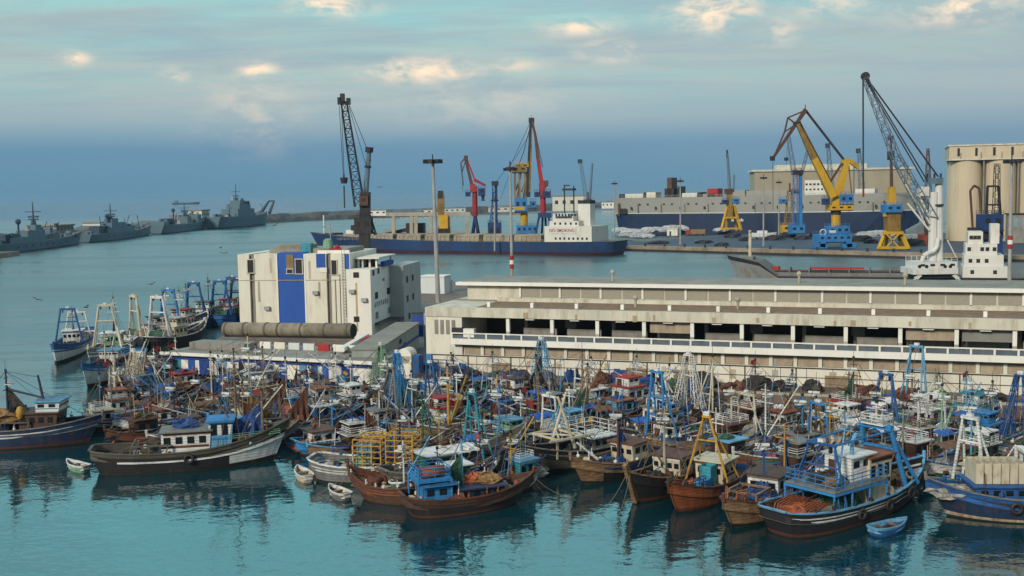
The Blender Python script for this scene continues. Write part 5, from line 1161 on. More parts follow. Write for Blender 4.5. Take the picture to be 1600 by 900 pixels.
class Boat:
    def __init__(s, label, loc, head, L, B, hull='blue', bottom='rust', stripe=None, railc='white', bulw=None, h=1.35, bow=1.5, group='fishing boats packed in the basin', patch=None, white_deck=False, name='fishing_boat', high=False):
        s.label, s.L, s.B = label, L, B
        s.t = thing(name, label, 'fishing boat', loc, head, group)
        H = s.H = Hull(L, B, h, bow, .45, 1.7, .7, .45, .75, .6, .5, 16)
        mats = [PAL[hull], M_BOTTOM[bottom], PAL[stripe or hull], PAL[bulw or hull], PAL['white'], M_WEED]
        s.hull = H.shell([(.055, 5), (.16, 1), (.60, 0), (.68, 2), (.76, 0), (.82, 2 if stripe else 0), (1, 3)], patch).build('hull', mats, s.t, smooth=False)
        H.deck().build('deck', M_DECKW if white_deck else M_DECK, s.t)
        H.cap().build('gunwale', PAL[railc], s.t)
        rod('bow_post', PAL[railc], s.t, (L / 2 - .12, 0, H.zr(1) - .2), (L / 2 - .05, 0, H.zr(1) + .45), .14)
        s.loc, s.head = Vector(loc), head
        s.short = None; ALLB.append(s)
    def z(s, x): return s.H.zd(x)
    def world(s, x, y, z):
        c, n = math.cos(s.head), math.sin(s.head)
        return Vector((s.loc.x + x * c - y * n, s.loc.y + x * n + y * c, s.loc.z + z))
    def house(s, x, l, w, h, c='white', roof='grey', trim=None, nf=3, upper=None, z=None, fwd=1, overhang=.3):
        z0 = s.z(x) if z is None else z; z0 -= .05
        m = MB(); rk = .25 * fwd
        m.extr([(x - l / 2, -w / 2, z0), (x + l / 2, -w / 2, z0), (x + l / 2 + (rk if fwd > 0 else 0), -w / 2, z0 + h), (x - l / 2 + (rk if fwd < 0 else 0), -w / 2, z0 + h)], (0, w, 0))
        wh = m.build('wheelhouse', PAL[c], s.t)
        blk('roof', PAL[roof], wh, (x + rk / 2, 0, z0 + h + .06), (l + overhang * 2, w + overhang * 2, .12))
        zw = z0 + h * .70; hw = h * .26
        for i in range(nf):
            y = -w / 2 + w * (i + .5) / nf
            blk('window', M_GLASS, wh, (x + fwd * (l / 2 + .2 * .7) + (.02 * fwd), y, zw), (.07, w / nf * .66, hw))
        ns = max(2, int(l / .85))
        for sd in (-1, 1):
            for i in range(ns):
                blk('window', M_GLASS, wh, (x - l / 2 + l * (i + .5) / ns, sd * (w / 2 + .012), zw), (l / ns * .58, .05, hw))
        blk('door', PAL['brown'], wh, (x - fwd * (l / 2 + .01), w * .2, z0 + h * .42), (.06, .7, h * .78))
        if trim: blk('trim_band', PAL[trim], wh, (x, 0, z0 + h * .46), (l + .04, w + .04, h * .09)); blk('trim_band', PAL[trim], wh, (x + rk * .9, 0, z0 + h * .93), (l + .05, w + .05, h * .08))
        s.top = (x, z0 + h + .12)
        return wh
    def mast(s, x, h, c='cream', r=.11, cross=True, radar=True, z=None, lean=0.0, flag=None, y=0.0):
        z0 = (s.z(x) if z is None else z) - .1
        m = MB(); tip = (x + lean, y, z0 + h); m.tube((x, y, z0), tip, r, r * .6, 8); ms = m.build('mast', PAL[c], s.t)
        P_ = lambda f: (x + lean * f, y, z0 + h * f)
        if cross: rod('crosstree', PAL[c], ms, Vector(P_(.72)) + Vector((0, -.9, 0)), Vector(P_(.72)) + Vector((0, .9, 0)), .055); rod('crosstree', PAL[c], ms, Vector(P_(.9)) + Vector((0, -.5, 0)), Vector(P_(.9)) + Vector((0, .5, 0)), .045)
        if radar: p = P_(.8); blk('radar_shelf', PAL['white'], ms, (p[0] + .3, p[1], p[2]), (.8, .6, .08)); blk('radar', PAL['white'], ms, (p[0] + .3, p[1], p[2] + .25), (.3, 1.1, .18), .5)
        b = P_(1); blk('lamp', M_DARK, ms, (b[0], b[1], b[2] + .12), (.18, .18, .24)); rod('aerial', M_CABLED, ms, b, (b[0], b[1], b[2] + 1.1), .02)
        if flag: blk('flag', PAL[flag], ms, (b[0] - .35, b[1], b[2] - .1), (.75, .04, .45))
        s.mt = tip
        return tip
    def stays(s, tip, pts, mm=None, r=.025):
        for p in pts: rod('stay', mm or M_CABLE, s.t, tip, p, r, n=5)
    def boom(s, p0, p1, c='tan', r=.085):
        rod('boom', PAL[c], s.t, p0, p1, r, .7)
    def gantry(s, x, h, c='blue', wt=.45, r=.13, lattice=False, depth=.0, sheave=True, lean=0):
        zb = s.H.zr(s.H.t_of(x)); yb = s.hbx(x) * .95; yt = yb * wt
        top = MB(); top.bar((x + lean, -yt - .15, zb + h), (x + lean, yt + .15, zb + h), r * 2.2, r * 2); g = top.build('gantry', PAL[c], s.t)
        for sd in (-1, 1):
            if lattice:
                m = MB(); m.truss((x - .6 * lattice, sd * yb, zb), (x + lean, sd * yt, zb + h), .55, .3, 7, .045); m.build('leg', PAL[c], g)
                m = MB(); m.truss((x + .8 * lattice, sd * yb, zb), (x + lean, sd * yt, zb + h), .45, .3, 7, .04); m.build('leg', PAL[c], g)
            else:
                rod('leg', PAL[c], g, (x, sd * yb, zb - .2), (x + lean, sd * yt, zb + h), r)
                if depth: rod('brace', PAL[c], g, (x + depth, sd * yb, zb - .1), (x + lean, sd * yt, zb + h * .93), r * .75)
        rod('crossbar', PAL[c], g, (x + lean * .6, -yb + (yb - yt) * .62, zb + h * .62), (x + lean * .6, yb - (yb - yt) * .62, zb + h * .62), r * .7)
        if sheave:
            for sd in (-1, 1): blk('sheave', M_DARK, g, (x + lean, sd * yt * .7, zb + h - .35), (.3, .15, .5))
            blk('lamp', PAL['white'], g, (x + lean, 0, zb + h + .25), (.3, .5, .3))
        s.mt = (x + lean, 0, zb + h)
        return g
    def hbx(s, x): return s.H.hb(x)
    def railing(s, x0, x1, y, z, c='white', hgt=1.0, closed=True, w=None):
        m = MB(); w = w or y
        pts = [(x0, -y, z), (x1, -w, z), (x1, w, z), (x0, y, z)]
        if closed: pts.append(pts[0])
        for a, b in zip(pts[:-1], pts[1:]):
            n = max(1, int((Vector(a) - Vector(b)).length / .9))
            for k in range(n + 1):
                p = Vector(a).lerp(Vector(b), k / n); m.tube(p, p + Vector((0, 0, hgt)), .035, n=5)
            for f in (.35, .68, 1.0): m.tube(Vector(a) + Vector((0, 0, hgt * f)), Vector(b) + Vector((0, 0, hgt * f)), .035, n=5)
        m.build('railing', PAL[c], s.t)
    def shelter(s, x0, x1, h=2.1, c='blue', posts=3, wf=.92, top=None):
        z = max(s.z(x0), s.z(x1)); w = min(s.hbx(x0), s.hbx(x1)) * wf
        blk('shelter_deck', PAL[top or c], s.t, ((x0 + x1) / 2, 0, z + h), (abs(x1 - x0), 2 * w, .1))
        blk('fascia', PAL[c], s.t, ((x0 + x1) / 2, 0, z + h - .16), (abs(x1 - x0) + .05, 2 * w + .05, .2))
        for k in range(posts):
            x = x0 + (x1 - x0) * k / (posts - 1)
            for sd in (-1, 1): rod('post', PAL[c], s.t, (x, sd * w * .97, s.z(x)), (x, sd * w * .97, z + h - .06), .085)
        return z + h + .05, w
    def canopy(s, x0, x1, c='blue', h=2.0, wf=.8):
        z = max(s.z(x0), s.z(x1)) + h; w = min(s.hbx(x0), s.hbx(x1)) * wf
        m = MB(); n = 6; q = R; vs = []
        for i in range(n + 1):
            for j in range(5):
                vs.append((x0 + (x1 - x0) * i / n, -w + 2 * w * j / 4, z + .28 * math.sin(math.pi * j / 4) + (-.13 if i % 2 else 0) + q.uniform(-.05, .05)))
        m.add(vs, [(i * 5 + j, (i + 1) * 5 + j, (i + 1) * 5 + j + 1, i * 5 + j + 1) for i in range(n) for j in range(4)])
        o = m.build('canopy', CANVAS[c], s.t); so = o.modifiers.new('thickness', 'SOLIDIFY'); so.thickness = .04
        for x in (x0, x1):
            for sd in (-1, 1): rod('canopy_post', M_GALV, s.t, (x, sd * w * .95, s.z(x)), (x, sd * w * .95, z + .02), .04, n=6)
    def winch(s, x, c='rust'):
        z = s.z(x); m = MB(); m.tube((x, -.75, z + .55), (x, .75, z + .55), .34, n=10); m.tube((x, -.8, z + .55), (x, -.72, z + .55), .55, n=12); m.tube((x, .72, z + .55), (x, .8, z + .55), .55, n=12); m.span((x - .5, -.95, z), (x + .5, -.84, z + .8)); m.span((x - .5, .84, z), (x + .5, .95, z + .8)); m.build('winch', PAL[c], s.t)
    def hatch(s, x, c='grey'):
        z = s.z(x); m = MB(); m.span((x - .9, -.8, z - .02), (x + .9, .8, z + .4)); m.span((x - .95, -.85, z + .4), (x + .95, .85, z + .48)); m.build('hatch', PAL[c], s.t)
    def net_drum(s, x, net='dark', c='blue', z=None):
        z = (s.z(x) if z is None else z) + 1.0; w = min(1.5, s.hbx(x) * .75); m = MB(); m.tube((x, -w, z), (x, w, z), .2, n=8)
        for sd in (-1, 1): m.tube((x, sd * w - .05, z), (x, sd * w + .05, z), 1.0, n=18); m.span((x - .5, sd * w - .1, z - 1), (x + .5, sd * w + .1, z))
        d = m.build('net_drum', PAL[c], s.t); m = MB(); m.tube((x, -w, z), (x, w, z), .72, n=14); m.build('wound_net', NETS[net], d)
    def rack(s, x0, x1, w, z, h, c='yellow', nx=4, nz=5):
        m = MB()
        for i in range(nx + 1):
            x = x0 + (x1 - x0) * i / nx
            for y in (-w, w): m.bar((x, y, z), (x, y, z + h), .09)
            for k in range(nz + 1): m.bar((x, -w, z + h * k / nz), (x, w, z + h * k / nz), .07)
        for k in range(nz + 1):
            for y in (-w, 0, w): m.bar((x0, y, z + h * k / nz), (x1, y, z + h * k / nz), .08)
        m.build('rack', PAL[c], s.t)
    def arch(s, x, y, w, h, c='olive', n=2, span=1.3):
        """open framed side windscreens"""
        z = s.z(x); m = MB()
        for k in range(n + 1):
            xx = x + k * span
            for sd in (-1, 1): m.bar((xx, sd * y, z), (xx + .35, sd * y * .9, z + h), .13)
        for sd in (-1, 1): m.bar((x + .35, sd * y * .9, z + h), (x + n * span + .35, sd * y * .9, z + h), .15)
        for k in (0, n): m.bar((x + k * span + .35, -y * .9, z + h), (x + k * span + .35, y * .9, z + h), .12)
        m.build('frame', PAL[c], s.t)
    def tyres(s, xs, side):
        for x in xs:
            t = s.H.t_of(x); y = side * (s.H.rail(t) + .16); z = s.H.zr(t) - .55; m = MB(); n = 12; vs = []
            for i in range(n):
                a = 2 * math.pi * i / n
                for j in range(6):
                    b = 2 * math.pi * j / 6; rr = .36 + .14 * math.cos(b)
                    vs.append((rr * math.cos(a), .12 * math.sin(b), rr * math.sin(a)))
            m.add(vs, [(i * 6 + j, ((i + 1) % n) * 6 + j, ((i + 1) % n) * 6 + (j + 1) % 6, i * 6 + (j + 1) % 6) for i in range(n) for j in range(6)])
            o = m.build('tyre_fender', M_DARK, None, smooth=True, loc=s.world(x, y, z)); o.rotation_euler.z = s.head
            tag(o, ('black tyre fender hanging on the hull of the ' + s.short)[:150], 'tyre', 'tyre fenders on the ' + s.short)
    # loose gear lying on the boat stays top-level
    def net(s, kind, x, y, rx, ry, rz, z=None):
        o = new_obj('net_heap', heap(kind, R.randrange(4)), None, s.world(x, y, (s.z(x) if z is None else z) - .05)); o.scale = (rx, ry, rz); o.rotation_euler.z = s.head + R.uniform(-.3, .3)
        tag(o, f'{kind} net on {s.short}', 'net', 'nets heaped on boats'); return o
    def buoy(s, x, y, r=.32, c='orange', z=None, sz=1.0):
        k = ('buoy', c)
        if k not in _unit: _unit[k] = MB().ball((0, 0, 1), 1, 10).mesh('buoy', PAL[c], True)
        o = new_obj('buoy', _unit[k], None, s.world(x, y, (s.z(x) if z is None else z) - .03)); o.scale = (r, r, r * sz)
        tag(o, f'{c} buoy on {s.short}', 'buoy', f'buoys on the {s.short}'); return o
    def crate(s, x, y, c='white', z=None, rz=0, d=(.8, .5, .32)):
        k = ('crate', c)
        if k not in _unit:
            m = MB(); m.span((-.5, -.5, 0), (.5, .5, .08)); m.span((-.5, -.5, .08), (-.43, .5, 1)); m.span((.43, -.5, .08), (.5, .5, 1)); m.span((-.43, -.5, .08), (.43, -.43, 1)); m.span((-.43, .43, .08), (.43, .5, 1)); _unit[k] = m.mesh('crate', PAL[c])
        o = new_obj('fish_crate', _unit[k], None, s.world(x, y, s.z(x) if z is None else z)); o.scale = d; o.rotation_euler.z = s.head + rz
        tag(o, f'{c} crate on {s.short}', 'crate', f'{c} crates on the {s.short}'); return o

def spot(stern, bow, over=1.0):
    a, b = P(*stern), P(*bow); v = b - a; L = v.length
    d = v / L; c = a + d * (L / 2 + over * .35); c.z = 0
    return c, math.atan2(v.y, v.x), L + over

def take(b): BOATS.append((Vector(b.loc), b.head, b.L, b.B)); return b
# ------------------------------------------------------------------ the boats one can tell apart, front and sides
GA = 'boats along the open water edge of the fleet'
# 1 long grey boat with white stripe at the left front
c, a, L = spot((150, 737), (425, 719), 2.2)
b = take(Boat('long dark boat with white stripe, white bow panel and white blue-topped wheelhouse', c, a, L, 5.0, 'black', 'black', None, 'olive', 'olive', 1.75, 2.2, GA, (.60, .16, .66, 4, .25)))
b.short = 'long dark white-striped boat at left front'
st = MB()
for sd in (-1, 1):
    for t0, t1 in [(i / 22, (i + 1) / 22) for i in range(3, 22)]:
        for f in (.60,):
            p, q_ = Vector(b.H.pt(t0, f, sd)), Vector(b.H.pt(t1, f, sd)); st.bar(p + Vector((0, sd * .03, 0)), q_ + Vector((0, sd * .03, 0)), .10, .16)
st.build('rubbing_strake', PAL['white'], b.t)
b.house(-.6, 4.2, 2.7, 2.5, 'white', 'grey', 'rust', 3); b.house(2.5, 2.0, 2.5, 3.0, 'pale blue', 'bright blue', 'bright blue', 3); b.house(2.5, 1.9, 2.52, 1.15, 'white', 'bright blue', None, 3, z=b.z(2.5) + 1.75)
b.arch(-5.6, 2.05, 1, 1.35, 'olive', 2, 1.6); b.winch(4.6); b.hatch(6.0, 'rust')
tip = b.mast(4.0, 7.6, 'tan', .13, radar=False); b.stays(tip, [(8.8, 0, 3.5), (2.5, -1.9, 2), (2.5, 1.9, 2), (-6, 0, 4)]); b.boom((4.2, 0, 2.3), (8.4, 0, 7.2), 'cream'); b.boom((4.4, .3, 2.6), (1.2, -1.2, 8.0), 'tan')
tp2 = b.mast(6.4, 4.6, 'tan', .16, cross=False, radar=False, flag='red'); b.stays(tp2, [(8.9, 0, 3.6), (4, -2, 2)]); b.net('blue', -.6, .5, 1.2, .9, .7, z=b.z(-.6) + 2.6); b.buoy(5.2, -1.4, .3, 'white'); b.tyres((-.2,), -1)
for k in range(2): b.crate(5.6 + k, .9, 'white')
b.net('dark', -6.8, 0, 1.2, 1.2, .5); b.railing(3.4, 8.0, 2.0, b.z(5) + .75, 'pale green', .55, False, .7)
# 2 navy boat cut by the left edge
c, a, L = spot((-105, 699), (140, 692), 1.8)
b = take(Boat('navy boat with twin white stripes, rusty bottom and brown blue-roofed wheelhouse at left edge', c, a, L, 5.0, 'navy', 'rust', 'white', 'grey', 'navy', 1.9, 1.1, GA)); b.short = 'navy twin-striped boat at left edge'
xw = 2.6
b.house(xw, 3.6, 3.0, 2.2, 'brown', 'brown', None, 3); b.house(xw + 1.0, 2.2, 2.8, 1.25, 'white', 'pale blue', 'pale blue', 5, z=b.z(xw) + 2.1)
b.arch(-2.6, 2.0, 1, 1.5, 'olive', 3, 1.4); b.net('ochre', -1.6, 0, 2.6, 1.7, 1.0, z=b.z(-1) + 1.5); b.net('dark', .2, .3, 1.4, 1.4, 1.2, z=b.z(0) + 1.4); b.buoy(1.0, -1.5, .42, 'yellow', z=b.z(1) + 1.7, sz=1.7)
tip = b.mast(-.8, 6.6, 'navy', .15); b.boom((-.6, 0, 5.8), (2.6, 0, 4.9), 'navy', .13); b.boom((2.9, 0, 4.2), (2.4, 0, 7.2), 'navy', .16); b.stays(tip, [(2.4, 0, 7.0), (6.8, 0, 3), (-5, 0, 3)], M_CABLED); b.net('orange', 5.6, 0, 1.0, .8, .4); b.hatch(4.9, 'white')
# 3 dark boat front centre
c, a, L = spot((632, 806), (816, 783), 1.3)
b = take(Boat('rusty dark boat with blue aft house, red roll and nets at the very front centre', c, a, L, 4.0, 'black', 'rust', 'brown', 'rust', 'brown', 1.3, 1.0, GA)); b.short = 'rusty dark boat at front centre'
b.house(-3.1, 2.0, 2.6, 1.9, 'bright blue', 'bright blue', None, 2, overhang=.5); zt, w_ = b.shelter(-4.6, -1.9, 2.2, 'bright blue', 2); b.railing(-4.5, -2.0, w_, zt, 'bright blue', .8)
m = MB(); m.tube((-4.2, -1.0, zt + .45), (-2.4, -1.0, zt + .45), .45, n=12); o = m.build('roll', PAL['orange'], None, True, b.t.location); o.rotation_euler.z = a; tag(o, 'faded red canvas roll on the blue aft house of front centre boat', 'roll')
b.house(.6, 3.4, 2.6, 1.3, 'navy', 'navy', None, 2); b.net('rust brown', -1.5, -1.0, 1.1, .9, 1.1); b.net('ochre', 1.4, .2, 1.3, 1.0, .6, z=b.z(1) + 1.4); b.net('pale', 2.6, .6, .8, .7, .5, z=b.z(2) + .6); b.net('orange', .4, .4, .8, .7, .7, z=b.z(0) + 1.4); b.net('rust brown', -4.3, 0, 1.0, 1.0, .6)
for x, y in ((3.3, .6), (3.9, -.4), (-.6, -.5)): b.crate(x, y, 'white')
b.buoy(4.2, .5, .28, 'orange'); b.buoy(4.4, -.3, .25, 'white'); tip = b.mast(-.6, 5.2, 'pale blue', .12); b.stays(tip, [(5.2, 0, 2.6), (-4, 1, 3)], M_CABLED); b.boom((-4.8, .9, 3), (-3.0, .5, 6.0), 'pale blue', .07)
# 4 high pointed bow behind it
c, a, L = spot((600, 774), (793, 738), 2.4)
b = take(Boat('weathered boat with long raised grey plank bow behind the front centre boat', c + Vector((0.2, .7, 0)), a, L, 4.2, 'olive', 'black', 'grey', 'grey', 'olive', 1.6, 2.6, GA)); b.short = 'boat with long raised plank bow'
b.house(-2.6, 2.4, 2.5, 2.0, 'green', 'white', 'white', 3); b.canopy(-1.2, 1.5, 'white', 1.7); b.gantry(1.5, 5.6, 'turquoise', .25, .11, depth=1.0); b.net('dark', 3.6, 0, 1.4, .9, .6); b.net('pale', .2, .6, 1.0, .9, .6); b.net('blue', -4.4, 0, 1.1, 1.1, .8)
tip = b.mast(2.5, 4.2, 'black', .1, cross=False); b.buoy(1.6, -1.0, .4, 'red', z=3.4); b.stays(b.mt, [(6.2, 0, 4.4), (-4, 0, 4)])
# 5 boat with ochre racks
c, a, L = spot((492, 746), (648, 752), 1.4)
b = take(Boat('pale hulled boat carrying tall ochre lattice racks and white nets at its round stern', c, a, L, 4.3, 'grey', 'black', 'white', 'white', 'grey', 1.5, .9, GA)); b.short = 'boat with ochre lattice racks'
b.net('pale', -3.2, 0, 1.7, 1.3, .5); b.rack(-.9, 1.6, 1.5, b.z(0), 3.1, 'yellow', 3, 6); b.rack(2.0, 4.4, 1.3, b.z(2), 3.4, 'yellow', 3, 7); b.net('orange', 3.1, -.2, 1.0, .9, .7); b.crate(-.1, -.2, 'pale green', z=b.z(0) + .4, d=(1.5, 1.6, 1.2)); b.crate(-.1, -.1, 'pale blue', z=b.z(0) + 1.7, d=(1.4, 1.5, .9))
tip = b.mast(2.9, 5.5, 'brown', .1); b.stays(tip, [(-4.6, 0, 2.3), (4.9, 0, 3)])
# 6 rusty boat below it
c, a, L = spot((668, 782), (556, 782), 1.3)
b = take(Boat('low rust brown boat with pale rope coils beside the boat with ochre racks', c + Vector((0, .6, 0)), a - .28, L, 3.7, 'brown', 'rust', 'orange', 'rust', 'rust', 1.3, 1.2, GA)); b.short = 'low rust brown boat with rope coils'
b.net('pale', -.2, 0, 1.1, .9, .5); b.net('rust brown', 1.8, 0, 1.2, .9, .7); b.net('dark', -2.4, 0, 1.3, 1.0, .8); b.winch(.9); tip = b.mast(-1.6, 4.5, 'white', .1); b.stays(tip, [(3.7, 0, 2.4), (-3.7, 0, 2)])
m = MB()
for k in range(14):
    p0 = (1.0 * math.cos(k * .45), 1.0 * math.sin(k * .45), .1 + .03 * k); p1 = (1.0 * math.cos((k + 1) * .45), 1.0 * math.sin((k + 1) * .45), .13 + .03 * k); m.tube(p0, p1, .1, n=6)
o = m.build('rope_coil', PAL['white'], None, True, b.world(-1.1, -.5, b.z(0) + .5)); tag(o, 'thick white rope coil lying on the low rust brown boat', 'rope')
# 7 to 11: pointed wooden bows on the right of the middle, bows towards us
def fwd(stern, bow, **k): return spot(stern, bow, k.pop('over', 1.4))
c, a, L = spot((985, 706), (828, 741), 1.6)
b = take(Boat('dark boat with cream trussed frame over its deck and red floats, bow to open water', c, a, L, 4.4, 'olive', 'black', 'grey', 'grey', 'black', 1.6, 1.3, GA)); b.short = 'dark boat with cream trussed frame'
zz = b.z(3) + 1.9; fr = MB()
for x in (1.0, 3.8): fr.bar((x, -1.9, zz), (x, 1.9, zz), .16)
for y in (-1.9, 1.9): fr.bar((-.4, y, zz), (4.9, y, zz), .16)
fr.bar((1, -1.9, zz), (3.8, 1.9, zz), .12); fr.bar((1, 1.9, zz + .01), (3.8, -1.9, zz + .01), .12)
for x in (1.0, 3.8):
    for y in (-1.6, 1.6): fr.bar((x, y, b.z(x)), (x, y, zz), .14)
fr.build('trussed_frame', PAL['cream'], b.t); b.boom((1.6, 1.5, 2), (3.3, 1.2, 6.8), 'cream', .16); b.boom((1.9, -1.4, 2), (.4, -1, 6.6), 'cream', .15)
b.railing(-3.4, .4, 1.7, b.z(-1) + 1.6, 'white', 1.2); b.house(-2.2, 2.6, 2.6, 1.6, 'grey', 'white', None, 3); b.net('orange', 2.6, .4, 1.0, .8, .5); b.net('rust brown', 4.2, 0, .9, .7, .5); b.net('dark', .3, 0, 1.0, 1.2, .8)
for k in range(4): b.buoy(2.2 + k * .6, -.9, .28, 'red')
c, a, L = spot((1020, 722), (905, 760), 1.4)
b = take(Boat('tan bowed dark boat with black tarred nets right of the cream trussed frame', c, a, L, 4.0, 'black', 'black', 'blue', 'tan', 'tan', 1.4, 1.3, GA, (.74, .16, 1, 3))); b.short = 'tan bowed dark boat'
b.house(-2.4, 2.2, 2.4, 2.0, 'cream', 'rust', None, 3); b.net('dark', 1.4, 0, 1.6, 1.2, .8); b.net('rust brown', 3.2, .2, .9, .7, .7); b.boom((2.8, .4, 2), (4.4, -.6, 3.6), 'white', .12); tip = b.mast(-.6, 5.6, 'rust', .12); b.stays(tip, [(4.6, 0, 2.6), (-4.6, 0, 2.2)], M_CABLED); b.winch(0, 'blue')
c, a, L = spot((1092, 738), (992, 788), 1.5)
b = take(Boat('boat with rust orange forefoot and tall pale stem post, navy sides', c, a, L, 4.1, 'navy', 'rust', None, 'tan', 'black', 1.4, 1.5, GA, (.72, .16, .9, 3))); b.short = 'navy boat with rust orange forefoot'
b.H.cap(); bw = MB(); p = b.H.pt(1, 1, 1); bw.bar((p[0] - 1.5, 0, .2), (p[0] + .25, 0, p[2] + .7), .34, .5); bw.build('stem', PAL['tan'], b.t); pl = MB()
b.house(-1.6, 2.6, 2.5, 2.1, 'cream', 'rust', 'white', 4); b.net('dark', 2.2, 0, 1.5, 1.1, .9); b.net('dark', -4.0, 0, 1.2, 1.2, 1.0); b.net('rust brown', 3.9, 0, .7, .6, .6); tip = b.mast(.2, 6.5, 'cream', .12); b.boom((.4, 0, 2.2), (3.2, -1.0, 6.0), 'tan'); b.stays(tip, [(4.8, 0, 2.9), (-4.8, 0, 2.4), (.2, -1.9, 2), (.2, 1.9, 2)]); b.canopy(-4.8, -3.1, 'brown')
c, a, L = spot((1150, 752), (1056, 804), 1.5)
b = take(Boat('orange bowed boat with blue midships and open wooden rail toward open water', c, a, L, 4.2, 'blue', 'rust', None, 'brown', 'blue', 1.45, 1.3, GA, (.62, .16, 1, 3))); b.short = 'orange bowed boat with blue midships'
b.hull.data.materials[3] = PAL['orange']
b.house(-2.2, 2.4, 2.4, 2.2, 'cream', 'cream', 'rust', 2); b.net('orange', 1.0, -.6, .9, .8, .9); b.crate(1.6, .6, 'bright blue', d=(1.2, 1.0, 1.2)); b.crate(0, .3, 'turquoise', z=b.z(0) + .1, d=(1.2, 1.0, 2.0)); b.net('dark', 2.8, 0, 1.1, .9, .7); b.railing(2.4, 4.6, 1.2, b.z(3.4) + .75, 'rust', .7, False, .5); b.gantry(-.4, 5.2, 'yellow', .12, .1, depth=-2.2); b.buoy(.2, 1.0, .26, 'yellow'); b.net('rust brown', -4.2, 0, 1.0, 1.0, .9)
c, a, L = spot((1238, 772), (1142, 828), 1.5)
b = take(Boat('tan and blue boat with bent rail hoops on bow beside the sky blue trawler', c, a, L, 4.2, 'blue', 'black', None, 'rust', 'tan', 1.4, 1.2, GA, (.66, .16, 1, 3))); b.short = 'tan and blue boat with rail hoops'
hp = MB()
for y in (-.8, .8): hp.path([(4.2, y, b.z(4) + .7), (4.2, y, b.z(4) + 1.7), (4.9, y * .5, b.z(4) + 1.7), (5.1, y * .4, b.z(4) + .9)], .07)
hp.build('rail_hoop', PAL['orange'], b.t); b.house(-2.0, 2.8, 2.5, 2.2, 'white', 'brown', 'grey', 2); fr = MB(); z0 = b.z(2) + .6
for y in (-1.2, 1.2): fr.bar((1, y, z0 + .9), (3.4, y, z0 + .9), .15); fr.bar((1, y, z0), (1, y, z0 + 1), .13); fr.bar((3.4, y, z0), (3.4, y, z0 + 1), .13)
for x in (1, 3.4): fr.bar((x, -1.2, z0 + .9), (x, 1.2, z0 + .9), .15)
fr.build('deck_frame', PAL['tan'], b.t); b.net('blue', -.1, 0, 1.2, 1.2, 1.5); b.net('dark', 2.2, 0, 1.0, .9, .6); b.net('blue', -4.2, 0, 1.2, 1.2, .9); b.buoy(3.6, .3, .22, 'white'); b.buoy(2.6, -1.3, .2, 'yellow'); tip = b.mast(-.6, 5.6, 'blue', .12); b.stays(tip, [(5, 0, 2.4), (-5, 0, 2.2)], M_CABLED)
# 12 sky blue trawler, the nearest
c, a, L = spot((1212, 838), (1425, 772), 2.0)
b = take(Boat('sky blue trawler with gantry, railed shelter deck and white foredeck, nearest the camera', c, a, L, 5.2, 'black', 'rust', 'white', 'pale blue', 'black', 1.55, 1.35, GA, None, True)); b.short = 'nearest sky blue trawler'
zt, w_ = b.shelter(-5.4, 1.0, 2.0, 'bright blue', 4, .95, 'grey'); b.railing(-5.3, .9, w_, zt, 'bright blue', 1.0); b.house(1.3, 2.6, 2.8, 3.6, 'cream', 'orange', 'brown', 3, z=b.z(1)); b.house(-.8, 2.4, 2.4, 1.9, 'white', 'white', None, 2, z=zt - .05)
b.gantry(3.8, 4.5, 'bright blue', .62, .2, depth=1.6, lean=-1.0); b.gantry(-4.0, 4.4, 'blue', .5, .09, depth=-1.0); pf = MB(); zg = b.mt[2]
tip = (3.0, 0, b.H.zr(.7) + 4.7); pl = MB(); pl.span((2.2, -1.0, tip[2] - .05), (3.5, 1.0, tip[2] + .08)); pl.build('radar_platform', PAL['white'], b.t); b.railing(2.2, 3.5, 1.0, tip[2] + .08, 'white', .7); tm = b.mast(2.8, 1.7, 'white', .1, z=tip[2])
b.boom((-4.0, -1.1, 6.0), (2.6, -1.4, 6.2), 'bright blue', .09); b.boom((-4.0, 1.1, 6.0), (2.6, 1.4, 6.2), 'bright blue', .09); b.boom((-4.6, -1.9, 3.4), (-1.6, -.3, 6.8), 'pale blue', .09); m = MB(); m.path([(-1.4, -.8, zt), (-1.4, -.8, zt + 2.8), (-1.0, -.8, zt + 3.4), (-.3, -.8, zt + 3.2), (-.2, -.8, zt + 2.4)], .16, 8); m.build('goose_pipe', PAL['pale blue'], b.t)
b.net('orange', -6.6, 0, 1.3, 1.6, .9); b.net('ochre', 5.6, .5, 1.3, 1.2, .8); b.net('blue', 4.6, .8, .7, .6, .7); b.net('dark', -3.0, .2, 1.4, 1.3, .6, z=zt); b.net('green', -1.6, -.6, 1.0, .9, 1.0); b.net('ochre', -3.6, -.9, 1.0, .6, .5, z=zt + .1); b.winch(-2.2, 'green'); b.tyres((-2.8, 4.0, .6), -1); b.buoy(2.9, .4, .3, 'white', z=tip[2] + .1); b.net('rust brown', 3.0, -.7, .8, .5, .4)
m = MB()
for k in range(26):
    y = -1.6 + 3.2 * (k % 13) / 12; x = -7.2 + .5 * (k // 13); m.path([(x + 1.6, y, b.z(-6) + 1.1), (x, y * 1.05, b.z(-6) + .8), (x - .6, y * .9, b.z(-6) - .2)], .06, 5)
m.build('stern_lashing', PAL['orange'], b.t)
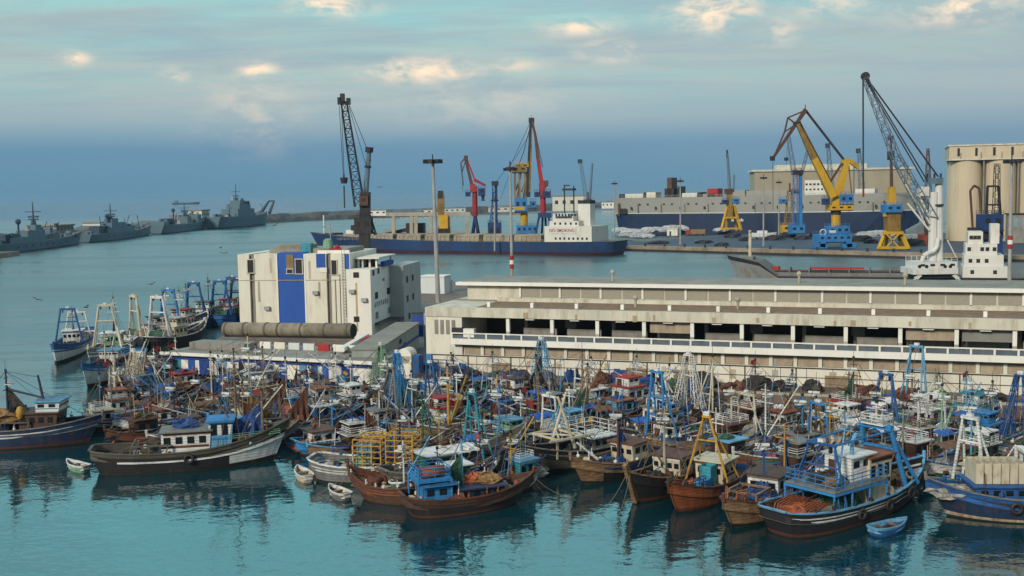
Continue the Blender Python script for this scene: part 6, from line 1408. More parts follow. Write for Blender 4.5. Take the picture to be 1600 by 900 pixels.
# 13 navy boat at right edge
c, a, L = spot((1730, 806), (1476, 805), 1.8)
b = take(Boat('navy boat with rusty white waterline and stacked pale crates cut by the right edge', c, a, L, 5.0, 'navy', 'rust', None, 'grey', 'blue', 1.75, 1.2, GA)); b.short = 'navy boat at right edge'
b.hull.data.materials[1] = mat('rusty white boot top', (.60, .50, .36), var=.3, dirt=.75, dirtc=(.22, .10, .05), scale=.9)
b.net('pale', 4.6, 0, 2.0, 1.4, .7); b.house(1.6, 3.6, 3.2, 1.5, 'blue', 'blue', None, 2); zt = b.z(1.6) + 1.6
for k in range(6): b.crate(3.2 - k * .62, 0, 'cream', z=zt, d=(.55, 2.4, 1.5))
m = MB()
for y in (-1.0, 1.0):
    for x in (-.6, -.2): m.bar((x, y, zt - 1.2), (x, y, zt + 2.4), .2)
m.bar((-.4, -1, zt + 2.3), (-.4, 1, zt + 2.3), .5, .25); m.build('white_arch', PAL['white'], b.t); b.net('dark', -2.4, 0, 2.0, 1.7, 1.0); b.tyres((1.0,), 1); tip = b.mast(-3.4, 7.0, 'green', .12); b.stays(tip, [(6.6, 0, 3.2), (-6, 0, 3)])
# left group: bows out towards the open harbour
GL = 'boats at the left end of the fleet'
for (st_, bw_, kw, lab, short, fn) in [
    ((138, 532), (88, 570), dict(hull='white', stripe='blue', railc='blue', bulw='blue', bottom='black', h=1.9, bow=1.4), 'white bowed trawler with dark blue top and blue gantry, leftmost in the fleet', 'leftmost white bowed trawler', 'g1'),
    ((205, 540), (143, 580), dict(hull='grey', stripe='white', railc='white', bulw='grey', bottom='black', h=2.1, bow=1.5), 'grey white bowed trawler with white goalpost frame and pale green house', 'grey trawler with white goalpost', 'g2'),
    ((215, 570), (136, 607), dict(hull='white', stripe='white', railc='blue', bulw='bright blue', bottom='rust', h=2.0, bow=1.5), 'white boat with bright blue top planks and brown low house at the left', 'white boat with bright blue top planks', 'g3')]:
    c, a, L = spot(st_, bw_, 1.6); b = take(Boat(lab, c, a, max(L, 12), 4.8, group=GL, **kw)); b.short = short
    if fn == 'g1': b.house(-1.5, 3.2, 2.8, 2.4, 'white', 'white', 'blue', 4); b.gantry(2.8, 5.4, 'blue', .5, .15); b.gantry(-5.0, 4.2, 'white', .6, .12); tip = b.mast(-1.0, 3.0, 'grey', .1, z=b.top[1]); b.net('dark', 1.4, 0, 1.2, 1.4, .7); b.stays(b.mt, [(5.5, 0, 3)])
    if fn == 'g2': b.house(-1.0, 3.0, 2.8, 2.6, 'pale green', 'white', 'white', 4); b.gantry(3.0, 6.4, 'cream', .45, .15, depth=-1.5); tip = b.mast(-2.6, 8.0, 'white', .12); b.stays(tip, [(3, 0, 8), (-6, 0, 3), (5.6, 0, 3.4)]); b.net('dark', 1.8, 0, 1.2, 1.3, .7); b.net('rust brown', -4.4, 0, 1.4, 1.5, .9)
    if fn == 'g3': b.house(-.6, 3.4, 2.8, 1.4, 'brown', 'brown', None, 3); b.house(-.2, 2.4, 2.6, 1.2, 'white', 'pale blue', 'pale blue', 6, z=b.z(0) + 1.4); b.boom((-2, 1, 2.4), (-5.5, -1, 6.4), 'white', .12); b.boom((-2, -1, 2.4), (-5.2, -1.4, 5.0), 'white', .1); b.net('rust brown', -4, 0, 1.4, 1.4, 1.1); tip = b.mast(2.4, 5.2, 'cream', .12); b.net('dark', 3.8, 0, 1.0, .8, .5); b.stays(tip, [(5.6, 0, 3), (-5, 0, 3)])
# behind: gantry trawlers lying stern-on beside the ice factory
GB = 'gantry trawlers beside the ice factory'
for (x, y, hd, kw, lab, short, gc, hc, rc) in [
    (262, 531, 1.30, dict(hull='navy', railc='white', bottom='black'), 'trawler with wide pale blue gantry and white house, left of the gantry trawlers', 'trawler with wide pale blue gantry', 'bright blue', 'white', 'red'),
    (244, 548, 1.20, dict(hull='black', railc='white', bottom='black'), 'dark trawler with white gantry and cream house below the pale blue gantry', 'dark trawler with white gantry', 'white', 'cream', 'white'),
    (302, 515, 1.35, dict(hull='navy', railc='blue', bottom='black'), 'trawler with turquoise gantry and dark hull, middle of the gantry trawlers', 'trawler with turquoise gantry', 'blue', 'white', 'grey'),
    (343, 511, 1.45, dict(hull='blue', railc='blue', bottom='black'), 'trawler with blue double gantry and red topped white house close to ice factory', 'trawler with blue double gantry', 'blue', 'white', 'red'),
    (371, 507, 1.40, dict(hull='navy', railc='rust', bottom='rust'), 'dark blue trawler half hidden by the corner of the ice factory', 'dark blue trawler at factory corner', 'navy', 'cream', 'rust'),
    (205, 545, .75, dict(hull='white', railc='white', bottom='black'), 'white trawler with brown cabin roof right of the grey goalpost trawler', 'white trawler with brown cabin roof', 'cream', 'white', 'brown')]:
    p = P(x, y); b = take(Boat(lab, p + Vector((math.cos(hd) * 6, math.sin(hd) * 6, 0)), hd, 15, 5.2, group=GB, h=2.0, bow=1.6, **kw)); b.short = short
    b.house(-1.4, 3.2, 3.2, 2.4, hc, rc, None, 4, fwd=-1); b.house(-1.0, 2.4, 2.8, 1.3, hc, rc, 'navy', 4, z=b.z(-1) + 2.4, fwd=-1); b.gantry(-5.2, 6.6, gc, .5, .2, depth=1.0); b.net_drum(-5.0, 'green', gc if gc in PAL else 'blue'); tip = b.mast(.4, 5.0, gc, .12, z=b.z(0) + 3); b.stays(tip, [b.mt, (6, 0, 4)], M_CABLED); b.net('dark', 2.5, 0, 1.8, 1.6, .9)
    if 'double' in lab: b.gantry(1.6, 6.8, gc, .5, .18)

# ------------------------------------------------------------------ the raft between: lanes of boats side by side
th = RD(37); LA, LB = Vector((math.cos(th), math.sin(th), 0)), Vector((math.sin(th), -math.cos(th), 0))
FRONT = [(-176, 46), (-150, 43), (-135, 40), (-119, 29), (-108, 32), (-100, 35), (-95, 44), (-90, 46), (-80, 44), (-72, 51), (-66, 60), (-54, 62), (-50, 65), (-45, 78), (-38, 82)]
def front(p):
    for (a, u), (b_, v) in zip(FRONT[:-1], FRONT[1:]):
        if a <= p <= b_: return u + (v - u) * (p - a) / (b_ - a)
    return 60
def quay_q(p):
    lo = 0.0
    n = BK
    q = ((QE - LB * p) .dot(n)) / LA.dot(n)
    return min(q, 76) if p < -147 else q
def clash(c, hd, L, B, gap=.25):
    d = Vector((math.cos(hd), math.sin(hd), 0))
    mine = [(c + d * (L * k / 5), B * (.36 if abs(k) > 2 else .46)) for k in (-2.3, -1.2, 0, 1.2, 2.3)]
    for (c2, h2, L2, B2) in BOATS:
        if (c2 - c).length > (L + L2) / 2: continue
        d2 = Vector((math.cos(h2), math.sin(h2), 0))
        for k in (-2.3, -1.2, 0, 1.2, 2.3):
            q2 = c2 + d2 * (L2 * k / 5)
            for q1, r1 in mine:
                if (q1 - q2).length < r1 + B2 * .45 + gap: return True
    return False
slots = []
p = -172.0
while p < -40:
    q_ = front(p) + R.uniform(0, 2); qe = quay_q(p) - 1.0
    while q_ < qe - 8:
        L = R.uniform(9.8, 13.0); L = min(L, qe - q_) if qe - q_ < 14 else L
        if L < 8: break
        hd = th + R.uniform(-.07, .07) + (math.pi if R.random() < .5 else 0); B = R.uniform(3.3, 3.8)
        c = LB * p + LA * (q_ + L / 2); c.z = 0
        if clash(c, hd, L, B, .08): q_ += .6; continue
        s0 = math.copysign(1, 1)
        w_ = c - CAM; dd = w_.dot(_f); sxp = 800 + FOC * w_.dot(_r) / dd
        if sxp > 1690: break
        BOATS.append((c, hd, L, B)); slots.append([c, hd, L, B, sxp, 450 - FOC * w_.dot(_u) / dd]); q_ += L + .5
    p += 1.95
for tries in range(26000):
    p = R.uniform(-172, -42); q_ = R.uniform(front(p) + 1, max(front(p) + 2, quay_q(p) - 5)); L = R.uniform(5.6, 9.0); B = 1.2 + L * .19; hd = th + R.uniform(-.35, .35) + (math.pi if R.random() < .5 else 0)
    c = LB * p + LA * q_; c.z = 0
    if (QE - c).dot(BK) < 2.5 or clash(c, hd, L, B, .02): continue
    w_ = c - CAM; dd = w_.dot(_f); sxp = 800 + FOC * w_.dot(_r) / dd
    if sxp > 1640: continue
    BOATS.append((c, hd, L, B)); slots.append([c, hd, L, B, sxp, 450 - FOC * w_.dot(_u) / dd])
print('slots', len(slots))
if SHOWSLOTS:
    for s_ in sorted(slots, key=lambda s: s[4]): print('SLOT', [round(v) for v in s_[4:]], round(s_[2], 1))
# ------------------------------------------------------------------ dress the boats of the raft
HULLC = ['navy', 'blue', 'black', 'brown', 'green', 'rust', 'olive', 'white', 'turquoise', 'grey', 'bright blue']
HULLW = [20, 15, 16, 14, 7, 9, 7, 5, 4, 4, 6]
HOUSEC = ['white', 'cream', 'pale blue', 'bright blue', 'brown', 'green', 'red', 'turquoise', 'blue', 'pale green', 'tan']
HOUSEW = [34, 14, 10, 8, 8, 5, 4, 4, 7, 3, 3]
GEARS = ['mast', 'gantry', 'lattice frame', 'tripod', 'twin masts', 'net drum']
GEARW = [28, 20, 4, 16, 18, 14]
GEARC = ['white', 'cream', 'tan', 'blue', 'pale blue', 'bright blue', 'rust', 'brown', 'grey', 'yellow', 'green', 'navy']
GEARCW = [18, 13, 15, 8, 9, 7, 8, 8, 6, 5, 3, 4]
FEAT = [   # (photo x, y of the boat, what it shows there)
    (285, 628, dict(house='white', roof='red', trim='red', hull='red', gear='mast', gc='rust', win=6)),
    (348, 590, dict(house='white', roof='white', big=1, gear='twin masts', gc='white')),
    (190, 680, dict(house='cream', roof='cream', gear='mast', gc='grey', tall=1)),
    (325, 650, dict(house='pale blue', hull='blue', gear='twin masts', gc='cream', tall=3.6)),
    (225, 620, dict(house='white', gear='twin masts', gc='white', hull='brown', tall=1.5)),
    (250, 590, dict(house='brown', gear='lattice frame', gc='cream', hull='brown', nets=('rust brown', 'ochre'))),
    (400, 655, dict(gear='twin masts', gc='tan', hull='black', house='white')),
    (300, 590, dict(house='pale blue', hull='turquoise', gear='mast', gc='white')),
    (420, 610, dict(house='red', roof='brown', hull='rust', gear='mast', gc='navy', nets=('rust brown', 'orange'))),
    (455, 690, dict(house='blue', hull='navy', gear='mast', gc='blue', nets=('blue', 'dark', 'rust brown'))),
    (560, 655, dict(house='white', roof='white', win=5, hull='black', gear='tripod', gc='white')),
    (540, 615, dict(house='pale blue', roof='bright blue', hull='white', gear='mast', gc='white', nets=('orange', 'pale'))),
    (490, 620, dict(house='white', roof='orange', gear='twin masts', gc='white', hull='navy', nets=('orange', 'dark'))),
    (575, 625, dict(gear='lattice frame', gc='pale green', hull='green', house='white', tall=1.4)),
    (605, 640, dict(gear='lattice frame', gc='bright blue', hull='blue', house='cream', tall=2)),
    (650, 690, dict(gear='twin masts', gc='white', hull='green', house='white', roof='red', tall=1)),
    (640, 660, dict(gear='gantry', gc='blue', hull='black', house='red', nets=('dark', 'blue'))),
    (715, 700, dict(gear='twin masts', gc='yellow', hull='brown', house='grey', tall=2.2, thick=1.5)),
    (690, 625, dict(house='bright blue', roof='bright blue', hull='blue', gear='mast', gc='navy', canopy='blue', nets=('blue',))),
    (745, 630, dict(house='white', roof='white', big=1, hull='bright blue', gear='mast', gc='grey', nets=('orange', 'dark'))),
    (770, 665, dict(house='blue', roof='bright blue', hull='navy', gear='tripod', gc='grey', canopy='blue')),
    (806, 635, dict(gear='lattice frame', gc='pale blue', hull='blue', house='white', tall=2.6)),
    (850, 640, dict(gear='twin masts', gc='tan', hull='brown', house='brown', tall=2, thick=1.3)),
    (893, 645, dict(gear='tripod', gc='tan', hull='rust', house='pale blue', tall=1.2)),
    (840, 675, dict(house='white', hull='bright blue', gear='mast', gc='white', canopy='blue', buoys='orange')),
    (955, 672, dict(house='white', roof='red', big=1, hull='white', gear='mast', gc='white')),
    (1022, 680, dict(gear='lattice frame', gc='white', hull='grey', house='white', tall=2.2)),
    (995, 630, dict(house='blue', roof='bright blue', hull='navy', gear='mast', gc='white', canopy='blue', nets=('blue', 'dark'))),
    (945, 630, dict(house='pale blue', hull='blue', gear='net drum', gc='white', nets=('rust brown',))),
    (1095, 690, dict(gear='gantry', gc='bright blue', hull='bright blue', house='white', tall=1.8)),
    (1140, 695, dict(gear='tripod', gc='cream', hull='olive', house='white', roof='rust', tall=2)),
    (1165, 660, dict(house='brown', hull='brown', gear='mast', gc='brown', nets=('rust brown', 'dark', 'ochre'), heap=1.5)),
    (1222, 660, dict(gear='mast', gc='grey', hull='navy', house='white', nets=('rust brown', 'green'))),
    (1260, 640, dict(house='red', roof='red', trim='white', hull='blue', gear='mast', gc='rust', nets=('orange', 'rust brown'))),
    (1240, 700, dict(gear='twin masts', gc='olive', hull='green', house='white', roof='white', thick=1.6)),
    (1300, 690, dict(house='bright blue', roof='white', hull='blue', gear='gantry', gc='blue', canopy='white')),
    (1350, 640, dict(gear='gantry', gc='pale blue', hull='turquoise', house='white', tall=2.4, canopy='white')),
    (1330, 670, dict(house='white', roof='white', hull='brown', gear='mast', gc='cream', nets=('rust brown', 'ochre'), heap=1.3)),
    (1440, 685, dict(house='white', roof='turquoise', hull='pale blue', gear='mast', gc='pale blue', big=1, ring=1)),
    (1480, 640, dict(house='bright blue', roof='bright blue', hull='navy', gear='mast', gc='grey', nets=('dark', 'blue'))),
    (1530, 640, dict(house='red', roof='rust', hull='black', gear='twin masts', gc='white', nets=('rust brown',))),
    (1570, 650, dict(gear='lattice frame', gc='blue', hull='blue', house='white', tall=2.8)),
    (1545, 700, dict(gear='twin masts', gc='pale green', hull='olive', house='brown', tall=1.5, nets=('pale', 'green'))),
    (1455, 740, dict(house='green', hull='green', gear='mast', gc='pale blue', nets=('pale', 'dark'))),
    (1500, 705, dict(house='blue', hull='navy', gear='net drum', gc='white', nets=('dark', 'rust brown'))),
]
want = {}
for fx, fy, d in FEAT:
    best = min((i for i in range(len(slots)) if i not in want and slots[i][2] > 9.2), key=lambda i: (slots[i][4] - fx) ** 2 + (2.2 * (slots[i][5] - fy + 12)) ** 2, default=None)
    if best is not None: want[best] = d
used = set()
pick = lambda a, w_: R.choices(a, w_)[0]
def art(c): return c
for i, (c, hd, L, B, px_, py_) in enumerate(slots):
    d = dict(want.get(i, {}))
    for _ in range(200):
        hull = d.get('hull') or pick(HULLC, HULLW); house = d.get('house') or pick(HOUSEC, HOUSEW); gear = d.get('gear') or pick(GEARS, GEARW); gc = d.get('gc') or pick(GEARC, GEARCW)
        if (hull, house, gear, gc) not in used: break
    else:
        d.pop('gc', None); gc = pick(GEARC, GEARCW)
    used.add((hull, house, gear, gc))
    to_quay = (QE - c).dot(BK)
    loc_ = 'close to quay wall' if to_quay < 14 else ('near open water' if LA.dot(c) - front(LB.dot(c)) < 12 else 'in mid fleet')
    gw = f'{gc} {gear}'
    short = f'{hull} boat with {house} house and {gw}'
    label = f'{hull} boat with {house} wheelhouse and {gw} {loc_}'
    stripe = R.choice([None, None, 'white', 'pale blue', 'red', 'cream']); railc = R.choice(['white', 'tan', 'grey', 'rust', 'blue', 'brown', 'pale blue'])
    b = Boat(label, c, hd, L, B, hull, R.choice(['rust', 'rust', 'black']), stripe if stripe != hull else None, railc, R.choice([None, None, 'grey', 'tan', 'white', 'olive', 'brown']), R.uniform(.95, 1.25), R.uniform(.7, 1.2))
    b.short = short
    aft = R.random() < .62; xh = -L * R.uniform(.16, .26) if aft else L * R.uniform(.02, .14); fw = 1
    big = 1.25 if d.get('big') else 1
    l_, w_, h_ = R.uniform(1.6, 2.4) * big, B * R.uniform(.48, .60) * min(big, 1.15), R.uniform(1.8, 2.2) * big
    roof = d.get('roof') or R.choice(['white', 'grey', 'rust', 'brown', 'pale blue', 'orange', 'cream'])
    wh = b.house(xh, l_, w_, h_, house, roof, d.get('trim') or R.choice([None, None, 'blue', 'red', 'rust', 'white']), d.get('win') or R.choice([2, 3, 3, 4]))
    zt = b.top[1]
    if R.random() < .4: b.house(xh, l_ * .7, w_ * .8, 1.0, house, roof, None, 3, z=zt)
    if d.get('ring'):
        m = MB(); n = 14
        for k in range(n):
            a0, a1 = 2 * math.pi * k / n, 2 * math.pi * (k + 1) / n
            for sd in (-1, 1): m.tube((xh + .38 * math.cos(a0), sd * (w_ / 2 + .1), zt - 1 + .38 * math.sin(a0)), (xh + .38 * math.cos(a1), sd * (w_ / 2 + .1), zt - 1 + .38 * math.sin(a1)), .09, n=6)
        m.build('life_ring', M_DARK, b.t)
    T = d.get('tall', 0) * .6 + (-1.3 if L < 9.2 else 0); rr = .1 * d.get('thick', 1.0) + .012 * T
    free = L * .2 if aft else -L * .22
    if gear == 'mast':
        tip = b.mast(xh + (l_ / 2 + .4 if aft else -l_ / 2 - .4), R.uniform(5, 7) + T, gc, rr, flag=R.choice([None, None, None, 'red'])); b.stays(tip, [(L * .47, 0, b.z(L * .45) + .7), (-L * .45, -B * .3, 2), (-L * .45, B * .3, 2)])
        if R.random() < .6: b.boom((tip[0], 0, b.z(0) + 2.6), (tip[0] + R.choice((1, -1)) * R.uniform(2.2, 3.6), R.uniform(-1, 1), b.z(0) + R.uniform(3.2, 5.8)), gc)
    elif gear == 'gantry':
        b.gantry(-L * .34 if aft else free, R.uniform(4.2, 5.4) + T, gc, R.uniform(.3, .55), .13, depth=R.uniform(.8, 1.8), lean=R.uniform(-.3, .3)); tip = b.mt; tip2 = b.mast(xh, 3.0, R.choice(['white', 'grey', gc]), .09, z=zt - .1); b.stays(tip, [tip2, (L * .46, 0, b.z(L * .44) + .8)])
    elif gear == 'lattice frame':
        b.gantry(free, R.uniform(4.2, 5.0) + T, gc, .28, .11, lattice=1.0); tip = b.mt; b.stays(tip, [(L * .46, 0, b.z(L * .44) + .8), (-L * .46, 0, 2.2), (-L * .3, B * .4, 2.2)])
    elif gear == 'tripod':
        h1 = R.uniform(5.2, 6.4) + T; z0 = b.z(free); tip = b.mast(free, h1, gc, rr, radar=R.random() < .4)
        sg = 1 if aft else -1
        for sd in (-1, 1): rod('strut', PAL[gc], b.t, (free + sg * 2.0, sd * B * .36, z0), (free + .1, sd * .1, z0 + h1 * .88), .075)
        rod('strut', PAL[gc], b.t, (free + sg * .85, -B * .20, z0 + h1 * .42), (free + sg * .85, B * .20, z0 + h1 * .42), .06); b.stays(tip, [(L * .47, 0, b.z(L * .44) + .8), (-L * .46, 0, 2.2)])
    elif gear == 'twin masts':
        h1 = R.uniform(5.0, 6.5) + T; tip = b.mast(free, h1, gc, rr); t2 = b.mast(xh + (-l_ / 2 - .5 if aft else l_ / 2 + .5), h1 * .8, gc, rr * .85, radar=False); b.stays(tip, [t2, (L * .47, 0, b.z(L * .44) + .8), (free - 1, -B * .42, 1.9), (free - 1, B * .42, 1.9)])
        for k in range(R.choice((1, 2))): b.boom((free, .1, b.z(free) + 1.0), (free + R.uniform(1.6, 3.4) * R.choice((1, -1)), R.uniform(-1.6, 1.6), b.z(free) + h1 * R.uniform(.6, .95)), gc, rr * .8)
    else:
        b.net_drum(-L * .36 if aft else -L * .3, R.choice(list(NETS)), gc); b.gantry(-L * .43, 3.6, gc, .7, .11); tip = b.mast(xh, 3.6, gc, .1, z=zt - .1); b.stays(tip, [(L * .47, 0, b.z(L * .44) + .8)])
    cvs = d.get('canopy') or (R.choice(['blue', 'brown', 'white', 'blue']) if R.random() < .32 else None)
    if cvs:
        x0 = L * .08 if aft else -L * .36; b.canopy(x0, x0 + L * .2, cvs, R.uniform(1.6, 2.1), .75)
    kinds = list(d.get('nets', (['dark', 'rust brown'] if R.random() < .5 else []) + R.sample(['green', 'blue', 'orange', 'pale', 'ochre'], R.choice((1, 2))))); sp = [(L * .34, .62), (free, .8), (-L * .40, .75), (L * .2 if aft else -L * .34, .7)]
    hp_ = d.get('heap', 1.0)
    for k, kd in enumerate(kinds):
        x, f = sp[k % 4]; y = b.hbx(x) * f
        b.net(kd, x + R.uniform(-.3, .3), R.uniform(-.25, .25), R.uniform(.9, 1.5), max(.5, y * R.uniform(.75, 1.0)), R.uniform(.45, .95) * hp_)
    if R.random() < .6: b.winch(L * .26 if aft else -L * .3, R.choice(['rust', 'green', 'blue', 'grey']))
    if R.random() < .5: b.hatch(L * .12 if aft else -L * .2, R.choice(['grey', 'rust', 'white', 'pale blue']))
    if R.random() < .45: b.railing(xh - l_ / 2, xh + l_ / 2, w_ / 2, zt + .0, R.choice(['white', 'blue', 'rust', 'white']), .6)
    bc = d.get('buoys') or (R.choice(['orange', 'red', 'yellow', 'white']) if R.random() < .5 else None)
    if bc:
        for k in range(3 if d.get('buoys') else R.choice((1, 2))): b.buoy(xh + R.uniform(-.8, .8), R.uniform(-.6, .6), R.uniform(.22, .34), bc, z=zt + .05)
    if R.random() < .55:
        cc = R.choice(['white', 'blue', 'pale blue', 'tan', 'orange'])
        for k in range(R.choice((2, 3, 4))): b.crate(L * .17 + (k % 2) * .85 if aft else -L * .12 - (k % 2) * .85, R.choice((-1, 1)) * B * .2, cc, z=b.z(L * .17) + (k // 2) * .33, rz=R.uniform(-.3, .3))
    for k in range(R.choice((1, 2, 3))):
        x = R.uniform(-L * .35, L * .1); y = R.choice((-1, 1)) * B * R.uniform(.25, .42); z_ = b.z(x) + R.uniform(.8, 1.6)
        rod('spare_pole', PAL[R.choice(['tan', 'cream', 'grey', 'rust', 'blue', 'white'])], b.t, (x, y, z_), (x + R.uniform(2.5, 4.2), y * R.uniform(.5, 1), z_ + R.uniform(-.2, 1.1)), R.uniform(.05, .085), .8)

    for k in range(R.choice((1, 2, 3))):
        x = xh + R.uniform(-.8, .8); y = R.uniform(-.7, .7); rod('aerial', R.choice((M_GALV, PAL['white'], M_CABLED)), b.t, (x, y, zt), (x + R.uniform(-.2, .2), y, zt + R.uniform(1.2, 3.2)), .03, .6, 5)
    if R.random() < .75:
        cc = R.choice(['white', 'tan', 'pale blue', 'cream', 'rust', 'blue']); x = free + R.uniform(-1, 1)
        for sd in (-1, 1): rod('outrigger', PAL[cc], b.t, (x, sd * B * .4, b.z(x) + .7), (x + R.uniform(-2.5, 2.5), sd * B * R.uniform(.3, .75), b.z(x) + R.uniform(3.4, 5.6)), .06, .6)
    rest = [k for k in NETS if k not in kinds]
    if R.random() < .55: b.net(R.choice(rest), xh + R.uniform(-.2, .2), R.uniform(-.2, .2), l_ * .34, w_ * .34, R.uniform(.3, .6), z=zt)
    if R.random() < .5:
        m = MB(); x = R.uniform(-L * .1, L * .22)
        for k in range(7):
            xx = x + R.uniform(-1.6, 1.6); yy = R.uniform(-.36, .36) * B; m.box((xx, yy, b.z(xx) + R.uniform(.1, .35)), (R.uniform(.2, .7), R.uniform(.2, .6), R.uniform(.2, .6)), rz=R.uniform(0, 2), mi=k % 3)
        struct(m.build('loose_gear', [PAL[R.choice(['white', 'grey', 'cream'])], PAL[R.choice(['rust', 'orange', 'red', 'tan'])], PAL[R.choice(['blue', 'black', 'green', 'pale blue'])]], b.t), 'stuff')

# ------------------------------------------------------------------ ropes, floats, boxes and poles strewn over every deck
def strew(b, n=1.0):
    L, B = b.L, b.B
    for rep in range(2):
        m = MB(); x0 = R.uniform(-L * .38, L * .30)
        for k in range(int(9 * n)):
            xx = x0 + R.uniform(-1.8, 1.8); xx = max(-L * .44, min(L * .42, xx)); yy = R.uniform(-.8, .8) * b.hbx(xx)
            if R.random() < .6: m.box((xx, yy, b.z(xx) + R.uniform(.1, .5)), (R.uniform(.15, .7), R.uniform(.15, .6), R.uniform(.2, .9)), rz=R.uniform(0, 3), mi=k % 4)
            else: m.ball((xx, yy, b.z(xx) + R.uniform(.3, .8)), R.uniform(.12, .26), 6, mi=k % 4)
        struct(m.build('loose_gear', [PAL[R.choice(['white', 'grey', 'cream', 'black'])], PAL[R.choice(['rust', 'orange', 'brown', 'tan'])], PAL[R.choice(['blue', 'black', 'green', 'pale blue'])], M_DARK], b.t), 'stuff')
    for k in range(R.choice((2, 3, 4))):
        x = R.uniform(-L * .42, L * .3); y = R.uniform(-.9, .9) * b.hbx(x); h = R.uniform(.9, 2.6)
        rod('stanchion', R.choice((M_GALV, M_DARK, PAL['white'], PAL['rust'], PAL['blue'])), b.t, (x, y, b.z(x)), (x + R.uniform(-.4, .4), y * .96, b.z(x) + h), R.uniform(.03, .06), .8, 6)
    for k in range(2):
        x = R.uniform(-L * .4, 0); y = R.uniform(-.8, .8) * b.hbx(x); z_ = b.z(x) + R.uniform(.5, 1.9)
        rod('spare_pole', PAL[R.choice(['tan', 'brown', 'grey', 'rust', 'blue', 'white', 'black'])], b.t, (x, y, z_), (x + R.uniform(2.0, 4.0), y * R.uniform(.3, 1), z_ + R.uniform(-.3, 1.6)), R.uniform(.04, .08), .8)
    m = MB(); 
    for k in range(8):
        x = -L * .4 + L * .78 * k / 7 + R.uniform(-.3, .3); t = b.H.t_of(x); sd = R.choice((-1, 1)); p = Vector(b.H.pt(t, 1, sd)); h = R.uniform(.3, .8); m.tube(p, p + Vector((0, -sd * .05, h)), .05, n=5); m.ball((p.x, p.y - sd * .1, p.z + h * .4), R.uniform(.1, .22), 6)
    struct(m.build('rail_clutter', PAL[R.choice(['black', 'rust', 'white', 'blue', 'grey', 'orange'])], b.t), 'stuff')
    if hasattr(b, 'mt'):
        for k in range(2):      # slack lines
            p0 = Vector(b.mt); x = R.choice((-1, 1)) * L * R.uniform(.25, .45); p1 = Vector((x, R.uniform(-.8, .8) * b.hbx(x), b.z(x) + .8)); sag = R.uniform(.3, .9); m = MB()
            m.path([p0.lerp(p1, i / 7) - Vector((0, 0, sag * math.sin(math.pi * i / 7))) for i in range(8)], .022, 4); m.build('slack_rope', R.choice((M_CABLE, M_CABLED, PAL['blue'], PAL['tan'])), b.t)
    if R.random() < .42 and hasattr(b, 'mt'):      # a net hung up to dry from the mast
        tp = Vector(b.mt); zb = b.z(tp.x) + .6; top = Vector((tp.x, tp.y, zb + (tp.z - zb) * R.uniform(.55, .8))); sg = R.choice((-1, 1)); m = MB(); vs = []; n = 8
        x1 = max(-L * .44, min(L * .42, tp.x + sg * R.uniform(2.0, 3.4)))
        for i in range(n + 1):
            u = i / n; base = Vector((tp.x + (x1 - tp.x) * u, R.uniform(-.25, .25) + (.35 if i % 2 else -.35), zb - .2)); up = top.lerp(Vector((x1, 0, zb + .6)), u * .92)
            for j in range(4): p = base.lerp(up, j / 3); vs.append((p.x, p.y * (1 - j / 4), p.z - .25 * math.sin(math.pi * j / 3)))
        m.add(vs, [(i * 4 + j, i * 4 + 4 + j, i * 4 + 5 + j, i * 4 + 1 + j) for i in range(n) for j in range(3)])
        o = m.build('hung_net', NETS[R.choice(['rust brown', 'dark', 'dark', 'rust brown', 'green', 'ochre', 'blue'])], b.t); so = o.modifiers.new('thickness', 'SOLIDIFY'); so.thickness = .06
for b in ALLB: strew(b, 1.0)
for b in ALLB[2:13:3]:      # mooring lines of the outer boats, dipping into the water
    for sg in (-1, 1):
        x = b.L / 2 - .3; p0 = Vector((x, sg * .15, b.H.zr(.97))); p1 = Vector((x + R.uniform(1.6, 3.4), sg * R.uniform(.4, 1.6), -.15)); m = MB()
        m.path([p0.lerp(p1, i / 7) - Vector((0, 0, .5 * math.sin(math.pi * i / 7) * (1 - i / 9))) for i in range(8)], .024, 5); m.build('mooring_rope', M_CABLE, b.t)
# gear lying along the quay
for i in range(26):
    kd = R.choice(['dark', 'rust brown', 'rust brown', 'dark', 'green', 'blue']); p = qpt(-2 + i * 3.3 + R.uniform(-1, 1), R.uniform(1.0, 4.0), 1.45); o = new_obj('net_heap', heap(kd, i % 4), None, p); o.scale = (R.uniform(1.0, 2.2), R.uniform(.8, 1.4), R.uniform(.7, 1.5)); o.rotation_euler.z = R.uniform(0, 3)
    tag(o, f'{kd} net heap lying on the quay at the foot of the hall wall', 'net', f'{kd} nets along the hall quay')

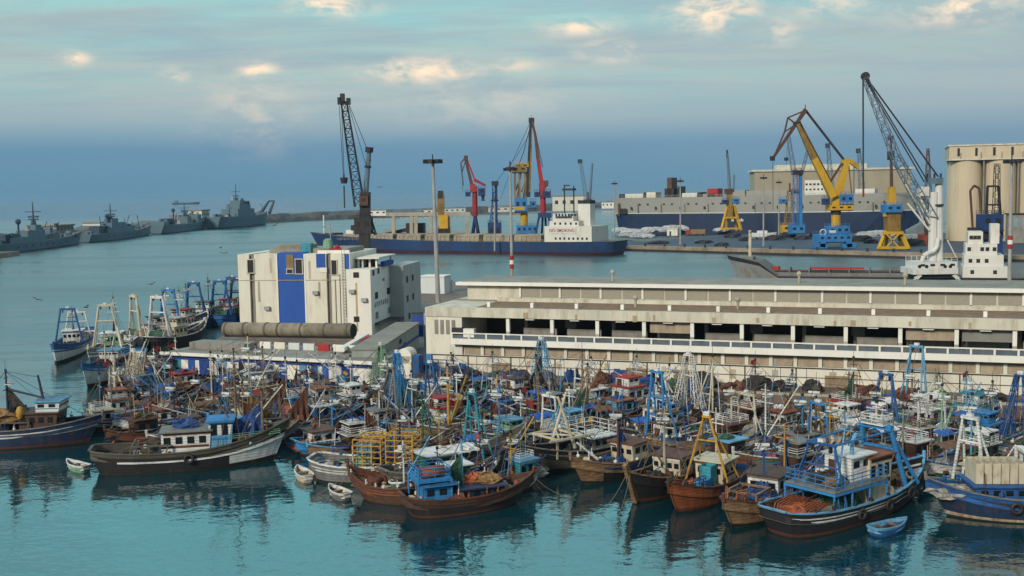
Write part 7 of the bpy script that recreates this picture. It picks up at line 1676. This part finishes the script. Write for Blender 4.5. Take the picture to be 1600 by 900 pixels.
# ------------------------------------------------------------------ rowing boats
def dinghy(label, p, rz, L, B, hullm, inm, rail):
    t = thing('rowing_boat', label, 'rowing boat', p, rz, 'small rowing boats'); H = Hull(L, B, .55, .25, .06, .35, .12, .55, .34, .15, .45, 10)
    H.shell([(.3, 1), (.75, 0), (1, 2)], thick=.06).build('hull', [PAL[hullm], PAL[hullm], PAL[rail]], t); H.deck().build('floor', PAL[inm], t); H.cap(.12, .05).build('gunwale', PAL[rail], t)
    for x in (-L * .22, L * .12): blk('thwart', PAL['tan'], t, (x, 0, .44), (.3, B * .86, .05))
    return t
c, a, L = spot((1366, 836), (1410, 826), .2); dinghy('small blue rowing boat with white rail beside the sky blue trawler', c, a, 3.6, 1.5, 'blue', 'brown', 'pale blue')
c, a, L = spot((487, 757), (462, 738), .2); dinghy('small white rowing boat by the round stern of the ochre rack boat', c, a, 3.6, 1.4, 'cream', 'grey', 'white')
c, a, L = spot((545, 783), (515, 770), .2); dinghy('small pale rowing boat under the bow of the low rust brown boat', c, a, 3.2, 1.3, 'grey', 'brown', 'white')
c, a, L = spot((136, 738), (106, 730), .2); dinghy('small green white rowing boat at the stern of the long dark striped boat', c, a, 3.4, 1.3, 'pale green', 'olive', 'white')
print('boats', len(BOATS), 'slots', len(slots))

# gulls over the open water
gm = MB(); gm.ball((0, 0, 0), .16, 8, sz=.8); gm.tube((-.32, 0, 0), (.34, 0, .03), .09, .03, 6)
for sd in (-1, 1): gm.extr([(-.12, sd * .08, .05), (.14, sd * .08, .05), (.1, sd * .5, .22), (-.02, sd * .95, .12), (-.1, sd * .5, .2)], (0, 0, .03))
gme = gm.mesh('gull', mat('dark gull plumage', (.10, .105, .11)))
for x, y, Y in ((237, 444, 150), (326, 441, 160), (135, 480, 140), (345, 387, 190), (350, 396, 180), (593, 293, 230), (205, 607, 118), (58, 468, 150), (430, 352, 210)):
    o = new_obj('gull', gme, None, Q(x, y, Y)); o.rotation_euler = (R.uniform(-.4, .4), 0, R.uniform(0, 6)); o.scale = (.8, .8, .8); tag(o, 'small dark gull flying over the open harbour water', 'gull', 'gulls over the harbour')
